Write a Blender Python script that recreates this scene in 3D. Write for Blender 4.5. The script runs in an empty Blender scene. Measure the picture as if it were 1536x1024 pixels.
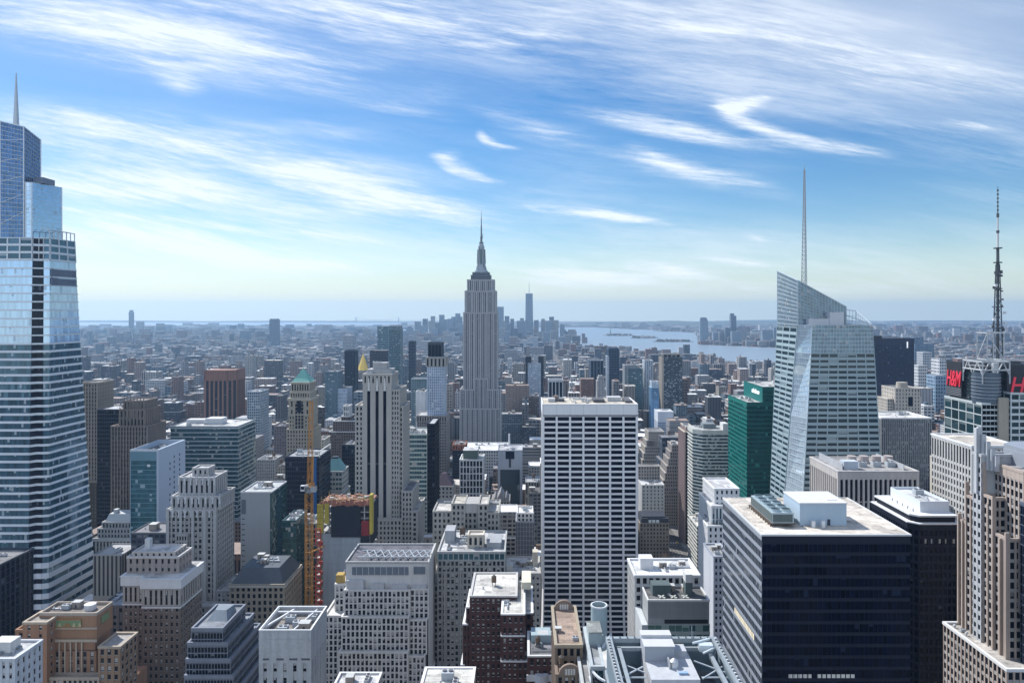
import bpy, math, random
from math import radians, sin, cos, pi, sqrt, floor
random.seed(11)
C = bpy.context.scene
COL = C.collection
# ------------------------------------------------------------------ camera, sky, sun, exposure
# world axes follow the street grid: +Y runs down the avenues, +X to the right, metres; eye at 260 m
F, CX, CY, H = 1065.0, 787.0, 465.0, 260.0
def X(px, Y): return (px - CX) * Y / F
def Z(py, Y): return H - (py - CY) * Y / F
cam = bpy.data.cameras.new('camera'); camo = bpy.data.objects.new('camera', cam); COL.objects.link(camo)
camo.location = (0, 0, H); camo.rotation_euler = (pi / 2, 0, 0)
cam.sensor_fit = 'HORIZONTAL'; cam.sensor_width = 36; cam.lens = F / 1536 * 36
cam.shift_x = -(CX - 768) / 1536; cam.shift_y = -(512 - CY) / 1536
cam.clip_start = 1; cam.clip_end = 200000
C.camera = camo
SUN_EL, SUN_AZ = 46.0, -49.0            # azimuth from +Y towards -X is negative
w = bpy.data.worlds.new('World'); C.world = w; w.use_nodes = True
C.view_settings.view_transform = 'Standard'; C.view_settings.look = 'None'; C.view_settings.gamma = 1
C.view_settings.exposure = 0.54
C.view_settings.use_curve_mapping = False
C.cycles.use_denoising = True
C.cycles.max_bounces = 6; C.cycles.diffuse_bounces = 2; C.cycles.glossy_bounces = 3; C.cycles.volume_bounces = 0
C.cycles.transmission_bounces = 2; C.cycles.transparent_max_bounces = 6

class NT:
    """tiny node helper"""
    def __init__(s, tree): s.t = tree; s.t.nodes.clear()
    def n(s, typ, **kw):
        nd = s.t.nodes.new(typ)
        for k, v in kw.items(): setattr(nd, k, v)
        return nd
    def l(s, a, b): s.t.links.new(a, b)
    def put(s, sock, v):
        if hasattr(v, 'links') or hasattr(v, 'is_linked'): s.l(v, sock)
        else: sock.default_value = v
    def m(s, op, a, b=0.0, c=None, clamp=False):
        nd = s.n('ShaderNodeMath', operation=op, use_clamp=clamp)
        s.put(nd.inputs[0], a); s.put(nd.inputs[1], b)
        if c is not None: s.put(nd.inputs[2], c)
        return nd.outputs[0]
    def vm(s, op, a, b=(0, 0, 0), out=0):
        nd = s.n('ShaderNodeVectorMath', operation=op)
        s.put(nd.inputs[0], a)
        if len(nd.inputs) > 1: s.put(nd.inputs[1], b)
        return nd.outputs[out]
    def mix(s, f, a, b, blend='MIX'):
        nd = s.n('ShaderNodeMix', data_type='RGBA', blend_type=blend)
        s.put(nd.inputs[0], f)
        for i, v in ((6, a), (7, b)):
            if isinstance(v, tuple) and len(v) == 3: v = v + (1,)
            s.put(nd.inputs[i], v)
        return nd.outputs[2]
    def noise(s, vec, scale, detail=3, rough=.55, dim='3D', dist=0.0):
        nd = s.n('ShaderNodeTexNoise', noise_dimensions=dim)
        s.l(vec, nd.inputs['Vector']); nd.inputs['Scale'].default_value = scale
        nd.inputs['Detail'].default_value = detail; nd.inputs['Roughness'].default_value = rough
        nd.inputs['Distortion'].default_value = dist
        return nd
    def xyz(s, x, y, z=0.0):
        nd = s.n('ShaderNodeCombineXYZ')
        for i, v in enumerate((x, y, z)): s.put(nd.inputs[i], v)
        return nd.outputs[0]
    def sep(s, v):
        nd = s.n('ShaderNodeSeparateXYZ'); s.l(v, nd.inputs[0]); return nd.outputs
    def ramp(s, f, lo, hi):
        nd = s.n('ShaderNodeMapRange', clamp=True, interpolation_type='SMOOTHSTEP')
        s.put(nd.inputs[0], f); nd.inputs[1].default_value = lo; nd.inputs[2].default_value = hi
        return nd.outputs[0]

def build_world():
    t = NT(w.node_tree)
    co = t.n('ShaderNodeTexCoord').outputs['Generated']
    dx, dy, dz = t.sep(co)
    zc = t.m('MAXIMUM', dz, 0.012)
    sky = t.n('ShaderNodeTexSky', sky_type='NISHITA', sun_disc=False)
    sky.sun_elevation = radians(SUN_EL); sky.sun_rotation = radians(SUN_AZ)
    sky.air_density = 1.0; sky.dust_density = 0.35; sky.ozone_density = 2.2; sky.altitude = 100
    t.l(t.xyz(dx, dy, zc), sky.inputs[0])
    hs = t.n('ShaderNodeHueSaturation'); hs.inputs['Hue'].default_value = 0.503; hs.inputs['Saturation'].default_value = 1.42
    front = t.ramp(dy, -.25, .25); t.l(t.m('ADD', 1.0, t.m('MULTIPLY', front, -.43)), hs.inputs['Value'])  # sky in view dimmed below the unseen half behind, which supplies fill light
    t.l(sky.outputs[0], hs.inputs['Color'])
    # directional coordinates of the sky vault about the +Y / -Y axis (s across, u up)
    ay = t.m('MAXIMUM', t.m('ABSOLUTE', dy), 0.15)
    s = t.m('DIVIDE', dx, ay); u = t.m('DIVIDE', dz, ay)
    base = t.xyz(s, u, 0)
    wob = t.noise(base, 1.7, 3, .45)
    wv = t.vm('SUBTRACT', wob.outputs['Color'], (.5, .5, .5))
    def sc(v, k):
        nd = t.n('ShaderNodeVectorMath', operation='SCALE'); t.l(v, nd.inputs[0]); nd.inputs['Scale'].default_value = k; return nd.outputs[0]
    lo = t.noise(base, .9, 1, .4); p = t.vm('ADD', t.vm('ADD', base, sc(wv, .03)), sc(t.vm('SUBTRACT', lo.outputs['Color'], (.5, .5, .5)), .16))
    # streak fields: stretched along a direction falling gently to the right
    def streak(ang, kx, ky, off, det, rough, src):
        mp = t.n('ShaderNodeMapping'); mp.inputs['Rotation'].default_value = (0, 0, radians(ang)); mp.inputs['Location'].default_value = off
        t.l(src, mp.inputs[0])
        mp2 = t.n('ShaderNodeMapping'); mp2.inputs['Scale'].default_value = (kx, ky, 1); t.l(mp.outputs[0], mp2.inputs[0])
        return t.noise(mp2.outputs[0], 1.0, det, rough).outputs['Fac']
    f1 = streak(8, 3.4, 26, (3.1, .4, 0), 9, .66, p)
    f2 = streak(11, 10, 120, (1.7, 2.2, 0), 10, .78, p)
    f3 = streak(5, 1.2, 5.5, (7.7, .9, 0), 4, .5, p)
    fibre = t.m('ADD', t.m('MULTIPLY', f1, .62), t.m('MULTIPLY', f2, .38))
    wisps = [  # photo-derived positions turned to directions: cx, cy, half length, half width, slope, weight
        (300, 72, 470, 56, .165, .82), (90, 20, 330, 34, .12, .5), (470, 14, 430, 40, .10, .5), (150, 190, 330, 44, .10, .6), (330, 232, 420, 40, .12, .52),
        (130, 262, 300, 40, .10, .55), (250, 292, 430, 26, .11, .5), (150, 330, 260, 26, .07, .5), (270, 375, 330, 28, .10, 1.1), (190, 410, 230, 15, .05, .95), (420, 398, 160, 12, .04, .7), (330, 340, 330, 16, .08, .6),
        (560, 290, 250, 26, .20, .62), (640, 322, 200, 16, .12, .4), (664, 231, 32, 11, -.12, .55), (664, 242, 30, 10, .7, .5), (692, 253, 52, 12, .42, .75), (730, 267, 40, 6, .28, .6), (719, 202, 15, 8, 1.2, .4), (730, 211, 28, 8, .45, .5), (755, 218, 30, 4, .15, .5), (800, 190, 120, 22, .32, .42),
        (1010, 192, 190, 17, .17, .95), (1092, 164, 40, 20, .8, .55), (1106, 156, 56, 15, -.2, .5), (1142, 143, 70, 8, -.3, .25), (1124, 180, 62, 18, .5, .62), (1170, 198, 90, 12, .30, .8), (1250, 214, 110, 12, .16, .5), (1040, 258, 170, 22, .22, .62), (980, 236, 60, 14, .4, .5),
        (880, 321, 150, 8, .14, .95), (940, 328, 90, 9, .22, .6), (760, 60, 380, 40, .10, .26), (1180, 60, 420, 30, .14, .3), (1380, 118, 330, 26, .12, .3),
        (930, 418, 230, 18, .07, 1.0), (1010, 410, 100, 12, .16, .85), (880, 412, 100, 9, .15, .7), (1180, 438, 260, 14, .03, .6), (1115, 396, 95, 7, .09, .6), (1330, 432, 230, 14, .04, .5), (440, 455, 200, 12, .0, .4),
        (610, 165, 110, 9, .16, .45), (1465, 185, 80, 10, .1, .4), (275, 125, 50, 16, .3, .7), (1380, 190, 110, 10, .14, .35), (1130, 358, 30, 8, .3, .3),
        (160, 442, 200, 10, .03, .4), (1260, 225, 160, 10, .18, .3), (870, 262, 90, 8, .15, .22), (500, 200, 160, 14, .12, .3)]
    q = t.vm('ADD', base, sc(wv, .035))
    acc = None
    for (px, py, L, W, sl, wt) in wisps:
        mp = t.n('ShaderNodeMapping', vector_type='TEXTURE')
        mp.inputs['Location'].default_value = ((px - CX) / F, (CY - py) / F, 0)
        mp.inputs['Rotation'].default_value = (0, 0, -math.atan(sl)); mp.inputs['Scale'].default_value = (L / F, W / F * 1.25, 1)
        t.l(q, mp.inputs[0])
        g = t.n('ShaderNodeTexGradient', gradient_type='SPHERICAL'); t.l(mp.outputs[0], g.inputs[0])
        v = t.m('MULTIPLY', g.outputs['Fac'], wt)
        acc = v if acc is None else t.m('ADD', acc, v)
    soft = None
    for (px, py, L, W, sl, wt) in [(1330, 30, 620, 130, .10, .95), (1100, 5, 600, 70, .05, .6), (1480, 110, 330, 80, .12, .5), (860, 20, 500, 60, .05, .4), (300, 60, 520, 90, .12, .35), (200, 230, 520, 110, .10, .2), (700, 445, 1500, 30, 0, .2)]:
        mp = t.n('ShaderNodeMapping', vector_type='TEXTURE')
        mp.inputs['Location'].default_value = ((px - CX) / F, (CY - py) / F, 0)
        mp.inputs['Rotation'].default_value = (0, 0, -math.atan(sl)); mp.inputs['Scale'].default_value = (L / F, W / F * 1.3, 1)
        t.l(q, mp.inputs[0])
        g = t.n('ShaderNodeTexGradient', gradient_type='SPHERICAL'); t.l(mp.outputs[0], g.inputs[0])
        v = t.m('MULTIPLY', t.m('POWER', g.outputs['Fac'], .75), wt); soft = v if soft is None else t.m('MAXIMUM', soft, v)
    soft = t.m('MULTIPLY', soft, t.m('ADD', .55, t.m('MULTIPLY', f3, .6)))
    acc = t.m('MINIMUM', acc, 1.15)
    ero = t.m('MULTIPLY', t.m('SUBTRACT', fibre, .5), t.m('ADD', .9, t.m('MULTIPLY', t.ramp(acc, 0, .35), 2.7)))
    dens = t.ramp(t.m('ADD', t.m('MULTIPLY', acc, 1.0), ero), .02, 1.25)
    dens = t.m('MULTIPLY', dens, t.m('ADD', .5, t.m('MULTIPLY', t.ramp(f2, .25, .75), .7)))
    dens = t.m('ADD', t.m('MULTIPLY', dens, .72), t.m('MULTIPLY', t.m('MULTIPLY', acc, t.ramp(f1, .25, .75)), .42))
    veil = t.m('MULTIPLY', t.ramp(f3, .36, .70), t.ramp(fibre, .34, .66))
    cl = t.m('ADD', t.m('ADD', dens, t.m('MULTIPLY', veil, .48)), t.m('MULTIPLY', soft, .62))
    cl = t.m('MULTIPLY', cl, t.ramp(dz, .0, .06), clamp=True)
    cl = t.m('MAXIMUM', t.m('MINIMUM', cl, .93), t.m('MULTIPLY', t.m('SUBTRACT', 1.0, front), t.m('ADD', .12, t.m('MULTIPLY', f3, .62))), clamp=True)  # cloud veil added behind the viewpoint, unseen, to brighten shaded fronts
    hor = t.m('POWER', t.m('SUBTRACT', 1.0, t.ramp(dz, -.02, .155)), 2.0)
    skyc = t.mix(t.m('MULTIPLY', hor, .62), hs.outputs[0], (3.35, 4.0, 4.05))
    out = t.mix(cl, skyc, t.mix(front, (6.3, 6.4, 6.5), (4.5, 4.85, 5.25)))  # clouds behind the viewpoint made brighter than those ahead, for fill
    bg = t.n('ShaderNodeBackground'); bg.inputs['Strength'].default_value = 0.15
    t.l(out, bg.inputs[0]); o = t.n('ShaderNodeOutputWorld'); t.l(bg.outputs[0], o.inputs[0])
    w.cycles.sampling_method = 'MANUAL'; w.cycles.sample_map_resolution = 512
build_world()
sd = bpy.data.lights.new('sun', 'SUN'); sd.energy = 4.5; sd.angle = radians(.5); sd.color = (1, .975, .94)
so = bpy.data.objects.new('sun', sd); COL.objects.link(so); so.location = (-400, 300, 900)
from mathutils import Vector
_e, _a = radians(SUN_EL), radians(SUN_AZ)
so.rotation_euler = Vector((sin(_a) * cos(_e), cos(_a) * cos(_e), sin(_e))).to_track_quat('Z', 'Y').to_euler()

# ------------------------------------------------------------------ materials (procedural)
MATS = {}
def newmat(key):
    m = bpy.data.materials.new(key); m.use_nodes = True; t = NT(m.node_tree)
    p = t.n('ShaderNodeBsdfPrincipled'); o = t.n('ShaderNodeOutputMaterial'); t.l(p.outputs[0], o.inputs[0])
    MATS[key] = m
    return m, t, p
def wallm(col, rough=.85, amp=.30, metal=0.0, key=None):
    """masonry, concrete, metal or paint: broad weather stains, fine grain, vertical rain streaks"""
    if abs(col[0] - col[2]) < .25 and metal == 0: col = (col[0] * .865, col[1] * .875, col[2] * .89)
    key = key or 'wall_%02x%02x%02x_%d%d' % (int(col[0] * 255), int(col[1] * 255), int(col[2] * 255), int(rough * 10), int(metal * 10))
    if key in MATS: return MATS[key]
    m, t, p = newmat(key)
    pos = t.n('ShaderNodeNewGeometry').outputs['Position']
    n1 = t.noise(pos, .045, 4, .6).outputs['Fac']
    mp = t.n('ShaderNodeMapping'); mp.inputs['Scale'].default_value = (.55, .55, .035); t.l(pos, mp.inputs[0])
    n2 = t.noise(mp.outputs[0], 1.0, 3, .6).outputs['Fac']
    n3 = t.noise(pos, 1.3, 2, .6).outputs['Fac']
    v = t.m('ADD', t.m('MULTIPLY', t.m('SUBTRACT', n1, .5), amp * 1.5), t.m('MULTIPLY', t.m('SUBTRACT', n2, .5), amp * 1.4))
    v = t.m('ADD', v, t.m('MULTIPLY', t.m('SUBTRACT', n3, .5), amp * .8))
    v = t.m('ADD', v, 1.0)
    c = t.vm('MULTIPLY', t.xyz(v, v, v), col)
    t.l(c, p.inputs['Base Color']); p.inputs['Roughness'].default_value = rough; p.inputs['Metallic'].default_value = metal
    p.inputs['Specular IOR Level'].default_value = .3
    return m
def glassm(key, col, metal=0.0, rough=.06, blind=.18, bcol=(.35, .36, .36), tilt=.012, vary=.5, spec=.5, mull=0.0):
    """window wall, UV in bays and floors: each pane differs a little in tone, tilt and blinds"""
    key = 'glass_' + key
    if key in MATS: return MATS[key]
    m, t, p = newmat(key)
    uv = t.n('ShaderNodeTexCoord').outputs['UV']
    cell = t.vm('FLOOR', uv)
    wn = t.n('ShaderNodeTexWhiteNoise', noise_dimensions='2D'); t.l(cell, wn.inputs['Vector'])
    r = wn.outputs['Value']; rc = wn.outputs['Color']
    fx, fy, _ = t.sep(t.vm('FRACTION', uv))
    r1, r2, r3 = t.sep(rc)
    drop = t.m('GREATER_THAN', fy, t.m('SUBTRACT', 1.0, t.m('MULTIPLY', r2, .85)))
    isb = t.m('MULTIPLY', t.m('LESS_THAN', r, blind), drop)
    k = t.m('ADD', 1.0 - vary * .5, t.m('MULTIPLY', r3, vary))
    c0 = t.vm('MULTIPLY', t.xyz(k, k, k), col)
    c = t.mix(isb, c0, bcol)
    if mull:
        e = t.m('LESS_THAN', t.m('ABSOLUTE', t.m('SUBTRACT', fx, .5)), .5 - mull)
        c = t.mix(t.m('SUBTRACT', 1.0, e), c, tuple(min(1, x * 2.2 + .05) for x in col))
    t.l(c, p.inputs['Base Color'])
    p.inputs['Metallic'].default_value = metal
    t.l(t.m('ADD', rough, t.m('MULTIPLY', isb, .3)), p.inputs['Roughness'])
    p.inputs['Specular IOR Level'].default_value = spec
    nn = t.n('ShaderNodeNewGeometry').outputs['Normal']
    d = t.vm('MULTIPLY', t.vm('SUBTRACT', rc, (.5, .5, .5)), (tilt, tilt, tilt))
    t.l(t.vm('NORMALIZE', t.vm('ADD', nn, d)), p.inputs['Normal'])
    return m
def citym(key, bay, fl, wx, wz, gcol=(.008, .014, .026), grough=.25, lit=.14):
    """far facade: wall colour from the 'tint' attribute, openings from UV in metres"""
    m, t, p = newmat(key)
    uv = t.n('ShaderNodeTexCoord').outputs['UV']
    tint = t.n('ShaderNodeAttribute', attribute_name='tint').outputs['Color']
    q = t.vm('DIVIDE', uv, (bay, fl, 1)); cell = t.vm('FLOOR', q); fx, fy, _ = t.sep(t.vm('FRACTION', q))
    inx = t.m('LESS_THAN', t.m('ABSOLUTE', t.m('SUBTRACT', fx, .5)), wx * .5)
    iny = t.m('LESS_THAN', t.m('ABSOLUTE', t.m('SUBTRACT', fy, .5)), wz * .5)
    win = t.m('MULTIPLY', inx, iny)
    wn = t.n('ShaderNodeTexWhiteNoise', noise_dimensions='2D'); t.l(cell, wn.inputs['Vector'])
    r1, r2, r3 = t.sep(wn.outputs['Color'])
    g = t.mix(t.m('LESS_THAN', r1, lit), gcol, (.15, .16, .17))
    pos = t.n('ShaderNodeNewGeometry').outputs['Position']
    v = t.m('ADD', .72, t.m('MULTIPLY', t.noise(pos, .06, 4, .65).outputs['Fac'], .55))
    wc = t.vm('MULTIPLY', tint, t.xyz(v, v, v))
    t.l(t.mix(win, wc, g), p.inputs['Base Color'])
    t.l(t.m('SUBTRACT', .85, t.m('MULTIPLY', win, .85 - grough)), p.inputs['Roughness'])
    return m
def roofm(key='roof_tint'):
    if key in MATS: return MATS[key]
    m, t, p = newmat(key)
    tint = t.n('ShaderNodeAttribute', attribute_name='tint').outputs['Color']
    pos = t.n('ShaderNodeNewGeometry').outputs['Position']
    a = t.noise(pos, .11, 5, .7).outputs['Fac']
    b = t.n('ShaderNodeTexVoronoi'); b.inputs['Scale'].default_value = .13; t.l(pos, b.inputs['Vector'])
    v = t.m('ADD', .45, t.m('ADD', t.m('MULTIPLY', a, .75), t.m('MULTIPLY', b.outputs['Color'], .3)))
    t.l(t.vm('MULTIPLY', tint, t.xyz(v, v, v)), p.inputs['Base Color']); p.inputs['Roughness'].default_value = .9
    return m
def flatroof(col):
    key = 'roof_%02x%02x%02x' % tuple(int(c * 255) for c in col)
    if key in MATS: return MATS[key]
    m, t, p = newmat(key)
    pos = t.n('ShaderNodeNewGeometry').outputs['Position']
    a = t.noise(pos, .16, 5, .7).outputs['Fac']; b = t.noise(pos, .9, 3, .6).outputs['Fac']
    br = t.n('ShaderNodeTexBrick'); br.inputs['Scale'].default_value = .15; br.inputs['Mortar Size'].default_value = .010
    br.inputs['Color1'].default_value = (1, 1, 1, 1); br.inputs['Color2'].default_value = (.74, .74, .74, 1); br.inputs['Mortar'].default_value = (.5, .5, .5, 1)
    t.l(pos, br.inputs['Vector'])
    vo = t.n('ShaderNodeTexVoronoi', distance='CHEBYCHEV'); vo.inputs['Scale'].default_value = .11; t.l(pos, vo.inputs['Vector'])
    pt = t.m('ADD', .64, t.m('MULTIPLY', t.sep(vo.outputs['Color'])[0], .46))
    st = t.m('SUBTRACT', 1.0, t.m('MULTIPLY', t.ramp(t.noise(pos, .22, 4, .6).outputs['Fac'],    .54, .70), .5))
    v = t.m('MULTIPLY', t.m('MULTIPLY', t.m('ADD', .52, t.m('ADD', t.m('MULTIPLY', a, .7), t.m('MULTIPLY', b, .35))), pt), st)
    t.l(t.vm('MULTIPLY', t.vm('MULTIPLY', t.xyz(v, v, v), br.outputs['Color']), col), p.inputs['Base Color']); p.inputs['Roughness'].default_value = .88
    return m
def paint(key, col, rough=.5, metal=0.0, emit=0.0):
    key = 'paint_' + key
    if key in MATS: return MATS[key]
    m, t, p = newmat(key)
    p.inputs['Base Color'].default_value = (*col, 1); p.inputs['Roughness'].default_value = rough; p.inputs['Metallic'].default_value = metal
    if emit: p.inputs['Emission Color'].default_value = (*col, 1); p.inputs['Emission Strength'].default_value = emit
    return m

# ------------------------------------------------------------------ mesh builder
SPLIT = set('penthouse lit_window sign_board plant_house plant_roof air_plant vent_hood finial water_tank skylight slot_window cooling_drum pinnacle column lit_room bay buttress yellow_panel dark_netting faience_panel faience_border griffin_relief chimney pier hoist_cage antenna_dish arched_gable roof_pad deck stripe_window mast_window plant_deck tie roof_rail louvre cooling_louvre penthouse_roof party_wall roof_edge steel_deck stacked_material'.split())
class M:
    def __init__(s): s.v = []; s.f = []; s.uv = []; s.mi = []; s.tint = []; s.cur = 0; s.ct = None; s.un = []; s.k = 0; s.hold = False
    def face(s, pts, uv=None):
        b = len(s.v); s.v.extend(pts); s.f.append(tuple(range(b, b + len(pts)))); s.mi.append(s.cur)
        s.uv.append(uv or [(0, 0)] * len(pts)); s.tint.append(s.ct); s.un.append(s.k)
    def new(s):
        if not s.hold: s.k += 1
    def split(s):
        out = []
        for u in sorted(set(s.un)):
            m = M()
            for f, uv, mi, t, q in zip(s.f, s.uv, s.mi, s.tint, s.un):
                if q == u: m.cur, m.ct = mi, t; m.face([s.v[i] for i in f], uv)
            out.append(m)
        return out
    def box(s, x0, x1, y0, y1, z0, z1, bottom=False):
        s.new(); a = [(x0, y0, z0), (x1, y0, z0), (x1, y1, z0), (x0, y1, z0), (x0, y0, z1), (x1, y0, z1), (x1, y1, z1), (x0, y1, z1)]
        fs = [(0, 1, 5, 4), (1, 2, 6, 5), (2, 3, 7, 6), (3, 0, 4, 7), (4, 5, 6, 7)]
        if bottom: fs.append((3, 2, 1, 0))
        for f in fs: s.face([a[i] for i in f])
    def prism(s, poly, z0, z1, poly2=None, cap=True, bottom=False):
        s.new(); p2 = poly2 or poly; n = len(poly)
        za = z1 if hasattr(z1, '__len__') else [z1] * n
        for i in range(n):
            j = (i + 1) % n
            s.face([(*poly[i], z0), (*poly[j], z0), (*p2[j], za[j]), (*p2[i], za[i])])
        if cap: s.face([(*p2[i], za[i]) for i in range(n)])
        if bottom: s.face([(*poly[i], z0) for i in reversed(range(n))])
    def cyl(s, x, y, z0, z1, r0, r1=None, n=16, cap=True, bottom=False):
        r1 = r0 if r1 is None else r1
        a = [(x + r0 * cos(2 * pi * k / n), y + r0 * sin(2 * pi * k / n)) for k in range(n)]
        b = [(x + r1 * cos(2 * pi * k / n), y + r1 * sin(2 * pi * k / n)) for k in range(n)]
        s.prism(a, z0, z1, b, cap and r1 > .01, bottom)
    def bar(s, p, q, r, n=4):
        s.new(); p, q = Vector(p), Vector(q); d = (q - p)
        if d.length < 1e-6: return
        d.normalize(); u = d.orthogonal().normalized(); v = d.cross(u)
        if n == 4 and abs(d.z) < .999:
            u = d.cross(Vector((0, 0, 1))).normalized(); v = u.cross(d)
        ring = [(u * cos(2 * pi * (k + .5) / n) + v * sin(2 * pi * (k + .5) / n)) * r * (1.41 if n == 4 else 1) for k in range(n)]
        A = [tuple(p + x) for x in ring]; B = [tuple(q + x) for x in ring]
        for k in range(n):
            j = (k + 1) % n; s.face([A[k], A[j], B[j], B[k]])
        s.face(list(reversed(A))); s.face(B)
    def slab(s, A, B, Cc, D, n, u0, u1, v0, v1, d, uvs=None):
        def P(u, v):
            a, b, c, e = (1 - u) * (1 - v), u * (1 - v), u * v, (1 - u) * v
            return tuple(A[i] * a + B[i] * b + Cc[i] * c + D[i] * e for i in range(3))
        i4 = [P(u0, v0), P(u1, v0), P(u1, v1), P(u0, v1)]
        o4 = [tuple(p[i] + n[i] * d for i in range(3)) for p in i4]
        s.face(o4)
        for k in range(4):
            j = (k + 1) % 4; s.face([i4[k], i4[j], o4[j], o4[k]])
    def mesh(s, name, mats, off=(0, 0, 0)):
        me = bpy.data.meshes.new(name)
        ox, oy, oz = off
        me.from_pydata([(a - ox, b - oy, c - oz) for a, b, c in s.v], [], s.f)
        for m in (mats if isinstance(mats, (list, tuple)) else [mats]): me.materials.append(m)
        if s.cur or any(s.mi): me.polygons.foreach_set('material_index', s.mi)
        ul = me.uv_layers.new(name='UVMap')
        ul.data.foreach_set('uv', [x for f in s.uv for p in f for x in p])
        if any(t is not None for t in s.tint):
            at = me.color_attributes.new('tint', 'FLOAT_COLOR', 'CORNER')
            at.data.foreach_set('color', [x for f, t in zip(s.f, s.tint) for _ in f for x in (*(t or (.3, .3, .3)), 1.0)])
        me.update()
        return me
def put(name, me, parent=None, loc=(0, 0, 0), rz=0, scale=None):
    o = bpy.data.objects.new(name, me); COL.objects.link(o); o.location = loc; o.rotation_euler = (0, 0, rz)
    if scale: o.scale = scale
    if parent is not None: o.parent = parent
    return o
def tag(o, label=None, cat=None, group=None, kind=None):
    if label: o['label'] = label
    if cat: o['category'] = cat
    if group: o['group'] = group
    if kind: o['kind'] = kind
    return o
def single(name, m, mats, label=None, cat=None, group=None, kind=None, off=(0, 0, 0)):
    o = put(name, m.mesh(name, mats, off), None, off); return tag(o, label, cat, group, kind)

# shared rooftop and window meshes -----------------------------------------------------------
def _roof_props():
    d = {}
    m = M(); m.box(-2, 2, -1.5, 1.5, .5, 2.4); m.box(-1.9, 1.9, -1.4, 1.4, 0, .5)
    for k in (-1, 1): m.cur = 1; m.cyl(k, 0, 2.4, 2.75, .75, n=10)
    d['air_unit'] = m.mesh('air_unit', [wallm((.42, .45, .47), .6), wallm((.12, .12, .13), .6)])
    m = M()
    for a in (-1.1, 1.1):
        for b in (-1.1, 1.1): m.box(a - .15, a + .15, b - .15, b + .15, 0, 3)
    m.box(-1.7, 1.7, -1.7, 1.7, 2.8, 3.05, True); m.cyl(0, 0, 3.05, 6.6, 1.75, n=14); m.cur = 1; m.cyl(0, 0, 6.6, 8.0, 1.9, .05, n=14)
    d['water_tank'] = m.mesh('water_tank', [wallm((.16, .11, .075), .9), wallm((.10, .085, .075), .9)])
    m = M(); m.box(-2.4, 2.4, -2, 2, 0, 3.4); m.cur = 1; m.box(-2.6, 2.6, -2.2, 2.2, 3.4, 3.65); m.cur = 2; m.box(-.5, .5, -2.06, -1.9, 0, 2.1)
    d['stair_head'] = m.mesh('stair_head', [wallm((.32, .28, .24)), wallm((.5, .5, .48)), wallm((.07, .07, .08))])
    m = M(); m.bar((-5, 0, .7), (5, 0, .7), .5); m.bar((3, 0, .7), (3, 3.4, .7), .42)
    for k in (-4, 0, 4): m.box(k - .1, k + .1, -.4, .4, 0, .3)
    m.cyl(-4, 0, 1.2, 2.2, .5, n=8); m.cyl(0, 0, 1.2, 1.9, .4, n=8)
    d['duct'] = m.mesh('duct', wallm((.5, .52, .54), .45, metal=.4))
    m = M(); m.cyl(0, 0, 0, 1.1, .35, n=8); m.cyl(0, 0, 1.1, 1.5, .6, .3, n=8)
    d['vent'] = m.mesh('vent', wallm((.45, .46, .47), .5))
    m = M()
    for k in range(3): m.bar((-4.5, k * .5, .35), (4.5, k * .5, .35), .12, 6)
    m.bar((4.5, 0, .35), (4.5, -3, .35), .12, 6); m.bar((-4.5, 1, .35), (-4.5, 3.5, .35), .12, 6)
    d['pipe_run'] = m.mesh('pipe_run', wallm((.30, .30, .30), .5, metal=.3))
    m = M()
    for a, b_ in ((-3, 3), ):
        for k in range(5): m.bar((-3 + k * 1.5, 0, 0), (-3 + k * 1.5, 0, 1.1), .05, 4); m.bar((3, k * .9, 0), (3, k * .9, 1.1), .05, 4)
        for z in (.6, 1.1): m.bar((-3, 0, z), (3, 0, z), .05, 4); m.bar((3, 0, z), (3, 3.6, z), .05, 4)
    d['guard_rail'] = m.mesh('guard_rail', wallm((.35, .35, .34), .5))
    m = M()
    for k in range(3): m.cur = 0; m.box(k * 2.4 - 3.5, k * 2.4 - 1.5, -1, 1, .3, 1.7); m.cur = 1; m.cyl(k * 2.4 - 2.5, 0, 1.7, 1.95, .8, n=12)
    d['fan_bank'] = m.mesh('fan_bank', [wallm((.50, .51, .52), .5, metal=.2), wallm((.06, .06, .07), .6)])
    m = M(); m.box(-1.3, 1.3, -1.3, 1.3, 0, .7); m.cur = 1; m.box(-1.1, 1.1, -1.1, 1.1, .7, .85)
    d['roof_hatch'] = m.mesh('roof_hatch', [wallm((.30, .29, .27)), wallm((.20, .26, .30), .3)])
    return d
PROPS = _roof_props()
WINMESH = {}
def window_meshes(wd, ht, key):
    """four kinds of sash window in an opening wd x ht, facing -Y, base centre at origin"""
    k = (round(wd, 2), round(ht, 2), key)
    if k in WINMESH: return WINMESH[k]
    out = []
    for b in range(4):
        m = M(); m.box(-wd / 2, wd / 2, -.06, 0, 0, ht)
        m.cur = 1
        if b == 1: m.box(-wd / 2 + .06, wd / 2 - .06, -.09, -.07, ht * .5, ht)
        if b == 2: m.box(-wd / 2 + .06, wd / 2 - .06, -.09, -.07, ht * .18, ht)
        if b == 3: m.box(-wd / 2 + .06, wd * .1, -.09, -.07, ht * .62, ht)
        m.cur = 2; m.box(-wd / 2, wd / 2, -.13, -.06, -.10, .06, True); m.box(-wd / 2, wd / 2, -.11, -.06, ht * .48, ht * .53, True)
        m.cur = 1; m.box(-wd / 2 - .1, wd / 2 + .1, -.34, 0, -.16, 0, True)
        out.append(m.mesh('window', [glassm('pane', (.004, .007, .014), blind=0, vary=0, tilt=.0, spec=.25), wallm((.46, .45, .43), .8), wallm((.10, .10, .105), .6)]))
    WINMESH[k] = out
    return out

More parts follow.
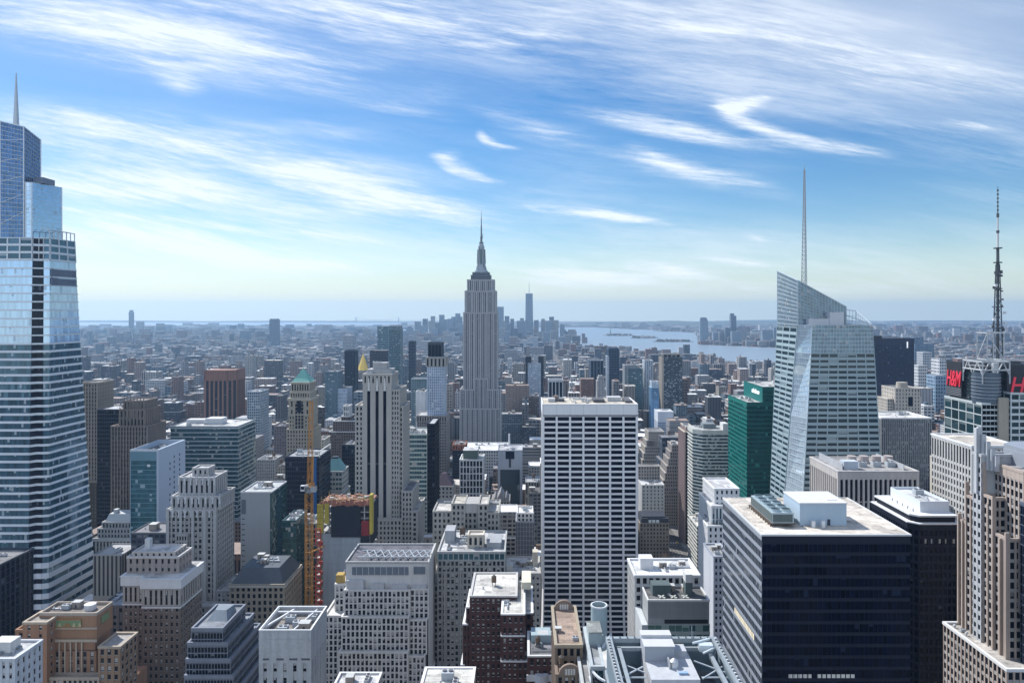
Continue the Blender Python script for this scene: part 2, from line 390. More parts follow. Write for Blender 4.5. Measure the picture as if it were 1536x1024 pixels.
def S(wall, glass, bay, fl, pw, sh, dp=.4, ds=.22, top=.0, span=None, win=0, major=0):
    return dict(wall=wall, glass=glass, bay=bay, fl=fl, pw=pw, sh=sh, dp=dp, ds=ds, top=top, span=span, win=win, major=major)
HEROES = []      # footprints, for the infill to keep clear of
class B:
    """one building: an Empty at its base and a mesh for each part"""
    def __init__(s, name, label, cx, cy, cat='building', group=None):
        s.root = bpy.data.objects.new(name, None); COL.objects.link(s.root); s.root.location = (cx, cy, 0); s.off = (cx, cy, 0)
        s.root.empty_display_size = 5
        tag(s.root, label, cat, group); s.parts = {}; s.wins = []; s.props = []; s.fp = []
    def part(s, name, mat, key=None):
        k = key or (name + mat.name)
        if k not in s.parts: s.parts[k] = (name, M(), mat)
        if name == 'roof': s.parts[k][1].k += 1
        return s.parts[k][1]
    def face(s, A, Bq, Cq, D, n, st, nx=None, nz=None, ext=0, frame=True):
        """one facade between bottom A-B and top D-C"""
        L = sqrt(sum((A[i] - Bq[i]) ** 2 for i in range(3))); hh = sqrt(sum((A[i] - D[i]) ** 2 for i in range(3)))
        nx = nx or max(1, round(L / st['bay'])); nz = nz or max(1, round(hh / st['fl']))
        wallM = s.part('wall', st['wall'])
        if not frame:
            wallM.face([A, Bq, Cq, D]); return
        spanM = s.part('spandrel', st['span']) if st['span'] else wallM
        tf = st['top'] / hh; v1 = 1 - tf
        if st['win']: wallM.face([A, Bq, Cq, D])
        else:
            P = lambda u, v: tuple((A[i] * (1 - u) + Bq[i] * u) * (1 - v) + (D[i] * (1 - u) + Cq[i] * u) * v for i in range(3))
            s.part('glazing', st['glass']).face([A, Bq, P(1, v1), P(0, v1)], [(0, 0), (nx, 0), (nx, nz), (0, nz)])
        pw, sh, dp, ds = st['pw'], st['sh'], st['dp'], st['ds']
        e = ext / L
        for i in range(nx + 1):
            hw = pw / 2 / nx
            if st['major'] and i % st['major'] == 0: hw *= 1.9
            u0, u1 = i / nx - hw, i / nx + hw
            if i == 0: u0, u1 = -e * dp, max(hw, .001)
            if i == nx: u0, u1 = 1 - max(hw, .001), 1 + e * dp
            if hw > 0: wallM.slab(A, Bq, Cq, D, n, u0, u1, 0, 1, dp)
        if sh > 0:
            for j in range(nz + 1):
                if j == nz and tf == 0:
                    va, vb = 1 - .12 / nz, 1
                else:
                    va, vb = (j - sh / 2) / nz * v1, (j + sh / 2) / nz * v1
                va = max(va, 0); vb = min(vb, 1)
                spanM.slab(A, Bq, Cq, D, n, -e * ds, 1 + e * ds, va, vb, ds)
        if tf > 0: wallM.slab(A, Bq, Cq, D, n, -e * dp * .9, 1 + e * dp * .9, v1, 1, dp * .9)
        if st['win']:
            wd = L / nx * (1 - pw); ht = hh * v1 / nz * (1 - sh)
            rz = math.atan2(n[0], -n[1])
            for j in range(nz):
                for i in range(nx):
                    u = (i + .5) / nx; v = (j + sh / 2) / nz * v1
                    p = tuple((A[k] * (1 - u) + Bq[k] * u) * (1 - v) + (D[k] * (1 - u) + Cq[k] * u) * v for k in range(3))
                    s.wins.append((p, rz, round(wd, 1), round(ht, 1)))
    def tier(s, x0, x1, y0, y1, z0, z1, st, roof=(.2, .2, .2), par=1.0, nx=None, frames=None, cop=None):
        fr = frames if frames is not None else ('F' + ('L' if x0 > -5 else '') + ('R' if x1 < 5 else ''))
        dp = st['dp']
        s.face((x0, y0, z0), (x1, y0, z0), (x1, y0, z1), (x0, y0, z1), (0, -1, 0), st, nx, ext=1, frame='F' in fr)
        s.face((x0, y1, z0), (x0, y0, z0), (x0, y0, z1), (x0, y1, z1), (-1, 0, 0), st, frame='L' in fr)
        s.face((x1, y0, z0), (x1, y1, z0), (x1, y1, z1), (x1, y0, z1), (1, 0, 0), st, frame='R' in fr)
        s.part('wall', st['wall']).face([(x1, y1, z0), (x0, y1, z0), (x0, y1, z1), (x1, y1, z1)])
        s.fp.append((x0 - dp, x1 + dp, y0 - dp, y1 + dp, z1))
        if roof is not None: s.roof(x0, x1, y0, y1, z1, roof, par, dp + .12, cop or st['wall'])
    def roof(s, x0, x1, y0, y1, z, col, par, o, cop):
        rf_ = s.part('roof', flatroof(col)); rf_.k += 1; rf_.face([(x0, y0, z + .06), (x1, y0, z + .06), (x1, y1, z + .06), (x0, y1, z + .06)])
        c = s.part('parapet', cop); c.k += 1; c.hold = True; t = .45; a, b = z - .06, z + par
        c.box(x0 - o, x1 + o, y0 - o, y0 + t, a, b, True); c.box(x0 - o, x1 + o, y1 - t, y1 + o, a, b, True)
        c.box(x0 - o, x0 + t, y0 + t, y1 - t, a, b, True); c.box(x1 - t, x1 + o, y0 + t, y1 - t, a, b, True)
    def prop(s, kind, x, y, z, sc=1.0, rz=0.0):
        me = PROPS[kind]
        q = put(kind, me, s.root, (x - s.off[0], y - s.off[1], z), rz, (sc, sc, sc)); s.props.append(q); return q
    def clutter(s, x0, x1, y0, y1, z, n=4, tank=0, seed=0, sc=1.0):
        r = random.Random(seed + int(x0 * 7 + y0 * 3)); used = []
        kinds = ['water_tank'] * tank + [r.choice(['air_unit', 'air_unit', 'stair_head', 'duct', 'vent', 'pipe_run', 'guard_rail', 'fan_bank', 'roof_hatch']) for _ in range(round(n * 1.9))]
        for k in kinds:
            for _t in range(12):
                m_ = min(3.5, (x1 - x0) * .25, (y1 - y0) * .25)
                x = r.uniform(x0 + m_, x1 - m_); y = r.uniform(y0 + m_, y1 - m_)
                if all(abs(x - a) > 4.6 * sc or abs(y - b) > 3.8 * sc for a, b in used):
                    used.append((x, y)); s.prop(k, x, y, z + .07, sc * r.uniform(.8, 1.1), r.choice((0, 0, pi / 2))); break
    def done(s, nwin=100):
        made = []
        for k, (name, m, mat) in s.parts.items():
            if not m.f: continue
            us = set(m.un)
            if (name in SPLIT or (name in ('roof', 'parapet') and mat.name)) and 1 < len(us) <= 100:
                for mm in m.split(): made.append(put(name, mm.mesh(name, mat, s.off), s.root))
            else: made.append(put(name, m.mesh(name, mat, s.off), s.root))
        # loose roof kit belongs to the roof it stands on
        roofs = [(o, max(v.co.z for v in o.data.vertices), [f(v.co[i] for v in o.data.vertices) for i in (0, 1) for f in (min, max)]) for o in made if o.name.split('.')[0] in ('roof', 'deck', 'plant_floor')]
        for q in s.props:
            x, y, z = q.location
            best = [(abs(z - zt), o) for o, zt, (a, c, d, e) in roofs if a - .5 <= x <= c + .5 and d - .5 <= y <= e + .5 and abs(z - zt) < 4]
            if best: q.parent = min(best, key=lambda k: k[0])[1]
        if s.wins:
            r = random.Random(len(s.wins))
            # the ones that show largest: the highest and nearest
            vis = sorted(s.wins, key=lambda q: -(q[0][2] - q[0][1] * .3 + (-8 if abs(q[1]) > .1 else 0)))
            rest = {}
            for n_, (p, rz, wd, ht) in enumerate(vis):
                b = r.choices((0, 1, 2, 3), (5, 2.2, 1.4, 1.6))[0]
                if n_ < nwin:
                    put('window', window_meshes(wd, ht, 0)[b], s.root, tuple(p[i] - s.off[i] for i in range(3)), rz)
                else: rest.setdefault(0, []).append((p, rz, wd, ht, b))
            if rest:
                mm = M()
                for (p, rz, wd, ht, b) in rest[0]:
                    c_, s_ = cos(rz), sin(rz)
                    src = window_meshes(wd, ht, 0)[b]
                    vs = [(p[0] + v.co.x * c_ - v.co.y * s_, p[1] + v.co.x * s_ + v.co.y * c_, p[2] + v.co.z) for v in src.vertices]
                    for pl in src.polygons:
                        mm.cur = pl.material_index; mm.face([vs[i] for i in pl.vertices])
                o = put('window', mm.mesh('window', list(src.materials), s.off), s.root); o['kind'] = 'stuff'
        HEROES.extend(s.fp)
        return s.root
def text_part(b, name, cu, loc, rz, scale):
    o = bpy.data.objects.new(name, cu); COL.objects.link(o); bpy.context.view_layer.update()
    me = bpy.data.meshes.new_from_object(o.evaluated_get(bpy.context.evaluated_depsgraph_get())); me.name = name
    bpy.data.objects.remove(o); q = put(name, me, b.root, tuple(loc[i] - b.off[i] for i in range(3))); q.rotation_euler = (pi / 2, 0, rz); q.scale = scale
    return q
def pxr(pl, pr, pt, Y, D): return X(pl, Y), X(pr, Y), Y, Y + D, Z(pt, Y)
# ------------------------------------------------------------------ hero buildings
LIME = wallm((.40, .37, .32)); LIMED = wallm((.30, .28, .25)); GREYS = wallm((.36, .36, .36)); BRICK = wallm((.20, .115, .08)); BROWN = wallm((.19, .155, .13))
REDB = wallm((.085, .042, .04)); ORNG = wallm((.32, .175, .105)); WHITE = wallm((.72, .72, .71), .7, .12); WCON = wallm((.62, .61, .58), .8, .3); CREAM = wallm((.58, .52, .42))
DARKM = wallm((.025, .027, .032), .35, .2); STEEL = wallm((.45, .48, .50), .4, .15, .5); TAN = wallm((.36, .30, .22)); PINK = wallm((.43, .35, .295), .6, .25); GREENW = wallm((.34, .40, .37), .6)
ALU = wallm((.60, .64, .68), .4, .12, .3); BLACK = wallm((.004, .0065, .018), .6, .2); COPPER = wallm((.20, .46, .38), .7, .25); PATIN = wallm((.17, .36, .36), .6, .2); GREYD = wallm((.16, .17, .18))
G_DARK = glassm('dark', (.004, .008, .016), blind=.20, bcol=(.15, .155, .16), spec=.16); G_NAVY = glassm('navy', (.003, .006, .018), blind=.05, bcol=(.07, .08, .11), tilt=.006, spec=.12)
G_BLUE = glassm('blue', (.10, .22, .42), metal=.55, blind=.06, bcol=(.35, .4, .45), tilt=.02); G_OV = glassm('mirror_blue', (.42, .56, .72), metal=.75, blind=.03, tilt=.014, vary=.22, bcol=(.4, .5, .6))
G_OVL = glassm('deep_blue', (.05, .115, .16), metal=.4, blind=.12, tilt=.02, vary=.7, bcol=(.3, .36, .4))
G_TEAL = glassm('teal', (.035, .10, .13), metal=.35, blind=.10, tilt=.02, vary=.6); G_GREEN = glassm('green', (.0, .06, .06), metal=.35, blind=.06, tilt=.015, vary=.5, bcol=(.05, .25, .22))
G_CRYS = glassm('crystal', (.54, .64, .70), metal=.45, blind=.06, tilt=.010, vary=.14, bcol=(.6, .66, .68)); G_GREY = glassm('grey', (.035, .05, .06), blind=.35, bcol=(.30, .33, .34), tilt=.015)
G_PALE = glassm('pale', (.30, .42, .58), metal=.5, blind=.15, tilt=.02, bcol=(.5, .55, .6)); G_BAL = glassm('balcony', (.02, .035, .045), blind=.42, bcol=(.40, .44, .46), tilt=.02)

PUN = lambda wall, bay=2.9, fl=3.6, pw=.42, sh=.38, g=None, **k: S(wall, g or G_DARK, bay, fl, pw, sh, **k)

def low(st): d = dict(st); d['win'] = 0; return d
def body(b, x0, x1, y0, y1, z, st, zlow=0, **k):
    """a tier down to the ground: separate windows above zlow, plain glazing below"""
    if st['win'] and zlow > 6: b.tier(x0, x1, y0, y1, 0, zlow, low(st), roof=None, frames=k.get('frames')); b.tier(x0, x1, y0, y1, zlow, z, st, **k)
    else: b.tier(x0, x1, y0, y1, 0, z, st, **k)

# --- tapering blue glass supertall on the left
def supertall():
    b = B('glass_supertall', 'tapering blue glass supertall with stepped crown and needle spire at the left edge', -380, 525, 'skyscraper')
    OVB = wallm((.74, .77, .80), .4, .1); st = S(OVB, G_OVL, 1.6, 5.7, 0.0, .29, dp=.0, ds=.6); stt = S(ALU, G_OV, 1.6, 6.0, 0.0, .17, ds=.45)
    lo = [(-440, 498), (-349, 498), (-346.0, 501.5), (-341, 501.5), (-337, 503), (-334.5, 556), (-440, 556)]
    hi = [(-440, 508), (-352, 508), (-349.5, 511), (-346, 511), (-342.5, 512), (-340.5, 537), (-440, 537)]
    def at(z):
        k = z / 312.0
        return [tuple(lo[i][j] * (1 - k) + hi[i][j] * k for j in (0, 1)) for i in range(7)]
    def sect(z0, z1, s_, nz, names=(0, 1, 2, 3, 4), bay=1.6):
        p, q = at(z0), at(z1)
        for i in names:
            a, c = p[i], p[i + 1]; d, e = q[i], q[i + 1]
            dx, dy = c[0] - a[0], c[1] - a[1]; L = sqrt(dx * dx + dy * dy); n = (dy / L, -dx / L, 0)
            ss = dict(s_)
            if i in (1, 2): ss = dict(ss, glass=G_NAVY)
            b.face((*a, z0), (*c, z0), (*e, z1), (*d, z1), n, ss, max(1, round(L / bay)), nz)
    sect(86, 236, st, 27); sect(236, 296, dict(stt), 10)
    stb = dict(st, sh=.5, fl=7, ds=.9); sect(0, 86, stb, 12)
    # mechanical louvre floors on the right face and tall sky-lobby windows
    sect(296, 312, S(ALU, G_OVL, 9, 5.3, .10, .30, dp=.7, ds=.6), 3, bay=8.5)
    m = b.part('louvre', wallm((.16, .20, .27), .5))
    for z0, z1 in ((284.5, 289.5), (278, 283)):
        p, q = at(z0), at(z1)
        for k in range(26):
            u = .04 + k * .036; A_, B_ = p[4], p[5]
            x = A_[0] + (B_[0] - A_[0]) * u; y = A_[1] + (B_[1] - A_[1]) * u
            m.box(x + .1, x + .8, y - .35, y + .35, z0, z1)
    m.box(*(lambda p: (p[4][0] + .0, p[4][0] + .6, p[4][1] + 1, p[5][1] - 1))(at(284)), 277.6, 290)
    # terrace with steel frame, block to the right, block with the sloping top, lattice screens, spire
    r = b.part('roof', flatroof((.3, .32, .34))); q = at(312); r.face([(*c, 312.1) for c in q])
    fr = b.part('screen_frame', STEEL)
    for k in range(7):
        u = k / 6; x = q[4][0] + (q[5][0] - q[4][0]) * u; y = q[4][1] + (q[5][1] - q[4][1]) * u
        fr.box(x - .25, x + .25, y - .25, y + .25, 312, 317.6); fr.bar((x, y, 317.6), (x - 7, y, 319), .2)
    fr.bar((q[4][0], q[4][1], 317.6), (q[5][0], q[5][1], 317.6), .28)
    def block(poly, z0, ztops, s_, nm, sub):
        n_ = len(poly)
        for i in range(n_):
            j = (i + 1) % n_; a, c = poly[i], poly[j]; dx, dy = c[0] - a[0], c[1] - a[1]; L = sqrt(dx * dx + dy * dy)
            b.face((*a, z0), (*c, z0), (*c, ztops[j]), (*a, ztops[i]), (dy / L, -dx / L, 0), s_, max(1, round(L / 2)), sub)
        b.part('roof', flatroof((.3, .32, .34))).face([(*poly[i], ztops[i] - .2) for i in range(n_)])
    sg = S(ALU, G_OV, 2, 3, 0.0, .06, ds=.18)
    sdk = S(STEEL, glassm('crown_blue', (.07, .16, .32), metal=.5, blind=.0, tilt=.02, vary=.5), 2, 3, .05, .10, dp=.2, ds=.25)
    block([(-359, 510.5), (-354.5, 511.5), (-347.5, 533), (-356, 536), (-375, 536), (-375, 510.5)], 312, [352] * 6, sg, 'shoulder', 13)
    block([(-376.5, 509.6), (-359.6, 509.6), (-359.2, 527), (-376.5, 527)], 312, [395.5, 391.5, 386, 390], sdk, 'crown', 26)
    block([(-392, 511), (-376.8, 511), (-376.8, 530), (-392, 530)], 312, [331] * 4, sdk, 'fin', 6)
    e = b.part('edge_trim', ALU)
    for p_, q_ in (((-376.5, 509.5, 312), (-376.5, 509.5, 395.5)), ((-359.6, 509.5, 312), (-359.6, 509.5, 391.5)), ((-359.2, 527, 352), (-359.2, 527, 386)), ((-376.5, 509.5, 395.5), (-359.6, 509.5, 391.5)), ((-359.6, 509.5, 391.5), (-359.2, 527, 386)), ((-359, 510.4, 312), (-359, 510.4, 352)), ((-355, 511.4, 312), (-355, 511.4, 352)), ((-347.5, 533, 312), (-347.5, 533, 352))): e.bar(p_, q_, .35)
    for k in range(5): e.bar((-376, 509.4, 322 + k * 15), (-360, 509.4, 330 + k * 13), .16); e.bar((-356 + .2, 511.6, 318 + k * 7), (-348.7, 530, 316 + k * 7), .14)
    mech = b.part('louvre', wallm((.16, .20, .27), .5)); mech.box(-357, -350.0, 516, 529, 352, 356.5)
    sp = b.part('spire', STEEL); sp.cyl(-371, 518, 385, 432.5, 2.4, .35, 8)
    for k in range(8): sp.cyl(-371, 518, 392 + k * 4, 392.5 + k * 4, 2.0 - k * .17, n=8)
    b.fp.append((-440, -333, 497, 557)); b.done()
supertall()

# --- art deco tower with mast, centre
def deco_mast():
    b = B('art_deco_tower', 'grey art deco skyscraper with vertical stripes and a needle mast in the centre', -78, 1268, 'skyscraper')
    LS = wallm((.40, .395, .395), .8, .18); MT = wallm((.12, .135, .16), .5, .2, .3)
    st = S(LS, G_DARK, 3.1, 3.75, .46, .42, dp=.9, ds=.3, top=1.5, span=MT, major=3)
    Y = 1246
    b.tier(-113, -42.5, Y - 6, Y + 52, 0, 88, st, nx=24)
    b.tier(-112.5, -88, Y - 4, Y + 48, 88, 121, st, nx=8); b.tier(-66, -43, Y - 4, Y + 48, 88, 121, st, nx=7)
    b.tier(-88, -66, Y - 1.5, Y + 40, 88, 140, st, nx=8)
    b.tier(-107, -48.3, Y, Y + 41, 121, 255, st, nx=18)
    b.tier(-104.6, -50.6, Y + 2, Y + 39, 255, 293, st, nx=16); b.tier(-100.6, -54.2, Y + 4, Y + 37, 293, 313, st, nx=13)
    for x0, x1 in ((-106.5, -90), (-64.5, -48.8)): b.tier(x0, x1, Y - 1.1, Y + 10, 121, 255.5, st, nx=5)
    for x0, x1 in ((-103, -89), (-66, -52.2)): b.tier(x0, x1, Y + .8, Y + 12, 255, 293.5, st, nx=4)
    cap = S(MT, G_DARK, 3.4, 4.2, .4, .5, dp=.5, ds=.25, top=1.2)
    b.tier(-94.6, -60.2, Y + 7, Y + 34, 313, 321, cap); b.tier(-92, -62.8, Y + 9, Y + 32, 321, 326, cap)
    m = b.part('mast_base', wallm((.30, .33, .35), .45, .15, .5))
    cx, cy = -77.3, Y + 20.5
    for r0, r1, z0, z1 in ((12.5, 11.8, 326, 330), (10, 9.4, 330, 334)): m.cyl(cx, cy, z0, z1, r0, r1, 16)
    m.cyl(cx, cy, 334, 342, 8.4, 6.6, 16); m.cyl(cx, cy, 342, 371, 6.6, 5.0, 16)
    for k in range(4):   # wing buttresses flaring at the foot
        a = pi / 4 + k * pi / 2
        for z0, z1, r0, r1 in ((334, 342, 11.0, 8.0), (342, 352, 8.0, 6.6), (352, 371, 6.6, 5.6)):
            m.bar((cx + r0 * cos(a), cy + r0 * sin(a), z0), (cx + r1 * cos(a), cy + r1 * sin(a), z1), .8)
    g = b.part('mast_window', wallm((.10, .15, .13), .3, .1))
    for a in (-pi / 2, 0, pi): g.bar((cx + 6.4 * cos(a), cy + 6.4 * sin(a), 342), (cx + 5.3 * cos(a), cy + 5.3 * sin(a), 368), 1.2)
    m.cyl(cx, cy, 371, 374, 5.6, 5.6, 16); m.cyl(cx, cy, 374, 379, 4.6, 3.4, 16)
    a = b.part('antenna', wallm((.14, .15, .17), .5, .1, .3))
    a.cyl(cx, cy, 379, 381, 3.8, 3.8, 12); a.cyl(cx, cy, 381, 391, 2.0, 2.0, 10); a.cyl(cx, cy, 391, 410, 1.4, 1.2, 8); a.cyl(cx, cy, 410, 424, .8, .7, 8); a.cyl(cx, cy, 424, 437, .45, .2, 6)
    a.box(cx + 2.2, cx + 2.8, cy - .3, cy + .3, 388, 396); a.box(cx - .5, cx + 3, cy - .3, cy + .3, 390, 390.6, True)
    b.done()
deco_mast()

# --- white gridded slab
def white_slab():
    x0, x1, Y, Y1, z = pxr(815, 955, 607, 506, 38)
    b = B('white_slab_tower', 'big white slab with a grid of dark ribbon windows, just right of centre', (x0 + x1) / 2, Y + 19, 'skyscraper')
    tr = wallm((.82, .81, .80), .6, .07)
    st = S(tr, G_NAVY, 9.62, 3.93, .15, .35, dp=.8, ds=.4)
    top = 8.0
    zs = z - top
    b.tier(x0, x1, Y, Y1, 62, zs, st, roof=None, nx=7)
    w_ = b.part('wall', tr)
    w_.box(x0 - .8, x1 + .8, Y - .8, Y1 + .3, zs + .9, z)
    b.part('louvre', wallm((.05, .055, .07), .5)).box(x0 - .3, x1 + .3, Y - .3, Y1, zs, zs + .9)
    for k in range(8):
        x = x0 + (x1 - x0) * k / 7; b.part('joint', wallm((.42, .42, .43), .7)).box(x - .08, x + .08, Y - .83, Y - .5, zs + .9, z - .1)
    # curved foot sweeping out to the street
    pr = [(62, 0), (46, .6), (32, 2.2), (19, 5.2), (9, 9.5), (0, 15)]
    for (za, oa), (zb, ob) in zip(pr, pr[1:]):
        b.face((x0 - ob * .25, Y - ob, zb), (x1 + ob * .25, Y - ob, zb), (x1 + oa * .25, Y - oa, za), (x0 - oa * .25, Y - oa, za), (0, -1, .15), st, 7, max(1, round((za - zb) / 3.93)))
        w_.face([(x0 - ob * .25, Y1, zb), (x0 - ob * .25, Y - ob, zb), (x0 - oa * .25, Y - oa, za), (x0 - oa * .25, Y1, za)])
        w_.face([(x1 + ob * .25, Y - ob, zb), (x1 + ob * .25, Y1, zb), (x1 + oa * .25, Y1, za), (x1 + oa * .25, Y - oa, za)])
    rf = b.part('roof', flatroof((.62, .56, .46))); rf.face([(x0, Y, z + .05), (x1, Y, z + .05), (x1, Y1, z + .05), (x0, Y1, z + .05)])
    b.part('parapet', tr)
    p = b.part('parapet', tr); p.box(x0 - .8, x1 + .8, Y - .8, Y - .1, z - .05, z + .7); p.box(x1 + .1, x1 + .8, Y - .1, Y1, z - .05, z + .7); p.box(x0 - .8, x0 - .1, Y - .1, Y1, z - .05, z + .7)
    p.box(x0 - .8, x1 + .8, Y1, Y1 + .5, z - .05, z + .7)
    h = b.part('penthouse', wallm((.5, .5, .5))); h.box(x0 + 48, x0 + 58, Y + 18, Y + 27, z, z + 3.2); h.box(x0 + 4, x0 + 9, Y + 14, Y + 20, z, z + 2.6)
    d = b.part('air_plant', wallm((.10, .10, .11))); d.box(x0 + 37, x0 + 45, Y + 12, Y + 26, z, z + 2.2); d.box(x0 + 60, x0 + 65, Y + 10, Y + 30, z, z + 1.6); d.box(x0 + 11, x0 + 16, Y + 16, Y + 22, z, z + 2)
    b.part('water_tank', wallm((.26, .21, .17))).cyl(x0 + 10, Y + 22, z, z + 4, 2.2, 2.0, 12)
    b.clutter(x0 + 16, x0 + 40, Y + 6, Y + 34, z, 4, 0, 3)
    b.done()
white_slab()

# --- crystalline glass tower with lattice spire (right)
def crystal():
    b = B('crystal_tower', 'pale faceted glass tower with sloping screen crown and white lattice spire', 232, 552, 'skyscraper')
    wh = wallm((.52, .60, .64), .3, .08)
    st = S(wh, G_DARK, 1.55, 4.15, .0, .52, ds=.3); stw = S(wallm((.33, .42, .445), .3, .1), glassm('crystal_band', (.012, .032, .045), metal=.15, blind=.16, bcol=(.22, .28, .30), tilt=.02), 7.5, 4.15, .10, .50, dp=.36, ds=.3)
    z0, z1 = 0, 249
    # front face, chamfer, left face, right face
    A0, A1 = (197.6, 521.5), (214, 528)
    B0, B1 = (197.4, 563), (206, 536)
    R0, R1 = (270, 521.5), (258.8, 528)
    K0, K1 = (268, 580), (258, 580)
    L0, L1 = (197, 582), (206.3, 580)
    def F_(a, c, d, e, za, zb, s_, nx, nz):
        dx, dy = c[0] - a[0], c[1] - a[1]; L = sqrt(dx * dx + dy * dy)
        b.face((*a, za), (*c, za), (*d, zb), (*e, zb), (dy / L, -dx / L, 0), s_, nx, nz)
    def lp(p, q, z): k = z / z1; return (p[0] * (1 - k) + q[0] * k, p[1] * (1 - k) + q[1] * k)
    zz = [0, 60, 120, 180, 228]
    for a, c in zip(zz, zz[1:]):
        F_(lp(A0, A1, a), lp(R0, R1, a), lp(R0, R1, c), lp(A0, A1, c), a, c, stw, 7, round((c - a) / 4.15))
        F_(lp(B0, B1, a), lp(A0, A1, a), lp(A0, A1, c), lp(B0, B1, c), a, c, S(wh, G_CRYS, 1.55, 4.15, .05, .10, dp=.05, ds=.06), 9, round((c - a) / 4.15))  # chamfer glass paler than the other faces: sky brightness put into its colour
        F_(lp(L0, L1, a), lp(B0, B1, a), lp(B0, B1, c), lp(L0, L1, c), a, c, stw, max(1, 3), round((c - a) / 4.15))
        F_(lp(R0, R1, a), lp(K0, K1, a), lp(K0, K1, c), lp(R0, R1, c), a, c, stw, 6, round((c - a) / 4.15))
        F_(lp(K0, K1, a), lp(L0, L1, a), lp(L0, L1, c), lp(K0, K1, c), a, c, stw, 6, round((c - a) / 4.15))
    scr = S(wh, glassm('screen', (.13, .20, .255), metal=.4, blind=.1, tilt=.02, vary=.35), 2.2, 2.4, .10, .12, dp=.16, ds=.16)
    a, c = 228, 249
    F_(lp(A0, A1, a), lp(R0, R1, a), R1, A1, a, c, scr, 20, 7); F_(lp(B0, B1, a), lp(A0, A1, a), A1, B1, a, c, S(wh, G_CRYS, 1.55, 4.15, .05, .10, dp=.05, ds=.06), 9, 5)
    F_(lp(R0, R1, a), lp(K0, K1, a), K1, R1, a, c, scr, 18, 7); F_(lp(K0, K1, a), lp(L0, L1, a), L1, K1, a, c, scr, 18, 7)
    b.part('roof', flatroof((.5, .52, .53))).face([(*A1, 247.5), (*R1, 247.5), (*K1, 247.5), (*L1, 247.5), (*B1, 247.5)])
    # rear prism with the sloping top
    P = [(206.4, 536.5), (243, 536.5), (243, 562), (206.6, 580)]; T = [282.5, 262.5, 264, 292]
    F_(lp(L0, L1, 228), lp(B0, B1, 228), B1, L1, 228, 247, stw, 3, 4)
    for i, j, nx in ((0, 1, 16), (1, 2, 12), (2, 3, 16), (3, 0, 20)):
        dx, dy = P[j][0] - P[i][0], P[j][1] - P[i][1]; L = sqrt(dx * dx + dy * dy)
        b.face((*P[i], 246), (*P[j], 246), (*P[j], T[j]), (*P[i], T[i]), (dy / L, -dx / L, 0), scr, nx, 13)
    b.part('roof', flatroof((.5, .52, .53))).face([(*P[i], T[i] - 3.0) for i in range(4)])
    e = b.part('edge_trim', wh)
    for i in range(4): j = (i + 1) % 4; e.bar((*P[i], T[i]), (*P[j], T[j]), .3); e.bar((*P[i], 247), (*P[i], T[i]), .3)
    W = [(243, 540), (258.5, 529), (259.5, 556), (246, 566)]; WT = [256.5, 249.5, 259.5, 261]
    for i in range(4):
        j = (i + 1) % 4; dx, dy = W[j][0] - W[i][0], W[j][1] - W[i][1]; L = sqrt(dx * dx + dy * dy)
        e.bar((*W[i], WT[i]), (*W[j], WT[j]), .28); e.bar((*W[i], 247), (*W[i], WT[i]), .28)
        for k in range(1, 7):
            u = k / 7; p_ = (W[i][0] + dx * u, W[i][1] + dy * u); e.bar((*p_, 247.5), (*p_, WT[i] * (1 - u) + WT[j] * u), .12)
        for k in range(1, 3): e.bar((*W[i], 247 + (WT[i] - 247) * k / 3), (*W[j], 247 + (WT[j] - 247) * k / 3), .12)
    m = b.part('penthouse', wallm((.60, .62, .64), .6, .08)); m.box(212.5, 228, 531, 537.5, 247.5, 253.5); m.box(228, 238.5, 530.4, 537, 247.5, 258.5)
    s = b.part('spire', wallm((.42, .44, .46), .5, .05))
    sx, sy = 217.5, 552
    def rad(z): return 2.5 - 2.0 * (z - 270) / 99
    zl = [270 + 99 * k / 30 for k in range(31)]
    for q in range(3):
        a0 = 2 * pi * q / 3 + .4; a1 = a0 + 2 * pi / 3
        for u, v in zip(zl, zl[1:]):
            r0, r1 = rad(u), rad(v)
            p0 = (sx + r0 * cos(a0), sy + r0 * sin(a0), u); p1 = (sx + r1 * cos(a0), sy + r1 * sin(a0), v); p2 = (sx + r1 * cos(a1), sy + r1 * sin(a1), v)
            s.bar(p0, p1, .34, 3); s.bar(p0, p2, .2, 3); s.bar(p1, p2, .2, 3)
    s.cyl(sx, sy, 368, 374, .25, .1, 6)
    b.fp.append((196, 271, 520, 583)); b.done()
crystal()

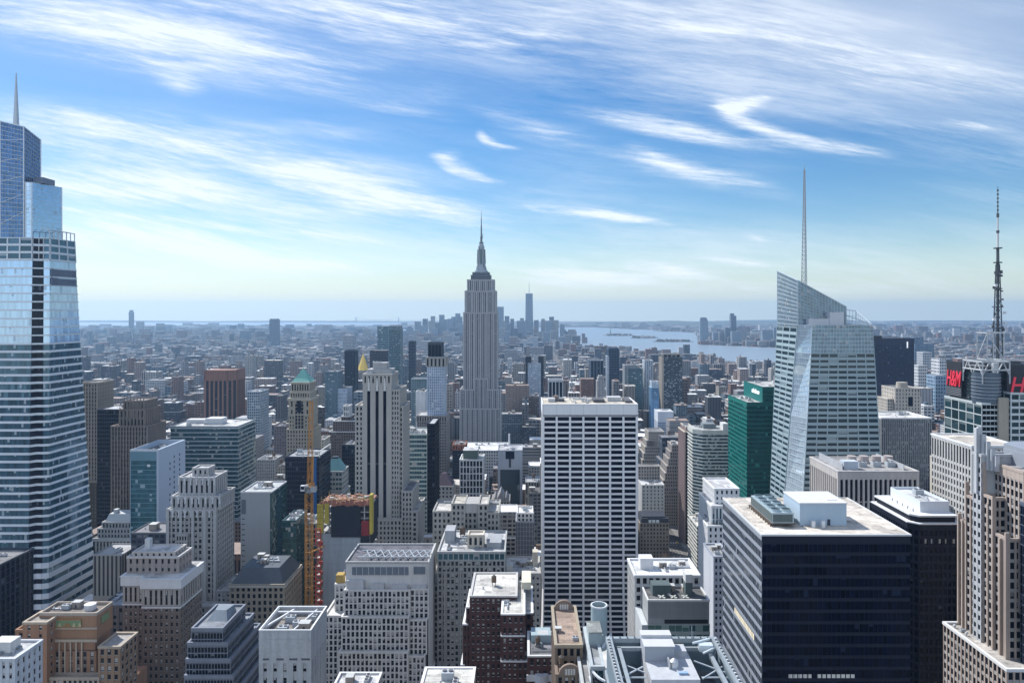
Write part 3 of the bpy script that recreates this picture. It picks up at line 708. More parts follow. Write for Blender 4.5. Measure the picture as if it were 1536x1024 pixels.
# --- near dark glass block with cream roof
def dark_block():
    x0, x1, Y, Y1, z = 76.9, 124.9, 230, 275, 187
    b = B('dark_glass_block', 'huge near-black glass office block with a bare cream roof carrying fans and a blue box', 101, 252, 'office tower')
    st = S(wallm((.006, .010, .026), .6, .2), glassm('block', (.002, .0045, .016), blind=.07, bcol=(.012, .02, .045), tilt=.01, vary=.9, spec=.10), 1.5, 3.75, .05, .30, dp=.14, ds=.10, top=2.2)
    stl = S(wallm((.29, .315, .35), .5, .12), glassm('block_side', (.02, .025, .035), blind=.12, bcol=(.2, .21, .23), tilt=.006), 1.5, 3.75, .10, .33, dp=.12, ds=.16, top=1.0)  # left face in lighter tones than the front: its sunlight is in the colours
    b.face((x0, Y, 0), (x1, Y, 0), (x1, Y, z), (x0, Y, z), (0, -1, 0), st)
    b.face((x0, Y1, 0), (x0, Y, 0), (x0, Y, z), (x0, Y1, z), (-1, 0, 0), stl)
    b.face((x1, Y, 0), (x1, Y1, 0), (x1, Y1, z), (x1, Y, z), (1, 0, 0), st, frame=False); b.part('wall', BLACK).face([(x1, Y1, 0), (x0, Y1, 0), (x0, Y1, z), (x1, Y1, z)])
    b.fp.append((x0 - 1, x1 + 1, Y - 1, Y1 + 1))
    rf = b.part('roof', flatroof((.66, .60, .52))); rf.face([(x0, Y, z + .3), (x1, Y, z + .3), (x1, Y1, z + .3), (x0, Y1, z + .3)])
    e = b.part('roof_edge', wallm((.62, .62, .60), .6, .1))
    e.box(x0 - .3, x1 + .3, Y - .3, Y + .25, z - .05, z + .5); e.box(x0 - .3, x0 + .25, Y + .25, Y1, z - .05, z + .5); e.box(x1 - .25, x1 + .3, Y + .25, Y1, z - .05, z + .5); e.box(x0 - .3, x1 + .3, Y1, Y1 + .3, z - .05, z + .5)
    # lit office rows: thin glowing boxes set on the panes stand for indoor light
    lit = b.part('lit_window', paint('office_light', (.45, .46, .44), .5, emit=.10))
    r = random.Random(3)
    for k in range(14):
        if k != 5: lit.box(85.5 + k * 1.55, 86.7 + k * 1.55, Y - .07, Y - .02, 140.4 + r.uniform(0, .3), 142.2)
    lit2 = b.part('lit_window', paint('side_light', (.72, .62, .44), .5, emit=.30), 'l2')
    for k in range(15): lit2.box(x0 - .07, x0 - .02, 238 + k * 1.5, 239.1 + k * 1.5, 149.2, 151.4)
    # plant box, cooling tower bank with six fans, small units
    p = b.part('plant_box', wallm((.42, .52, .60), .55, .08)); p.box(93, 108.8, 240, 255, z + .3, z + 7.6)
    q = b.part('plant_roof', wallm((.62, .63, .62), .7, .1)); q.box(92.8, 109, 239.8, 255.2, z + 7.6, z + 7.95, True); q.box(103.5, 107, 243, 247, z + 7.95, z + 8.1)
    d = b.part('plant_door', wallm((.05, .06, .08))); d.box(102.3, 103.3, 239.9, 240.05, z + .3, z + 2.4)
    ct = B_tower = b.part('cooling_tower', wallm((.36, .44, .47), .45, .15, .3)); ct.box(83.2, 90.4, 238.5, 261, z + 1.5, z + 5.0)
    ft = b.part('cooling_louvre', wallm((.10, .13, .13), .6)); ft.box(83.05, 83.25, 238.8, 260.7, z + 1.9, z + 4.6); ft.box(83.4, 90, 238.4, 238.5, z + 1.9, z + 4.4)
    rail = b.part('cooling_frame', wallm((.10, .07, .05), .7))
    for k in range(10): rail.bar((82.6, 238.5 + k * 2.5, z + .3), (82.6, 238.5 + k * 2.5, z + 1.6), .12)
    rail.box(82.4, 90.8, 238.1, 261.4, z + 1.2, z + 1.5, True)
    for k in range(5):
        for xx in (85.0, 88.6):
            y = 240.8 + k * 4.4
            ct.cyl(xx, y, z + 5, z + 5.8, 1.65, 1.5, 16, cap=False); ft.cyl(xx, y, z + 5.02, z + 5.3, 1.45, n=16)
    for xx in (96.2, 99.5): b.part('vent_hood', WHITE).box(xx, xx + 1.1, 237.6, 238.6, z + .3, z + 2.4)
    b.done()
dark_block()

# --- black tower with white tiered top, right of the block
def black_tower():
    x0, x1, Y, Y1, z = 169, 190.5, 310, 346, 166.5
    b = B('black_tower', 'black office tower with white-edged stepped roof decks, right of the cream roof', 180, 328, 'office tower')
    st = S(BLACK, glassm('black', (.002, .003, .010), blind=.04, bcol=(.06, .06, .07), tilt=.004, vary=.8, spec=.16), 2.0, 3.7, .30, .34, dp=.25, ds=.15, top=2)
    ch = [(x0, Y + 3), (x0 + 3.2, Y), (x1, Y), (x1, Y1), (x0, Y1)]
    for i in (4, 0, 1):
        a, c = ch[i], ch[(i + 1) % 5]; dx, dy = c[0] - a[0], c[1] - a[1]; L = sqrt(dx * dx + dy * dy)
        b.face((*a, 0), (*c, 0), (*c, z), (*a, z), (dy / L, -dx / L, 0), st)
    b.part('wall', BLACK).box(x0 + 4, x1, Y + 5, Y1, 0, z); b.fp.append((x0 - 1, x1 + 1, Y - 1, Y1 + 1))
    def deck(o, z0, z1, mat, nm):
        b.part(nm, mat).prism([(x0 - .4 + o, Y + 3 + o * .6), (x0 + 3.2 + o * .5, Y - .4 + o), (x1 + .4 - o, Y - .4 + o), (x1 + .4 - o, Y1 - o), (x0 - .4 + o, Y1 - o)], z0, z1, bottom=True)
    deck(0, z, z + .5, WHITE, 'roof'); deck(2.0, z + .5, z + 3.0, BLACK, 'upper_storey'); deck(1.2, z + 3.0, z + 3.7, WHITE, 'roof')
    m = b.part('plant_screen', wallm((.66, .70, .74), .5, .08)); m.box(x0 + 7, x1 - 1.5, Y + 6, Y + 6.4, z + 3.7, z + 8.5); m.box(x0 + 7, x0 + 7.4, Y + 6.4, Y1 - 4, z + 3.7, z + 8.5); m.box(x1 - 1.9, x1 - 1.5, Y + 6.4, Y1 - 4, z + 3.7, z + 8.5); m.box(x0 + 7, x1 - 1.5, Y1 - 4.4, Y1 - 4, z + 3.7, z + 8.5)
    b.part('plant_floor', flatroof((.55, .56, .56))).box(x0 + 7.4, x1 - 1.9, Y + 6.4, Y1 - 4.4, z + 6.5, z + 7.4)
    for k in range(5): b.prop('vent', x0 + 4.4, Y + 7 + k * 4.5, z + 3.7, .9)
    b.prop('duct', x0 + 13, Y + 14, z + 7.4, .8, pi / 2); b.prop('air_unit', x0 + 15, Y + 22, z + 7.4, 1)
    lit = b.part('lit_window', paint('dim_window', (.30, .31, .31), .5))
    for k in range(5): lit.box(x0 + 5.2 + k * 3.1, x0 + 6.4 + k * 3.1, Y - .06, Y - .02, z - 8.2, z - 5.9)
    b.done()
black_tower()

# --- pink granite stepped tower, right edge
def pink_tower():
    b = B('pink_granite_tower', 'pink granite postmodern tower with stepped piers and white finial, right edge', 195, 272, 'skyscraper')
    st = S(PINK, G_DARK, 2.3, 3.6, .30, .34, dp=.35, ds=.18, span=wallm((.36, .34, .32), .6))
    stg = S(wallm((.46, .47, .48), .6), G_DARK, 2.6, 3.6, .42, .45, dp=.3, ds=.2)
    glz = S(wallm((.10, .12, .16), .4), G_NAVY, 1.6, 3.6, .06, .10, dp=.15, ds=.12)
    # lower block, main shaft wings rising to the middle
    b.tier(169.8, 235, 250, 287.5, 0, 133, st, roof=(.5, .47, .43), cop=WHITE)
    steps = [(287, 282, 175, 176.0), (282, 276.5, 186, 175.6), (276.5, 271.5, 204, 174.8), (271.5, 266, 189, 175.6), (266, 258.5, 176, 176.2)]
    for i, (ya, yb, zt, xx) in enumerate(steps):
        s_ = stg if i == 2 else st
        b.tier(xx, 232, yb, ya, 133, zt, dict(s_), roof=(.4, .38, .36), frames='L' + ('F' if i in (4, 3) else ''))
    pier = b.part('pier', PINK)
    for yy, zt in ((287, 178), (284.4, 176), (282, 192), (279, 182), (276.4, 198), (271.6, 202), (268.8, 187), (266, 190), (262, 176), (258.7, 179)):
        pier.box(175.0, 176.5, yy - .36, yy + .36, 133, zt)
    b.tier(180, 232, 256, 281, 150, 201, dict(st, top=3), roof=(.4, .38, .36), frames='LF')
    b.tier(179, 186, 252, 256.3, 133, 190, dict(glz), roof=(.3, .3, .3), frames='LF'); b.tier(189, 205, 250.4, 256, 100, 184, glz, roof=(.3, .3, .3), frames='LF')
    pier.box(186.2, 188.8, 250.5, 256, 120, 186); pier.box(205.2, 208.5, 249.6, 256, 100, 193)
    # grey metal drum plant storey and the white stepped finial
    d = b.part('plant_storey', wallm((.30, .33, .37), .5, .1, .3))
    pol = [(186, 262), (191, 257.5), (228, 257.5), (228, 280), (191, 280), (186, 276)]
    d.prism(pol, 201, 206.5); d.prism([(x * .985 + 3, y) for x, y in pol], 206.5, 208.2)
    f = b.part('finial', wallm((.52, .53, .54), .6))
    for k, (hh, yy) in enumerate(((216, 274), (213.2, 272.8), (210.6, 271.6), (208, 270.4), (205.6, 269.2))): f.box(174.4 + k * .9, 175.9 + k * .9, yy - .9, yy + .05, 199, hh - .8)
    f.box(173.8, 174.5, 273.2, 274.6, 190, 214.6)
    b.prop('duct', 190, 259, 203.4, .6); b.prop('vent', 172, 284, 133, 1.0); b.prop('air_unit', 173, 280.5, 133.2, .45); b.prop('vent', 172.3, 277, 133, 1.0)
    b.done()
pink_tower()

# --- broadcast tower with red signs, right edge
def broadcast():
    b = B('broadcast_tower', 'dark glass tower with red illuminated letter signs and tall antenna mast, far right', 360, 545, 'skyscraper')
    wm = wallm((.52, .57, .58), .45, .1, .2)
    gl = glassm('broad', (.015, .04, .05), metal=.2, blind=.22, bcol=(.12, .16, .17), tilt=.02, vary=.8)
    st = S(wm, gl, 9.2, 8.0, .07, .10, dp=.35, ds=.3); st2 = S(wm, gl, 3.0, 4.0, .05, .30, dp=.2, ds=.2)
    Y, Y1 = 520, 566
    b.tier(335, 386, Y, Y1, 0, 191, st, frames='L', roof=(.3, .3, .3)); b.face((335, Y, 0), (386, Y, 0), (386, Y, 191), (335, Y, 191), (0, -1, 0), st2, ext=1)
    b.part('stone_bay', wallm((.42, .38, .30))).box(346, 353.5, Y - 1.6, Y + 2, 0, 196); b.tier(354.5, 390, Y - 2.4, Y + 5, 0, 199, S(wm, gl, 5.5, 5.0, .12, .35, dp=.4, ds=.3), frames='FL')
    tw = S(wallm((.035, .04, .05), .5), gl, 3, 4, .2, .35, dp=.2, ds=.2)
    b.tier(338, 386, Y + 7, Y1 - 2, 191, 217, tw, frames='FL')
    dr = b.part('drum', wallm((.10, .13, .17), .35, .1, .4)); dr.cyl(343.5, Y + 8.5, 191, 214, 9.3, n=28)
    rg = b.part('drum_band', wallm((.30, .34, .38), .35, .1, .4))
    for k in range(7): rg.cyl(343.5, Y + 8.5, 195 + k * 2.5, 195.5 + k * 2.5, 9.7, n=28, bottom=True)
    sg = b.part('sign_board', wallm((.03, .032, .038), .5)); sg.box(335.2, 336.2, 545, 564.5, 193, 220); sg.box(355.5, 386, Y + 3.4, Y + 4.4, 196, 219.5)
    for k in range(5): b.part('sign_rail', wallm((.30, .32, .34), .5)).box(335.0, 335.2, 545.2, 564.3, 194 + k * 1.3, 194.3 + k * 1.3)
    red = paint('sign_red', (.62, .03, .06), .5, emit=.16)
    def word(txt, loc, rx, rz, size, sx):
        cu = bpy.data.curves.new('sign_letters', 'FONT'); cu.body = txt; cu.size = size; cu.extrude = .3; cu.shear = .25; cu.offset = .10; cu.space_character = .95; cu.align_x = 'CENTER'; cu.materials.append(red)
        text_part(b, 'sign_letters', cu, loc, rz, (sx, 1, 1))
    word('H&M', (334.8, 554.8, 201), 0, -pi / 2, 17.5, .50); word('H&M', (372, Y + 3.0, 199), 0, 0, 17, .85)
    # white truss on the roof, cube frame and mast
    t = b.part('roof_truss', wallm((.50, .52, .53), .5, .15))
    x0, x1, y0, y1 = 336, 356, Y + 1, Y + 24
    for x in (x0, x1):
        for y in (y0, y1): t.bar((x, y, 206), (x, y, 222), .42)
    for z in (222, 216):
        t.bar((x0, y0, z), (x1, y0, z), .5); t.bar((x0, y0, z), (x0, y1, z), .5); t.bar((x1, y0, z), (x1, y1, z), .5); t.bar((x0, y1, z), (x1, y1, z), .5)
    for k in range(4):
        xa = x0 + (x1 - x0) * k / 4; xb = x0 + (x1 - x0) * (k + 1) / 4; t.bar((xa, y0, 222 if k % 2 else 212), (xb, y0, 212 if k % 2 else 222), .3)
        ya = y0 + (y1 - y0) * k / 4; yb = y0 + (y1 - y0) * (k + 1) / 4; t.bar((x0, ya, 222 if k % 2 else 212), (x0, yb, 212 if k % 2 else 222), .3)
    t.cyl(348, Y + 5, 214, 221, 2.4, n=12)
    u0, u1, v0, v1 = 344, 356.5, Y + 8, Y + 20
    for x in (u0, u1):
        for y in (v0, v1): t.bar((x, y, 222), (x, y, 243), .34)
    for z in (223, 243):
        for p_, q_ in (((u0, v0), (u1, v0)), ((u1, v0), (u1, v1)), ((u1, v1), (u0, v1)), ((u0, v1), (u0, v0))): t.bar((*p_, z), (*q_, z), .34)
    t.bar((u0, v0, 243), (u1, v0, 223), .22); t.bar((u0, v1, 223), (u0, v0, 243), .22)
    a = b.part('antenna_mast', wallm((.09, .10, .11), .5, .1)); mx, my = 362.5, Y + 24
    zl = [218 + 5.5 * k for k in range(15)]
    for q in range(4):
        a0 = pi / 4 + q * pi / 2; a1 = a0 + pi / 2
        for u, v in zip(zl, zl[1:]):
            r0 = 3.6 - 2.5 * (u - 218) / 80; r1 = 3.6 - 2.5 * (v - 218) / 80
            p0 = (mx + r0 * cos(a0), my + r0 * sin(a0), u); p1 = (mx + r1 * cos(a0), my + r1 * sin(a0), v); p2 = (mx + r1 * cos(a1), my + r1 * sin(a1), v)
            a.bar(p0, p1, .32); a.bar(p0, p2, .2, 3); a.bar(p1, p2, .2, 3)
    a.cyl(mx, my, 225, 295, 1.0, n=8); a.cyl(mx, my, 295, 307, 1.15, 1.0, 8)
    for z in (246, 262, 276, 296, 307): a.cyl(mx, my, z, z + .8, 3.0 if z > 270 else 3.8, n=10, bottom=True)
    r = random.Random(5)
    for k in range(26):
        z = r.uniform(226, 290); an = r.uniform(0, 6.28); rr = 4.6 - 2.4 * (z - 218) / 80; a.box(mx + rr * cos(an) - .5, mx + rr * cos(an) + .5, my + rr * sin(an) - .5, my + rr * sin(an) + .5, z, z + r.uniform(1, 2.6))
    wsh = b.part('antenna_dish', WHITE)
    for x, z in ((mx + 4, 249), (mx - 4.4, 252), (mx + 3.6, 257), (mx - 3, 278)): wsh.cyl(x, my - 2.5, z, z + 1.8, 1.1, n=10)
    wp = b.part('antenna_pole', wallm((.60, .60, .58), .5, .05)); wp.cyl(mx, my, 307, 319, .75, n=8); a.cyl(mx, my, 319, 321, 1.1, n=8); wp.cyl(mx, my, 321, 331, .6, n=8)
    a.cyl(mx, my, 331, 334, 1.0, n=8); a.cyl(mx, my, 334, 354.5, .4, .2, 6)
    for k in range(6): a.cyl(mx, my, 336 + k * 3.0, 337.2 + k * 3.0, .75, n=6)
    g = b.part('wind_frame', wallm((.14, .15, .16))); g.box(357, 375, Y + 17, Y + 31, 217, 221, True); g.box(352, 392, Y + 15, Y + 36, 221, 221.6, True)
    b.done()
broadcast()

# --- emerald glass block with script sign
def emerald():
    b = B('emerald_glass_block', 'emerald green glass office block with a white script sign on its raised corner', 215, 650, 'office tower')
    gm = wallm((.008, .11, .10), .35, .12)
    st = S(gm, G_GREEN, 1.8, 3.9, .05, .30, dp=.12, ds=.1, top=2.5); sl = S(wallm((.012, .17, .14), .35, .12), glassm('emer_side', (.0, .12, .11), metal=.35, blind=.08, tilt=.02, vary=.7, bcol=(.1, .3, .27)), 1.8, 3.9, .05, .32, dp=.12, ds=.14, top=2.5)  # side copy is a lighter green than the front, sunlight put into the colour
    Y = 620; x0 = X(1120.5, Y); x1 = x0 + 56; Y1 = 677
    for s_, A, Q, n, zt in ((st, (x0, Y), (x1, Y), (0, -1, 0), 179), (sl, (x0, Y1), (x0, Y), (-1, 0, 0), 179)): b.face((*A, 0), (*Q, 0), (*Q, zt), (*A, zt), n, s_)
    b.part('wall', gm).box(x0 + 1, x1, Y + 1, Y1, 0, 178); b.fp.append((x0 - 1, x1 + 1, Y - 1, Y1 + 1)); b.roof(x0, x1, Y, Y1, 179, (.5, .5, .48), .6, .2, gm)
    xa, ya, yb, zt = x0 + 13.5, Y + .05, Y1 - 4, 192.5
    plain = S(gm, G_GREEN, 1.8, 3.9, .04, .0, dp=.1)
    m = b.part('sign_wall', wallm((.008, .15, .135), .4, .10)); m.face([(xa, yb, 179), (xa, ya, 179), (xa, ya, zt), (xa, yb, zt)])
    b.face((xa, ya, 179.5), (x1, ya, 179.5), (x1, ya, zt), (xa, ya, zt), (0, -1, 0), st); b.part('wall', gm).box(xa + .2, x1, ya + .3, yb, 178, zt - .2); b.roof(xa, x1, ya, yb, zt, (.45, .45, .44), .6, .15, gm)
    cu = bpy.data.curves.new('sign_letters', 'FONT'); cu.body = 'salesforce'; cu.size = 5.6; cu.extrude = .25; cu.offset = .08; cu.shear = .2; cu.align_x = 'CENTER'; cu.materials.append(paint('sign_white', (.85, .88, .88), .5, emit=.4))
    text_part(b, 'sign_letters', cu, (xa - .3, 638, 185.5), -pi / 2, (.9, 1, 1))
    b.clutter(x0 + 1, xa - 1, Y + 4, Y1 - 10, 179, 5, 0, 2, .8); b.clutter(xa + 6, x1 - 4, Y + 8, Y1 - 10, zt, 4, 0, 3)
    b.done()
emerald()

# --- near rooftop with open steel frame, bottom centre
def frame_roof():
    x0, x1, y0, y1, z = 22.4, 52.4, 150, 195, 170.5
    b = B('framed_roof_tower', 'near grey roof with open steel frame, braces and a pale plant house', 37, 172, 'office tower')
    gm = wallm((.34, .38, .40), .45, .15, .3)
    st = S(gm, G_TEAL, 1.6, 3.6, .12, .30, dp=.25, ds=.2)
    b.tier(x0, x1, y0, y1, 0, 160, st, roof=(.16, .17, .18), frames='LFR')
    f = b.part('roof_frame', wallm((.30, .34, .36), .5, .25, .3))
    for (a, c, d, e) in ((x0 - .2, x1 + .2, y1 - 1.2, y1), (x0 - .2, x0 + 1.4, y0, y1 - 1.2), (x1 - 1.4, x1 + .2, y0, y1 - 1.2)):
        f.box(a, c, d, e, z - 1.2, z, True); f.box(a, c, d, e, 160, 161.4, True)
    f.box(x0 + 2.6, x0 + 3.6, y0, y1 - 3, z - 2.4, z - 1.5, True); f.box(x1 - 3.6, x1 - 2.6, y0, y1 - 3, z - 2.4, z - 1.5, True); f.box(x0 + 2.6, x1 - 2.6, y1 - 3.4, y1 - 2.6, z - 2.4, z - 1.5, True)
    gm2 = b.part('screen_wall', wallm((.20, .27, .32), .4, .15, .3)); gm2.box(x0, x0 + .3, y0, y1 - 1.2, 161.4, z - 1.2); gm2.box(x1 - .3, x1, y0, y1 - 1.2, 161.4, z - 1.2); gm2.box(x0 + .3, x1 - .3, y1 - .5, y1 - .1, 161.4, z - 1.2)
    dk = b.part('rail_bracket', wallm((.10, .11, .12), .6)); wt = b.part('rail_panel', wallm((.70, .71, .71), .6, .1))
    for k in range(26):
        y = y0 + 1 + k * 1.66
        for xx in (x0 + .1, x1 - .7):
            dk.box(xx, xx + .6, y, y + .62, z, z + .32); wt.box(xx + .1, xx + .5, y + .7, y + 1.4, z, z + .12)
    for k in range(14): dk.box(x0 + 1.5 + k * 2, x0 + 1.8 + k * 2, y1 - 1.0, y1 - .5, z, z + .3)
    br = b.part('brace', wallm((.17, .145, .125), .7)); bl = b.part('brace', wallm((.50, .55, .58), .45, .1, .4), 'lb')
    for side, xa, xb in ((-1, x0 + 1.2, 30.6), (1, 44.6, x1 - 1.2)):
        for y in (164, 170.5): br.bar((xa, y, z - 3.4), (xb, y, z - 3.4), .26)
        for y, yy in ((164, 167.5), (158, 161.5), (170.5, 174)): br.bar((xa if side > 0 else xb, yy, z - 3.8), ((xa + xb) / 2, y, z - 3.8), .18)
        for y, yy in ((187, 181), (178, 184)): bl.bar((xa, y, z - 2.8), (xb, yy, z - 2.8), .15)
        bl.bar((xa, 179, z - 3), (xb, 179, z - 3), .15)
    fl = b.part('deck', flatroof((.70, .70, .69)))
    for (a, c, d, e) in ((x0 + 4, 31, 160, 169), (x0 + 4, 31, 150.5, 158.5), (45, x1 - 4, 160, 168), (45, x1 - 4, 150.5, 158.5), (x0 + 4, 31, 171.5, 177)): fl.box(a, c, d, e, 160.3, 163.5)
    tk = b.part('plant_deck', wallm((.46, .47, .48), .6, .12)); tk.box(31.6, 43.8, 177.0, 193, 160.1, 168.0); tk.box(31.6, 43.8, 150.5, 176.9, 160.1, 164.5); tk.box(38.5, 43.0, 188.5, 192.5, 168, 169.6)
    h = b.part('plant_house', wallm((.38, .40, .43), .55, .08)); h.box(31.5, 39.2, 186, 193.4, 168.0, 171.9)
    t2 = b.part('plant_roof', wallm((.55, .55, .55), .7, .12)); t2.box(31.3, 39.4, 185.8, 193.6, 171.9, 172.1, True); t2.box(31.3, 39.4, 190.6, 193.6, 172.1, 172.9)
    fn = b.part('exhaust_fan', wallm((.55, .57, .58), .3, .1, .6)); fn.cyl(38.6, 183.4, 168, 169.6, 1.25, 1.1, 16); fn.cyl(38.6, 183.4, 169.6, 170.2, 1.1, .3, 16); fn.box(37.0, 37.4, 182.2, 184.6, 168, 170)
    b.part('skylight', wallm((.25, .36, .50), .3)).box(39.0, 41.3, 179.2, 180.2, 168.02, 168.5)
    ap = b.part('antenna', STEEL); ap.bar((45.6, 193.8, z), (45.6, 193.8, z + 3.4), .07); ap.bar((45.9, 193.8, z), (45.9, 193.8, z + 2), .05); 
    cr = b.part('cleaning_rig', wallm((.60, .66, .68), .4, .1, .3)); cr.box(46.6, 50.2, 189, 191, z - 1.4, z + .3); cr.bar((45, 190, z + .5), (50, 192.4, z + .5), .22); cr.bar((47, 187, z - .8), (50.5, 189, z - .3), .2)
    b.done()
frame_roof()
# ------------------------------------------------------------------ other buildings, near to far
def zl(Y): return max(0, floor(H - .532 * Y))
def simple(name, label, pl, pr, pt, Y, D, st, roof=(.2, .2, .2), n=3, tank=0, up=(), cat='building', fin=None, par=1.0, cop=None, nx=None, group=None, base=()):
    x0, x1, y0, y1, z = pxr(pl, pr, pt, Y, D)
    b = B(name, label, (x0 + x1) / 2, Y + D / 2, cat, group); b.box = (x0, x1, y0, y1, z)
    body(b, x0, x1, y0, y1, z, st, zl(Y) if st['win'] else 0, roof=roof, par=par, cop=cop, nx=nx)
    top = (x0, x1, y0, y1, z)
    for (l, r, f, k, dz, s_) in up:
        a, c, d, e, zz = top; top = (a + l, c - r, d + f, e - k, zz + dz)
        b.tier(top[0], top[1], top[2], top[3], zz, zz + dz, s_ or low(st), roof=roof, par=par, cop=cop)
    for (l, r, f, k, zt, s_) in base:      # lower wings round the shaft
        b.tier(x0 - l, x1 + r, y0 - f, y1 + k, 0, zt, s_ or st, roof=roof, cop=cop)
    b.top = top
    if n or tank: b.clutter(top[0] + 1, top[1] - 1, top[2] + 1, top[3] - 1, top[4], n, tank)
    if fin: fin(b, *top)
    b.done()
    return b
W1 = dict(win=1)

# left foreground
simple('dark_corner_block', 'near-black ribbed office block in the lower left corner', -140, -39, 867, 352, 42, S(wallm((.035, .045, .065), .4), G_NAVY, 3.4, 3.6, .16, .08, dp=.5, ds=.2), n=3)
def _wcorner(b, x0, x1, y0, y1, z): b.part('penthouse', WCON).box(x1 - 14, x1 - 6, y0 + 6, y1 - 4, z, z + 4.5)
simple('white_corner_house', 'white rendered block with cluttered roof, cut off by the lower left corner', -40, 22, 990, 286, 16, PUN(wallm((.58, .60, .62)), 3, 3.6, .6, .5, win=1), roof=(.55, .56, .57), n=4, fin=_wcorner)

def brick_panel():
    b = B('ornate_brick_tower', 'orange brick art deco tower with a green faience panel under its flat top', -214, 340)
    st = PUN(ORNG, 3.3, 3.7, .52, .40, win=1, span=BROWN); pl = S(ORNG, G_DARK, 3.3, 3.7, 1, 1)
    W = dict(st)
    x0, x1, Y = X(59, 330), X(144, 330), 330
    zt = 118.0
    b.tier(x0, x1, Y, Y + 13, 70, 102, W, roof=None); b.part('wall', ORNG).box(x0, x1, Y, Y + 13, 0, 70); b.part('wall', ORNG).box(x0 + .6, x1 - .6, Y + .3, Y + 12.7, 102, 107)
    b.tier(x0, x1, Y + .4, Y + 13, 107, zt, dict(PUN(wallm((.33, .19, .11)), 8.8, 12, 1, 1), dp=.1), roof=(.20, .17, .15), par=1.4, cop=wallm((.42, .35, .28)))
    tr = b.part('stone_trim', wallm((.46, .38, .29)))
    tr.box(x0 - .7, x1 + .7, Y - .8, Y - .35, 106.2, 107.4, True); tr.box(x0 - .5, x1 + .5, Y - .5, Y + .3, 112.0, 112.6, True); tr.box(x0 + 6, x1 - 6.2, Y - .55, Y - .4, 88, 91.4)
    for k in range(7): tr.box(x0 + 4.2 + k * 2.6, x0 + 4.8 + k * 2.6, Y - .75, Y - .4, 92, 106)
    pn = b.part('faience_panel', wallm((.20, .27, .14), .5)); pn.box(x0 + 6.6, x1 - 7, Y - .3, Y + .29, 113.0, 116.2)
    fb = b.part('faience_border', wallm((.36, .16, .07), .5)); fb.box(x0 + 6.3, x1 - 6.7, Y - .35, Y + .3, 112.6, 113.0); fb.box(x0 + 6.3, x1 - 6.7, Y - .35, Y + .3, 116.2, 116.6)
    su = b.part('sun_relief', wallm((.42, .20, .08), .5)); c_ = (x0 + x1) / 2 - .2
    for r0 in (1.5, .9): 
        for k in range(8):
            a0, a1 = pi * k / 8, pi * (k + 1) / 8; su.bar((c_ + r0 * cos(a0), Y - .4, 113.1 + r0 * sin(a0)), (c_ + r0 * cos(a1), Y - .4, 113.1 + r0 * sin(a1)), .16)
    ry = b.part('griffin_relief', wallm((.46, .42, .24), .5))
    for k in (-6.0, -3.4, 3.4, 6.0): ry.prism([(c_ + k - .8, Y - .5), (c_ + k + .8, Y - .5), (c_ + k + .8, Y - .32), (c_ + k - .8, Y - .32)], 113.2, 114.9, [(c_ + k - .2, Y - .5), (c_ + k + .5, Y - .5), (c_ + k + .5, Y - .32), (c_ + k - .2, Y - .32)])
    p2 = b.part('faience_panel', wallm((.20, .27, .14), .5)); p2.box(x1 + .3, x1 + .5, Y + 3.5, Y + 9.5, 113, 116.2)
    # shoulder blocks and lower wings
    b.tier(X(36, 324), X(70, 324), 324, 336, 70, 117, dict(PUN(ORNG, 5, 3.7, .75, .55, win=1)), roof=(.3, .27, .24), cop=tr and wallm((.46, .38, .29)))
    b.tier(X(25, 332), X(40, 332), 332, 346, 60, 110, PUN(ORNG, 4, 3.7, .6, .5, win=1), roof=(.3, .27, .24))
    b.tier(X(70, 325), X(147, 325), 325.5, 329.6, 70, 91, dict(PUN(wallm((.42, .35, .28)), 2.4, 3.6, .42, .4, win=1)), roof=(.3, .26, .22))
    b.tier(X(149, 326), X(180, 326), 326, 340, 60, 105, PUN(wallm((.30, .20, .13)), 3.3, 3.6, .5, .42, win=1), roof=(.36, .34, .32), frames='FR', cop=wallm((.46, .38, .29)))
    b.part('wall', ORNG).box(X(30, 330), X(183, 330), 330.5, 352, 0, 84)
    b.part('roof_tank', wallm((.62, .63, .63), .5)).cyl(-206.5, 337.5, zt, zt + 2.6, 2.6, 2.6, 20)
    b.prop('air_unit', -218, 338, zt, .9); b.prop('stair_head', -214, 340, zt, .8); b.prop('duct', -221, 337, zt, .6)
    b.fp.append((-236, -196, 322, 353)); b.done()
brick_panel()

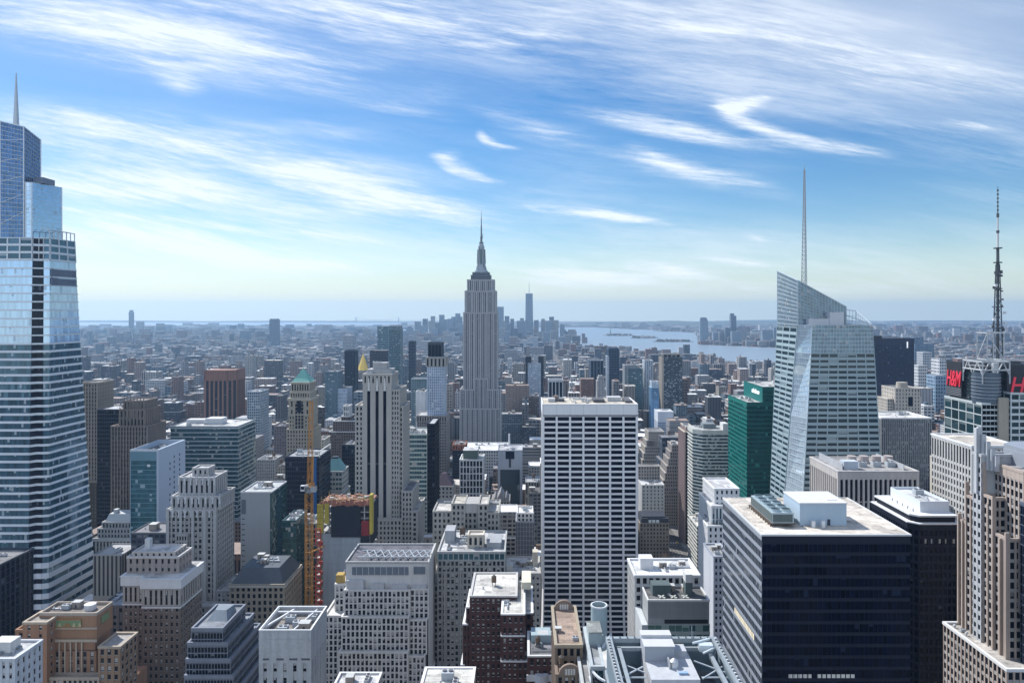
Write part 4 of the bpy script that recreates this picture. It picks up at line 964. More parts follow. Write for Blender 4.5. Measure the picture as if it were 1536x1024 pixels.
def brown_band():
    b = B('brown_brick_tower', 'brown brick hotel tower with a broad white cornice band and pale penthouse', -188, 378)
    st = PUN(BROWN, 2.75, 3.75, .56, .48, win=1); Y = 370; z = 120
    up_ = PUN(wallm((.40, .37, .33)), 2.75, 8.5, .56, .15, win=1)
    white = wallm((.66, .66, .65), .7, .15)
    for x0, x1, y0, y1 in ((X(215, Y), X(270, Y), Y, Y + 24), (X(186, Y + 4), X(214.6, Y + 4), Y + 4, Y + 22)):
        b.tier(x0, x1, y0, y1, 0, 60, low(st), roof=None); b.tier(x0, x1, y0, y1, 60, z - 14, st, roof=None); b.tier(x0, x1, y0, y1, z - 14, z - 4.7, up_, roof=None)
        w_ = b.part('cornice', white); w_.box(x0 - 1.2, x1 + 1.2, y0 - 1.2, y1 + .5, z - 4.7, z); w_.box(x0 - .7, x1 + .7, y0 - .7, y1, z - 15, z - 14.2, True); w_.box(x0 - 1.5, x1 + 1.5, y0 - 1.5, y1 + .6, z, z + .5, True)
        b.part('roof', flatroof((.5, .48, .46))).face([(x0, y0, z + .55), (x1, y0, z + .55), (x1, y1, z + .55), (x0, y1, z + .55)])
    ph = PUN(wallm((.34, .29, .26)), 3.2, 4.5, .65, .55)
    b.tier(X(192, Y + 7), X(268, Y + 7), Y + 7, Y + 21, z + .5, z + 8.5, ph, roof=(.55, .53, .5), cop=wallm((.55, .52, .49)))
    b.tier(X(200, Y + 8), X(262, Y + 8), Y + 8, Y + 20, z + 8.5, z + 11, dict(ph, wall=wallm((.50, .46, .42))), roof=(.6, .58, .55), par=.6); b.part('chimney', WCON).box(-206, -203.4, Y + 15, Y + 18, z + 8, z + 16)
    b.part('penthouse', WHITE).box(-209, -203, Y + 9, Y + 13, z + 3, z + 5.2)
    b.done()
brown_band()

def crown_tower():
    b = B('scalloped_crown_tower', 'grey stone tower with scalloped gothic crown tiers and a small square penthouse', -211, 462)
    st = PUN(wallm((.40, .39, .37)), 2.4, 3.5, .40, .36, win=1, dp=.6); Y = 450
    x0, x1 = X(251, Y), X(324, Y)
    b.tier(x0, x1, Y, Y + 26, 0, 35, low(st), roof=None); b.tier(x0, x1, Y, Y + 26, 35, 133, st, roof=(.4, .4, .4), nx=11, frames='F'); st2 = low(st)
    b.tier(x1 - .2, x1 + .4, Y + .5, Y + 26, 0, 133, dict(low(st), bay=3), roof=None, frames='R')
    pr = b.part('buttress', wallm((.46, .455, .44)))
    for px in (253, 272, 290, 308, 323): x = X(px, Y); pr.box(x - .8, x + .8, Y - 1.3, Y - .65, 0, 134.5)
    b.tier(X(265, Y - 2), X(281, Y - 2), Y - 2.5, Y - .7, 30, 118, dict(low(st), dp=.3), roof=(.4, .4, .4), nx=4)
    t1 = PUN(wallm((.44, .43, .42)), 3.2, 7, .6, .4, dp=.5)
    b.tier(X(258, Y + 2), X(336, Y + 2) - 2.5, Y + 2, Y + 24, 133, 141, t1, roof=(.5, .5, .5)); b.tier(X(269, Y + 4), X(327, Y + 4) - 2, Y + 4, Y + 22, 141, 152.5, dict(t1, fl=10), roof=(.5, .5, .5))
    sc_ = b.part('scallop', wallm((.60, .60, .59)))
    for (xa, xb, yy, zz, n_) in ((X(258, Y + 2), X(336, Y + 2) - 2.5, Y + 1.4, 141, 7), (X(269, Y + 4), X(327, Y + 4) - 2, Y + 3.4, 152.5, 6), (x0, x1, Y - .8, 133, 8)):
        for k in range(n_):
            x = xa + (xb - xa) * (k + .5) / n_
            for q in range(6):
                a0, a1 = pi * q / 6, pi * (q + 1) / 6; rr = (xb - xa) / n_ * .42
                sc_.bar((x + rr * cos(a0), yy, zz - 1.2 + rr * sin(a0) * 1.2), (x + rr * cos(a1), yy, zz - 1.2 + rr * sin(a1) * 1.2), .3)
        for k in range(n_ + 1):
            x = xa + (xb - xa) * k / n_; sc_.prism([(x - .5, yy - .5), (x + .5, yy - .5), (x + .5, yy + .5), (x - .5, yy + .5)], zz - 4, zz + 2.6, [(x - .1, yy - .1), (x + .1, yy - .1), (x + .1, yy + .1), (x - .1, yy + .1)])
    b.tier(X(290, Y + 8), X(312, Y + 8), Y + 8, Y + 17, 152.5, 157.5, dict(t1, sh=.8), roof=(.55, .55, .55))
    # setback wings at the right foot
    wg = PUN(wallm((.36, .355, .35)), 2.6, 3.7, .5, .45, win=1)
    b.tier(X(326, 447), X(352, 447), 447, 474, 0, 83, wg, roof=(.5, .5, .49)); b.tier(X(340, 440), X(372, 440), 440, 446.5, 0, 70, dict(wg), roof=(.5, .5, .49)); b.tier(X(296, 440), X(339.5, 440), 440, 446.5, 0, 76, dict(wg), roof=(.45, .45, .45))
    b.done()
crown_tower()

def stepped_glass():
    b = B('stepped_dark_office', 'dark gridded office with wedding-cake terraces stepping down to the right', -130, 312)
    st = S(wallm((.20, .22, .26), .5), G_DARK, 1.35, 2.9, .14, .16, dp=.2, ds=.18, top=1.0)
    Y = 300
    b.tier(X(288, Y), X(334, Y), Y, Y + 24, 95, 125, st, roof=(.24, .26, .29))
    for k in range(6):
        zt = 119.5 - k * 6.2
        b.tier(X(284, Y), X(335 + 2, Y) + 1.7 * (k + 1), Y - 1.3 * (k + 1), Y + 24 + 3.5 * (k + 1), 0 if k == 5 else zt - 6.2, zt, st, roof=(.26, .28, .31))
    m = b.part('penthouse', wallm((.22, .25, .28))); m.prism([(-138, Y + 8), (-129, Y + 8), (-129, Y + 18), (-138, Y + 18)], 125, 128.4, [(-136, Y + 12), (-131, Y + 12), (-130, Y + 18), (-137, Y + 18)])
    b.done()
stepped_glass()

def concrete_block():
    b = B('stained_concrete_block', 'pale stained concrete block with sunken roof plant and few small windows, lower left', -88, 270)
    wl = wallm((.42, .425, .425), .85, .5)
    x0, x1, Y, Y1, z = X(391, 260), X(465, 260), 260, 280, 140
    win = PUN(wl, 3.2, 3.8, .64, .52, win=1, dp=.5)
    b.tier(x0, x1, Y, Y1, 0, 118, low(win), roof=None, nx=5); b.tier(x0, x1, Y, Y1, 118, 131.2, win, roof=None, nx=5)
    b.tier(x0, x1, Y, Y1, 131.2, z, dict(win, pw=1, win=0), roof=(.24, .22, .2), par=.0, frames='')
    w_ = b.part('wall', wl); w_.box(x0 - .5, x1 + .5, Y - .5, Y + .3, 131.2, z + 3); w_.box(x1 - .3, x1 + .5, Y + .3, Y1, 131.2, z + 3); w_.box(x0 - .5, x0 + .3, Y + .3, Y1, 131.2, z + 3); w_.box(x0 - .5, x1 + .5, Y1, Y1 + .5, 131.2, z + 3)
    cp = b.part('parapet', WHITE); cp.box(x0 - .6, x1 + .6, Y - .6, Y - .1, z + 3, z + 3.3, True); cp.box(x1 + .1, x1 + .6, Y - .1, Y1, z + 3, z + 3.3, True); cp.box(x0 - .6, x0 - .1, Y - .1, Y1, z + 3, z + 3.3, True); cp.box(x0 - .6, x1 + .6, Y1, Y1 + .6, z + 3, z + 3.3, True)
    s_ = b.part('louvre', wallm((.10, .10, .11)));
    for k, wd in ((0, 2.2), (5, 2.6), (9.6, 3), (14, 3.2)): s_.box(x0 + 1 + k, x0 + 1 + k + wd, Y - .56, Y - .5, 132.2, 132.9)
    d = b.part('beam', WHITE)
    d.bar((x0, Y + 4, z + 2.2), (x0 + 6, Y1, z + 2.2), .3); d.bar((x0, Y1 - 3, z + 2.4), (x1, Y1 - 3, z + 2.4), .3); d.bar((x1 - 7, Y, z + 2.2), (x1 - 3, Y1, z + 2.2), .22)
    for k in range(3): b.prop('air_unit', x0 + 6.5 + (k % 2) * 4.2, Y + 5 + k * 4.4, z + .1, .9)
    b.prop('stair_head', x1 - 4, Y + 7, z + .1, .8); b.prop('air_unit', x1 - 3.5, Y + 15, z + .1, .8)
    b.fp.append((x0 - 1, x1 + 1, Y - 1, Y1 + 1)); b.done()
concrete_block()

def beige_stepped():
    b = B('beige_terraced_office', 'long beige stone office with rows of small dark windows on three stepped terraces', -80, 420)
    wl = wallm((.66, .64, .60), .85, .2); Y = 400
    st = PUN(wl, 2.43, 3.35, .38, .28, win=1, dp=.35)
    xa, xm, xb = X(517, Y), X(614, Y), X(642, Y)
    tiers = ((xa, xm, Y, 88.2, 102), (xm + .3, xb, Y + 1.5, 86, 102), (xa - .8, xm, Y - 3, 70, 88.2), (xm + .3, xb - .6, Y - 1.5, 67, 86), (xa - 1.6, xm, Y - 6, 52, 70), (xm + .3, xb - 1.4, Y - 4.5, 50, 67))
    for x0, x1, y0, z0, z1 in tiers: b.tier(x0, x1, y0, Y + 34, z0, z1, st, roof=(.5, .49, .46), frames='F', par=.7)
    b.tier(xa - 6, xb + 1, Y - 8, Y + 34, 0, 51, low(st), roof=(.5, .49, .46), frames='FR')
    rw = b.part('wall', wl); rw.box(xb, xb + .4, Y + 1, Y + 34, 0, 118)
    b.tier(X(487, Y + 1), xa - 1.7, Y + 1, Y + 30, 45, 87, dict(st), roof=(.55, .54, .52), frames='F'); b.tier(X(503, Y + 8), xa - .2, Y + 8, Y + 30, 87, 102, dict(st), roof=(.5, .49, .46), frames='F')
    b.tier(xa, xb - .4, Y + 3, Y + 34, 102.05, 116.5, dict(PUN(wl, 60, 30, .02, .02), dp=.3, glass=wl), roof=(.12, .12, .14), frames='', par=1.0, cop=wallm((.42, .42, .41)))
    lv = b.part('louvre', wallm((.16, .19, .22), .5)); lv.box(xa + 3.5, xm - 1, Y + 2.6, Y + 2.9, 110, 114.4); lv.box(xm + 2, xb - 2, Y + 2.6, Y + 2.9, 110.4, 114.6)
    for k in range(9): b.part('mullion', wl).box(xa + 6 + k * 3.4, xa + 6.2 + k * 3.4, Y + 2.5, Y + 2.65, 110, 114.4)
    ph = b.part('penthouse', wallm((.52, .52, .52))); ph.box(xa + 1, xa + 10.5, Y + .8, Y + 2.8, 102.1, 107.5); ph.box(xa + 14.5, xa + 22, Y + .8, Y + 2.8, 102.1, 105.6); ph.box(xa + 26, xm - 1.2, Y + .8, Y + 2.8, 102.1, 105.0); ph.box(xm + 1.6, xb - 1, Y + 2, Y + 3, 102.1, 104.6)
    tr = b.part('roof_truss', wallm((.46, .50, .53), .45, .1, .3))
    for k in range(9):
        x = xa + 9 + k * 4.2
        if x + 4.2 < xb: tr.bar((x, Y + 5, 119.4), (x + 4.2, Y + 16, 119.4), .22); tr.bar((x + 4.2, Y + 5, 119.4), (x, Y + 16, 119.4), .22); tr.bar((x, Y + 5, 116.5), (x, Y + 5, 119.4), .2)
    tr.bar((xa + 6, Y + 5, 119.4), (xb - .6, Y + 5, 119.4), .25); tr.bar((xa + 6, Y + 16, 119.4), (xb - .6, Y + 16, 119.4), .25)
    b.part('timber_shed', wallm((.36, .25, .08))).box(X(503, Y + 8), X(514, Y + 8), Y + 9, Y + 14, 102, 107.5)
    b.done()
beige_stepped()

# buildings between the middle avenues, bottom centre
def grey_big():
    b = B('grey_stone_front_block', 'broad grey stone office with glazed attic storey, left of the white slab', -31, 440)
    st = PUN(wallm((.33, .325, .30)), 2.5, 3.6, .40, .36, win=1); Y = 420; x0, x1 = X(657, Y), X(757, Y)
    b.tier(x0, x1, Y, Y + 40, 0, 45, low(st), roof=None, frames='F', nx=16); b.tier(x0, x1, Y, Y + 40, 45, 112, st, roof=None, frames='F', nx=16)
    b.tier(x0, x1, Y, Y + 40, 112, 116.5, S(wallm((.36, .40, .38)), G_TEAL, 3, 4, .2, .3), roof=(.5, .5, .5), frames='F', cop=wallm((.42, .42, .4)))
    for px, w2 in ((666, 5.5), (690, 7), (712, 5.2)): x = X(px, Y); b.part('bay', wallm((.36, .35, .325))).box(x, x + .9, Y - .9, Y - .48, 0, 106)
    b.tier(x0 - 4.6, x0 - .5, Y + 3, Y + 40, 0, 96, low(st), roof=(.45, .44, .42), frames='F'); b.part('tan_tank', WCON).cyl(x0 - 2, Y + 8, 96, 101, 1.6, 1.6, 12)
    b.tier(X(702, Y + 9), X(725, Y + 9), Y + 9, Y + 17, 116.5, 123.5, PUN(CREAM, 3, 5, .5, .5), roof=(.6, .55, .5)); b.clutter(x0 + 2, x1 - 2, Y + 3, Y + 30, 116.5, 6, 1, 5)
    b.part('penthouse', wallm((.36, .37, .38))).box(X(730, Y + 8), X(752, Y + 8), Y + 8, Y + 25, 116.5, 120)
    b.part('penthouse', wallm((.36, .37, .38))).box(x0 + 2, x0 + 8, Y + 18, Y + 30, 116.5, 124)
    b.done()
grey_big()
def grey_back(b, x0, x1, y0, y1, z):
    st = PUN(wallm((.33, .32, .29)), 2.8, 3.7, .5, .45)
    b.part('wall', wallm((.38, .37, .35))).box(X(697, 470), X(718, 470), 468, 486, z, z + 6.2)
    b.tier(X(678, 468), X(697, 468), 468, 490, 0, z + 5.5, st, roof=(.6, .56, .48)); b.tier(X(718, 467), X(732, 467), 467, 490, 0, z + 5.4, st, roof=(.55, .52, .48)); b.tier(X(731, 466), X(748, 466), 466, 488, 0, z + .1, st, roof=(.5, .5, .48))
simple('grey_stepped_tower', 'grey stone tower with a blank wall and pale flat top, behind the glazed-attic office', 650, 748, 768, 470, 28, PUN(wallm((.33, .32, .29)), 2.8, 3.7, .5, .45), roof=(.5, .48, .45), n=2, fin=grey_back)
def cream_lower(b, x0, x1, y0, y1, z):
    b.part('penthouse', WCON).box(x0 + 1, x0 + 5, y0 + 2, y0 + 9, z, z + 4.5); b.part('penthouse', CREAM).box(x1 - 4.4, x1 - 1, y0 + 14, y0 + 20, z, z + 9); b.clutter(x0 + 1, x1 - 1, y0 + 3, y1 - 2, z, 7, 0, 4, .8)
    b.part('cornice', wallm((.46, .44, .40))).box(x0 - .9, x1 + .9, y0 - .9, y0 - .3, z - 5, z - 4.2, True)
simple('cream_cluttered_block', 'cream stone block with a jumble of white roof plant, just left of the white slab', 757, 810, 861, 440, 30, PUN(wallm((.44, .42, .38)), 2.8, 3.7, .5, .45, win=1), roof=(.6, .6, .58), n=0, fin=cream_lower)
simple('grey_pinstripe_slab', 'small grey pinstripe slab with white roof box, left of the white slab', 774, 801, 783, 560, 24, S(wallm((.30, .31, .34)), G_NAVY, 1.2, 3.6, .42, .06, dp=.25), roof=(.7, .7, .7), n=2, up=((1, 1, 2, 2, 6, PUN(WCON, 3, 3, .5, .4)),))

def red_brick():
    b = B('red_brick_setback', 'dark red brick building with white-trimmed setbacks and sunlit pale roof', -15, 305)
    st = PUN(REDB, 2.1, 3.5, .55, .55, win=1, dp=.4); tr = WHITE; Y = 300
    x0, x1 = X(706, Y), X(753, Y)
    b.tier(x0, x1 + 6, Y, Y + 26, 60, 139, st, roof=(.62, .60, .55), frames='FR', par=.6, cop=wallm((.5, .48, .45))); b.part('wall', REDB).box(x0 - 3, x1 + 12, Y + .5, Y + 26, 0, 60)
    b.tier(x0 - 1.6, x0 - .45, Y + 1, Y + 20, 60, 134, low(st), roof=(.6, .58, .55), frames='F', par=.5, cop=tr); b.tier(x0 - 3.0, x0 - 1.65, Y + .6, Y + 18, 60, 127, low(st), roof=(.6, .58, .55), frames='F', par=.5, cop=tr); b.tier(x0 - 3.8, x0 - 3.05, Y + .3, Y + 18, 60, 110, low(st), roof=(.6, .58, .55), frames='F', par=.5, cop=tr)
    Yw = 286; xa, xb = X(753, Yw), X(786, Yw)
    for (a, c, y, z0, z1) in ((xa, xb, Yw, 129, 137.5), (xa, xb, Yw - .4, 119, 129), (xa, xb + 1.6, Yw - .8, 104, 119), (xa, xb + 1.6, Yw - 1.6, 60, 104)):
        b.tier(a, c, y, Y + 20, z0, z1, st, roof=(.66, .64, .58), par=.45, cop=tr, frames='FR')
    b.tier(xb + .5, xb + 3.4, Yw + 8, Y + 22, 60, 134.6, low(st), roof=(.6, .55, .48), par=.45, cop=tr, frames='F')
    b.part('roof_pad', wallm((.62, .58, .45))).box(xb - 1, xb + 3, Yw + 22, Y + 22, 139, 142)
    b.prop('duct', -7, 293, 137.6, .5, pi / 2); b.prop('air_unit', -7.5, 297, 137.6, .5); b.prop('water_tank', -13.5, 312, 139, .62); b.prop('vent', -18, 308, 139, .8)
    b.fp.append((x0 - 4, xb + 6, Yw - 2, Y + 27)); b.done()
red_brick()
def red_low(b, x0, x1, y0, y1, z):
    b.prop('water_tank', x0 + 3.6, y0 + 8, z, .55); b.part('penthouse', wallm((.34, .42, .44))).box(x0 + 1, x1 - 1, y0 + 11, y1 - 2, z, z + 3); b.part('cornice', wallm((.62, .63, .64))).box(x0 - .8, x1 + .5, y0 - .8, y0 - .3, z - 9, z - 6.6, True)
    b.part('bow_window', wallm((.55, .57, .60))).cyl((x0 + x1) / 2, y0 - .2, z - 9.4, z - 6.2, 2.6, 2.6, 14, bottom=True)
simple('small_red_house', 'low red brick block with white cornice and a roof tank, beside the brown arched building', 793, 832, 984, 268, 20, PUN(REDB, 2.4, 3.6, .5, .5, win=1), roof=(.16, .16, .17), n=3, fin=red_low, par=.5, cop=WCON)
def brown_arch():
    b = B('brown_arched_gable', 'brown stone building with tan roof terrace and arched dormer gables, bottom centre', 14, 246)
    br = wallm((.22, .165, .125)); st = PUN(br, 2.0, 3.6, .45, .45, win=1)
    x0, x1, Y, z = X(834, 232), X(872, 232), 232, 150
    b.tier(x0, x1, Y, Y + 30, 0, z, dict(low(st)), roof=(.36, .27, .21), par=1.0, cop=TAN)
    for yy, zz in ((Y + 29, z), (Y - 6, z - 6)):
        g = b.part('arched_gable', wallm((.24, .18, .14)), 'ag%d' % zz); cx = (x0 + x1) / 2
        pts = [(cx + 3.6 * cos(pi * k / 12), zz + 3.6 * sin(pi * k / 12)) for k in range(13)]
        a = [(p, yy - .5, q) for p, q in pts]; c = [(p, yy + .5, q) for p, q in pts]
        g.face(list(reversed(a))); g.face(c)
        for k in range(12): g.face([a[k], a[k + 1], c[k + 1], c[k]])
        wv = b.part('arched_window', wallm((.60, .58, .54)))
        for k in range(4): wv.box(cx - 1.5 + k * .85, cx - .9 + k * .85, yy - .62, yy - .52, zz + .3, zz + 2.2)
    b.tier(x0, x1, Y - 6, Y - .5, 0, z - 6, dict(st), roof=(.30, .22, .17), par=.5, frames='FL')
    b.prop('air_unit', x1 - 1.6, Y + 5, z, .5); b.prop('water_tank', x0 + 1.6, Y - 3, z - 5, .5); b.prop('stair_head', x0 + 1.2, Y + 11, z, .45)
    b.fp.append((x0 - 1, x1 + .5, Y - 7, Y + 31)); b.done()
brown_arch()
def curved_tower():
    b = B('curved_ribbed_tower', 'grey tower with curved white balcony ribs and a big open flue drum on its roof', 23, 228)
    cw = wallm((.42, .45, .45)); x0, x1 = X(886, 214), X(905, 214)
    b.tier(x0 - 2.3, x0 + .6, 208, 240, 0, 146, PUN(wallm((.44, .45, .44)), 2.6, 3.6, .55, .5), roof=(.3, .3, .3), frames='FL')
    b.tier(x0 + .4, x1, 214, 240, 0, 152, S(cw, G_TEAL, 2, 3.6, .1, .25), roof=(.3, .32, .33), frames='FR')
    rib = b.part('balcony_rib', wallm((.66, .68, .69), .6, .1)); gl = b.part('curved_glazing', G_DARK)
    for k in range(9):
        z = 151 - k * 4.0
        for q in range(8):
            a0, a1 = pi * (1.0 + q / 16), pi * (1.0 + (q + 1) / 16)
            P0 = (x1 + 1.6 + 5.4 * cos(a0), 217.5 + 9.5 * sin(a0), z + (3.0 - .4 * q) * .3); P1 = (x1 + 1.6 + 5.4 * cos(a1), 217.5 + 9.5 * sin(a1), z + (2.6 - .4 * q) * .3)
            rib.bar(P0, P1, .28)
            gl.face([(P0[0] + .1, P0[1] + .3, z - 3.2), (P1[0] + .1, P1[1] + .3, z - 3.2), (P1[0] + .1, P1[1] + .3, z + .2), (P0[0] + .1, P0[1] + .3, z + .2)], [(q, k), (q + 1, k), (q + 1, k + 1), (q, k + 1)])
    dr = b.part('flue_drum', wallm((.34, .43, .46), .45, .15, .3)); cx, cy = X(898.5, 240), 240
    dr.cyl(cx, cy, 146, 160.5, 2.75, n=28, cap=False)
    ri = b.part('drum_rim', wallm((.60, .62, .62), .5, .1))
    for k in range(28):
        a0, a1 = 2 * pi * k / 28, 2 * pi * (k + 1) / 28
        o_ = lambda a, r, z: (cx + r * cos(a), cy + r * sin(a), z)
        ri.face([o_(a0, 2.85, 160.6), o_(a1, 2.85, 160.6), o_(a1, 2.35, 160.6), o_(a0, 2.35, 160.6)]); ri.face([o_(a0, 2.85, 160.1), o_(a1, 2.85, 160.1), o_(a1, 2.85, 160.6), o_(a0, 2.85, 160.6)])
        dr.face([o_(a1, 2.35, 157), o_(a0, 2.35, 157), o_(a0, 2.35, 160.6), o_(a1, 2.35, 160.6)])
    b.part('drum_cone', wallm((.55, .46, .36))).cyl(cx, cy, 157, 159.6, 2.3, .3, 20)
    bx = b.part('plant_house', wallm((.36, .42, .42))); bx.box(X(883, 228), X(903, 228), 228, 236, 146, 156.4); b.part('plant_roof', flatroof((.30, .32, .30))).box(X(883, 228) - .1, X(903, 228) + .1, 227.9, 236.1, 156.4, 156.7)
    b.prop('duct', x1 + .2, 234, 152, .5, .6); b.prop('duct', x1 - 1, 230, 152.5, .5, .9); rib.bar((x1 + 1, 226, 152.5), (x1 + 5, 236, 152.5), .25)
    b.fp.append((x0 - 3, x1 + 3, 205, 246)); b.done()
curved_tower()

def louvre_green():
    b = B('louvred_green_office', 'grey louvred building with green glass floors, right of the white slab', 64, 318)
    gm = wallm((.36, .37, .36), .6); Y = 300; x0, x1, Y1 = X(972, Y), X(1064, Y), 316
    b.tier(x0, x1, Y, Y1, 0, 127.5, S(wallm((.40, .44, .42)), glassm('ltgreen', (.06, .14, .13), metal=.3, blind=.3, bcol=(.3, .4, .36), tilt=.02), 3, 3.7, .06, .35, dp=.2, ds=.25), roof=None, frames='FL')
    b.part('wall', gm).box(x0, x1, Y + .2, Y1, 127.5, 137); lv = b.part('louvre', wallm((.30, .31, .30), .6))
    for k in range(9): lv.box(x0 + .4, x1 - .4, Y - .05, Y + .2, 130.2 + k * .72, 130.6 + k * .72, True)
    s_ = b.part('shadow_gap', wallm((.03, .03, .035))); s_.box(x0 + 7, x1 - .5, Y + .1, Y + .22, 127.7, 129.4)  # near-black box on the wall paints the gap's shade; there is no recess
    b.roof(x0, x1, Y, Y1, 137, (.15, .15, .15), .8, .2, WCON)
    bm = b.part('roof_beam', wallm((.55, .56, .50)))
    for k in range(3): bm.bar((x0 + 5 + k * 5, Y + 1, 138), (x0 + 7.5 + k * 5, Y + 4, 138), .25); bm.bar((x0 + 7.5 + k * 5, Y + 1, 138), (x0 + 5 + k * 5, Y + 4, 138), .25)
    pl = b.part('plant_house', wallm((.10, .13, .13))); pl.box(x0 + 3, x0 + 11, Y + 6, Y + 12, 137, 141.5); pl.box(x0 + 17, x0 + 20, Y + 5, Y + 10, 137, 143); b.part('plant_box', WCON).box(x0 + 17, x0 + 20, Y + 5, Y + 10, 143, 146.5)
    b.clutter(x0 + 1, x1 - 1, Y + 4, Y1 - 1, 137, 4, 0, 8, .7)
    b.tier(x0 - 2.8, x1, Y1 + 1, Y1 + 22, 0, 141, S(WCON, G_DARK, 3, 3.7, .4, .4), roof=(.74, .75, .75), frames='FL', cop=WHITE)
    b.part('penthouse', WHITE).box(x0 + 1, x0 + 7, Y1 + 10, Y1 + 16, 141, 146); b.clutter(x0 + 8, x1 - 1, Y1 + 3, Y1 + 20, 141, 6, 0, 1, .7)
    b.part('side_wall', wallm((.48, .50, .50))).box(x0 - 2.9, x0 - .4, Y - 2, Y1 + .9, 0, 128)
    b.done()
louvre_green()
def white_party(b, x0, x1, y0, y1, z):
    b.part('party_wall', wallm((.74, .74, .73), .7, .1)).box(x0 - .35, x0 - .1, y0, y1, 0, z + 1); b.clutter(x0 + 1, x1 - 1, y0 + 2, y1 - 4, z, 5, 0, 2, .7)
simple('white_party_wall_block', 'slender building with a blazing white blank side wall, left of the cream-roofed block', 1071, 1096, 836, 400, 22, PUN(wallm((.40, .43, .48)), 2.6, 3.6, .5, .5), roof=(.4, .4, .4), n=0, fin=white_party)
def white_step(b, x0, x1, y0, y1, z):
    st = PUN(WHITE, 3, 3.7, .6, .5)
    b.tier(x0 + 4, x1 + 12, y0 + 6, y1 + 14, 0, z + 11, S(wallm((.70, .71, .71)), G_TEAL, 2.2, 8, .45, .05), roof=(.6, .6, .6), cop=WHITE); b.tier(x0 + 8, x1 + 14, y0 + 14, y1 + 20, 0, z + 20, st, roof=(.6, .6, .6), cop=WHITE)
    b.part('plant_house', wallm((.13, .16, .18))).box(x0 + 7, x0 + 13, y0 + 1, y0 + 4, z, z + 3.6)
simple('white_stepped_block', 'white rendered block stepping up in bright sun behind the white side wall', 1062, 1085, 790, 450, 24, PUN(WHITE, 3, 3.7, .6, .5), roof=(.5, .5, .5), n=3, fin=white_step)

# left middle
def dome_top(b, x0, x1, y0, y1, z):
    wl = wallm((.42, .41, .40)); st = PUN(wl, 2.6, 3.5, .5, .45)
    b.tier(x0 + 1.6, x1 - .6, y0 + 1, y1 - 1, z, z + 7, st, roof=(.5, .5, .5)); b.tier(x0 + 4, x1 - .6, y0 + 3, y1 - 2, z + 7, z + 11.5, st, roof=(.5, .5, .5))
    m = b.part('mansard_roof', wallm((.55, .57, .58), .5, .1)); a, c, d, e = x0 + 5, x1 - 1, y0 + 4, y1 - 3
    m.prism([(a, d), (c, d), (c, e), (a, e)], z + 11.5, z + 18, [(a + 2.5, d + 2.5), (c - 2.5, d + 2.5), (c - 2.5, e - 2.5), (a + 2.5, e - 2.5)]); m.box(a + 5, a + 8, d + 4, d + 8, z + 18, z + 21)
    for k in range(10): b.part('column', wallm((.56, .55, .53))).cyl(x0 + 1.2 + k * 2.7, y0 - .9, z - 10, z - 2, .55, n=8)
    b.part('cornice', wallm((.5, .49, .48))).box(x0 - 1.5, x1 + 1.5, y0 - 1.8, y0 - .45, z - 2, z + .6, True)
simple('colonnaded_bank', 'grey stone building with white colonnade and pale hipped roof, beside the glass supertall', 143, 195, 807, 575, 24, PUN(wallm((.25, .245, .24)), 2.7, 3.6, .45, .4), roof=(.45, .45, .45), n=0, fin=dome_top)
simple('tan_masonry_shaft', 'narrow tan masonry tower half hidden behind the glass supertall', 120, 146, 575, 680, 26, S(wallm((.34, .29, .24)), G_DARK, 2.7, 3.7, .55, .3, dp=.6), n=1, base=((0, 5, 0, 2, 95, None),))
simple('navy_glass_slab', 'dark navy glass slab left of the gothic brown tower', 146, 181, 615, 650, 30, S(wallm((.05, .06, .08), .4), G_NAVY, 1.6, 3.7, .1, .2, dp=.15), roof=(.45, .47, .5), n=2)
def gothic(b, x0, x1, y0, y1, z):
    wl = wallm((.24, .195, .165)); st = S(wl, G_DARK, 2.6, 3.8, .5, .3, dp=.9)
    b.tier(x0 + 6, x1 - 3.5, y0 + 2, y1 - 3, z, z + 14, S(wl, G_DARK, 3, 7, .5, .3, dp=.9), roof=(.2, .18, .17)); b.tier(x0 + 8.5, x1 - 5, y0 + 4, y1 - 5, z + 14, z + 21, S(wl, G_DARK, 2.4, 7, .6, .3, dp=.8), roof=(.2, .18, .17))
    p = b.part('pinnacle', wl)
    for k in range(7):
        for yy, zz, o in ((y0 + 1.4, z + 14, 6), (y0 + 3.5, z + 21, 8.5)):
            x = x0 + o + (x1 - x0 - o - (3.5 if o == 6 else 5)) * k / 6; p.prism([(x - .7, yy - .7), (x + .7, yy - .7), (x + .7, yy + .7), (x - .7, yy + .7)], zz - 6, zz + 5, [(x - .1, yy - .1), (x + .1, yy - .1), (x + .1, yy + .1), (x - .1, yy + .1)])
simple('gothic_brown_tower', 'brown gothic tower with spiky pinnacled crown, left side', 168, 221, 640, 605, 30, S(wallm((.24, .195, .165)), G_DARK, 2.6, 3.8, .5, .3, dp=.8, span=wallm((.17, .14, .12))), roof=(.2, .18, .17), n=0, fin=gothic)
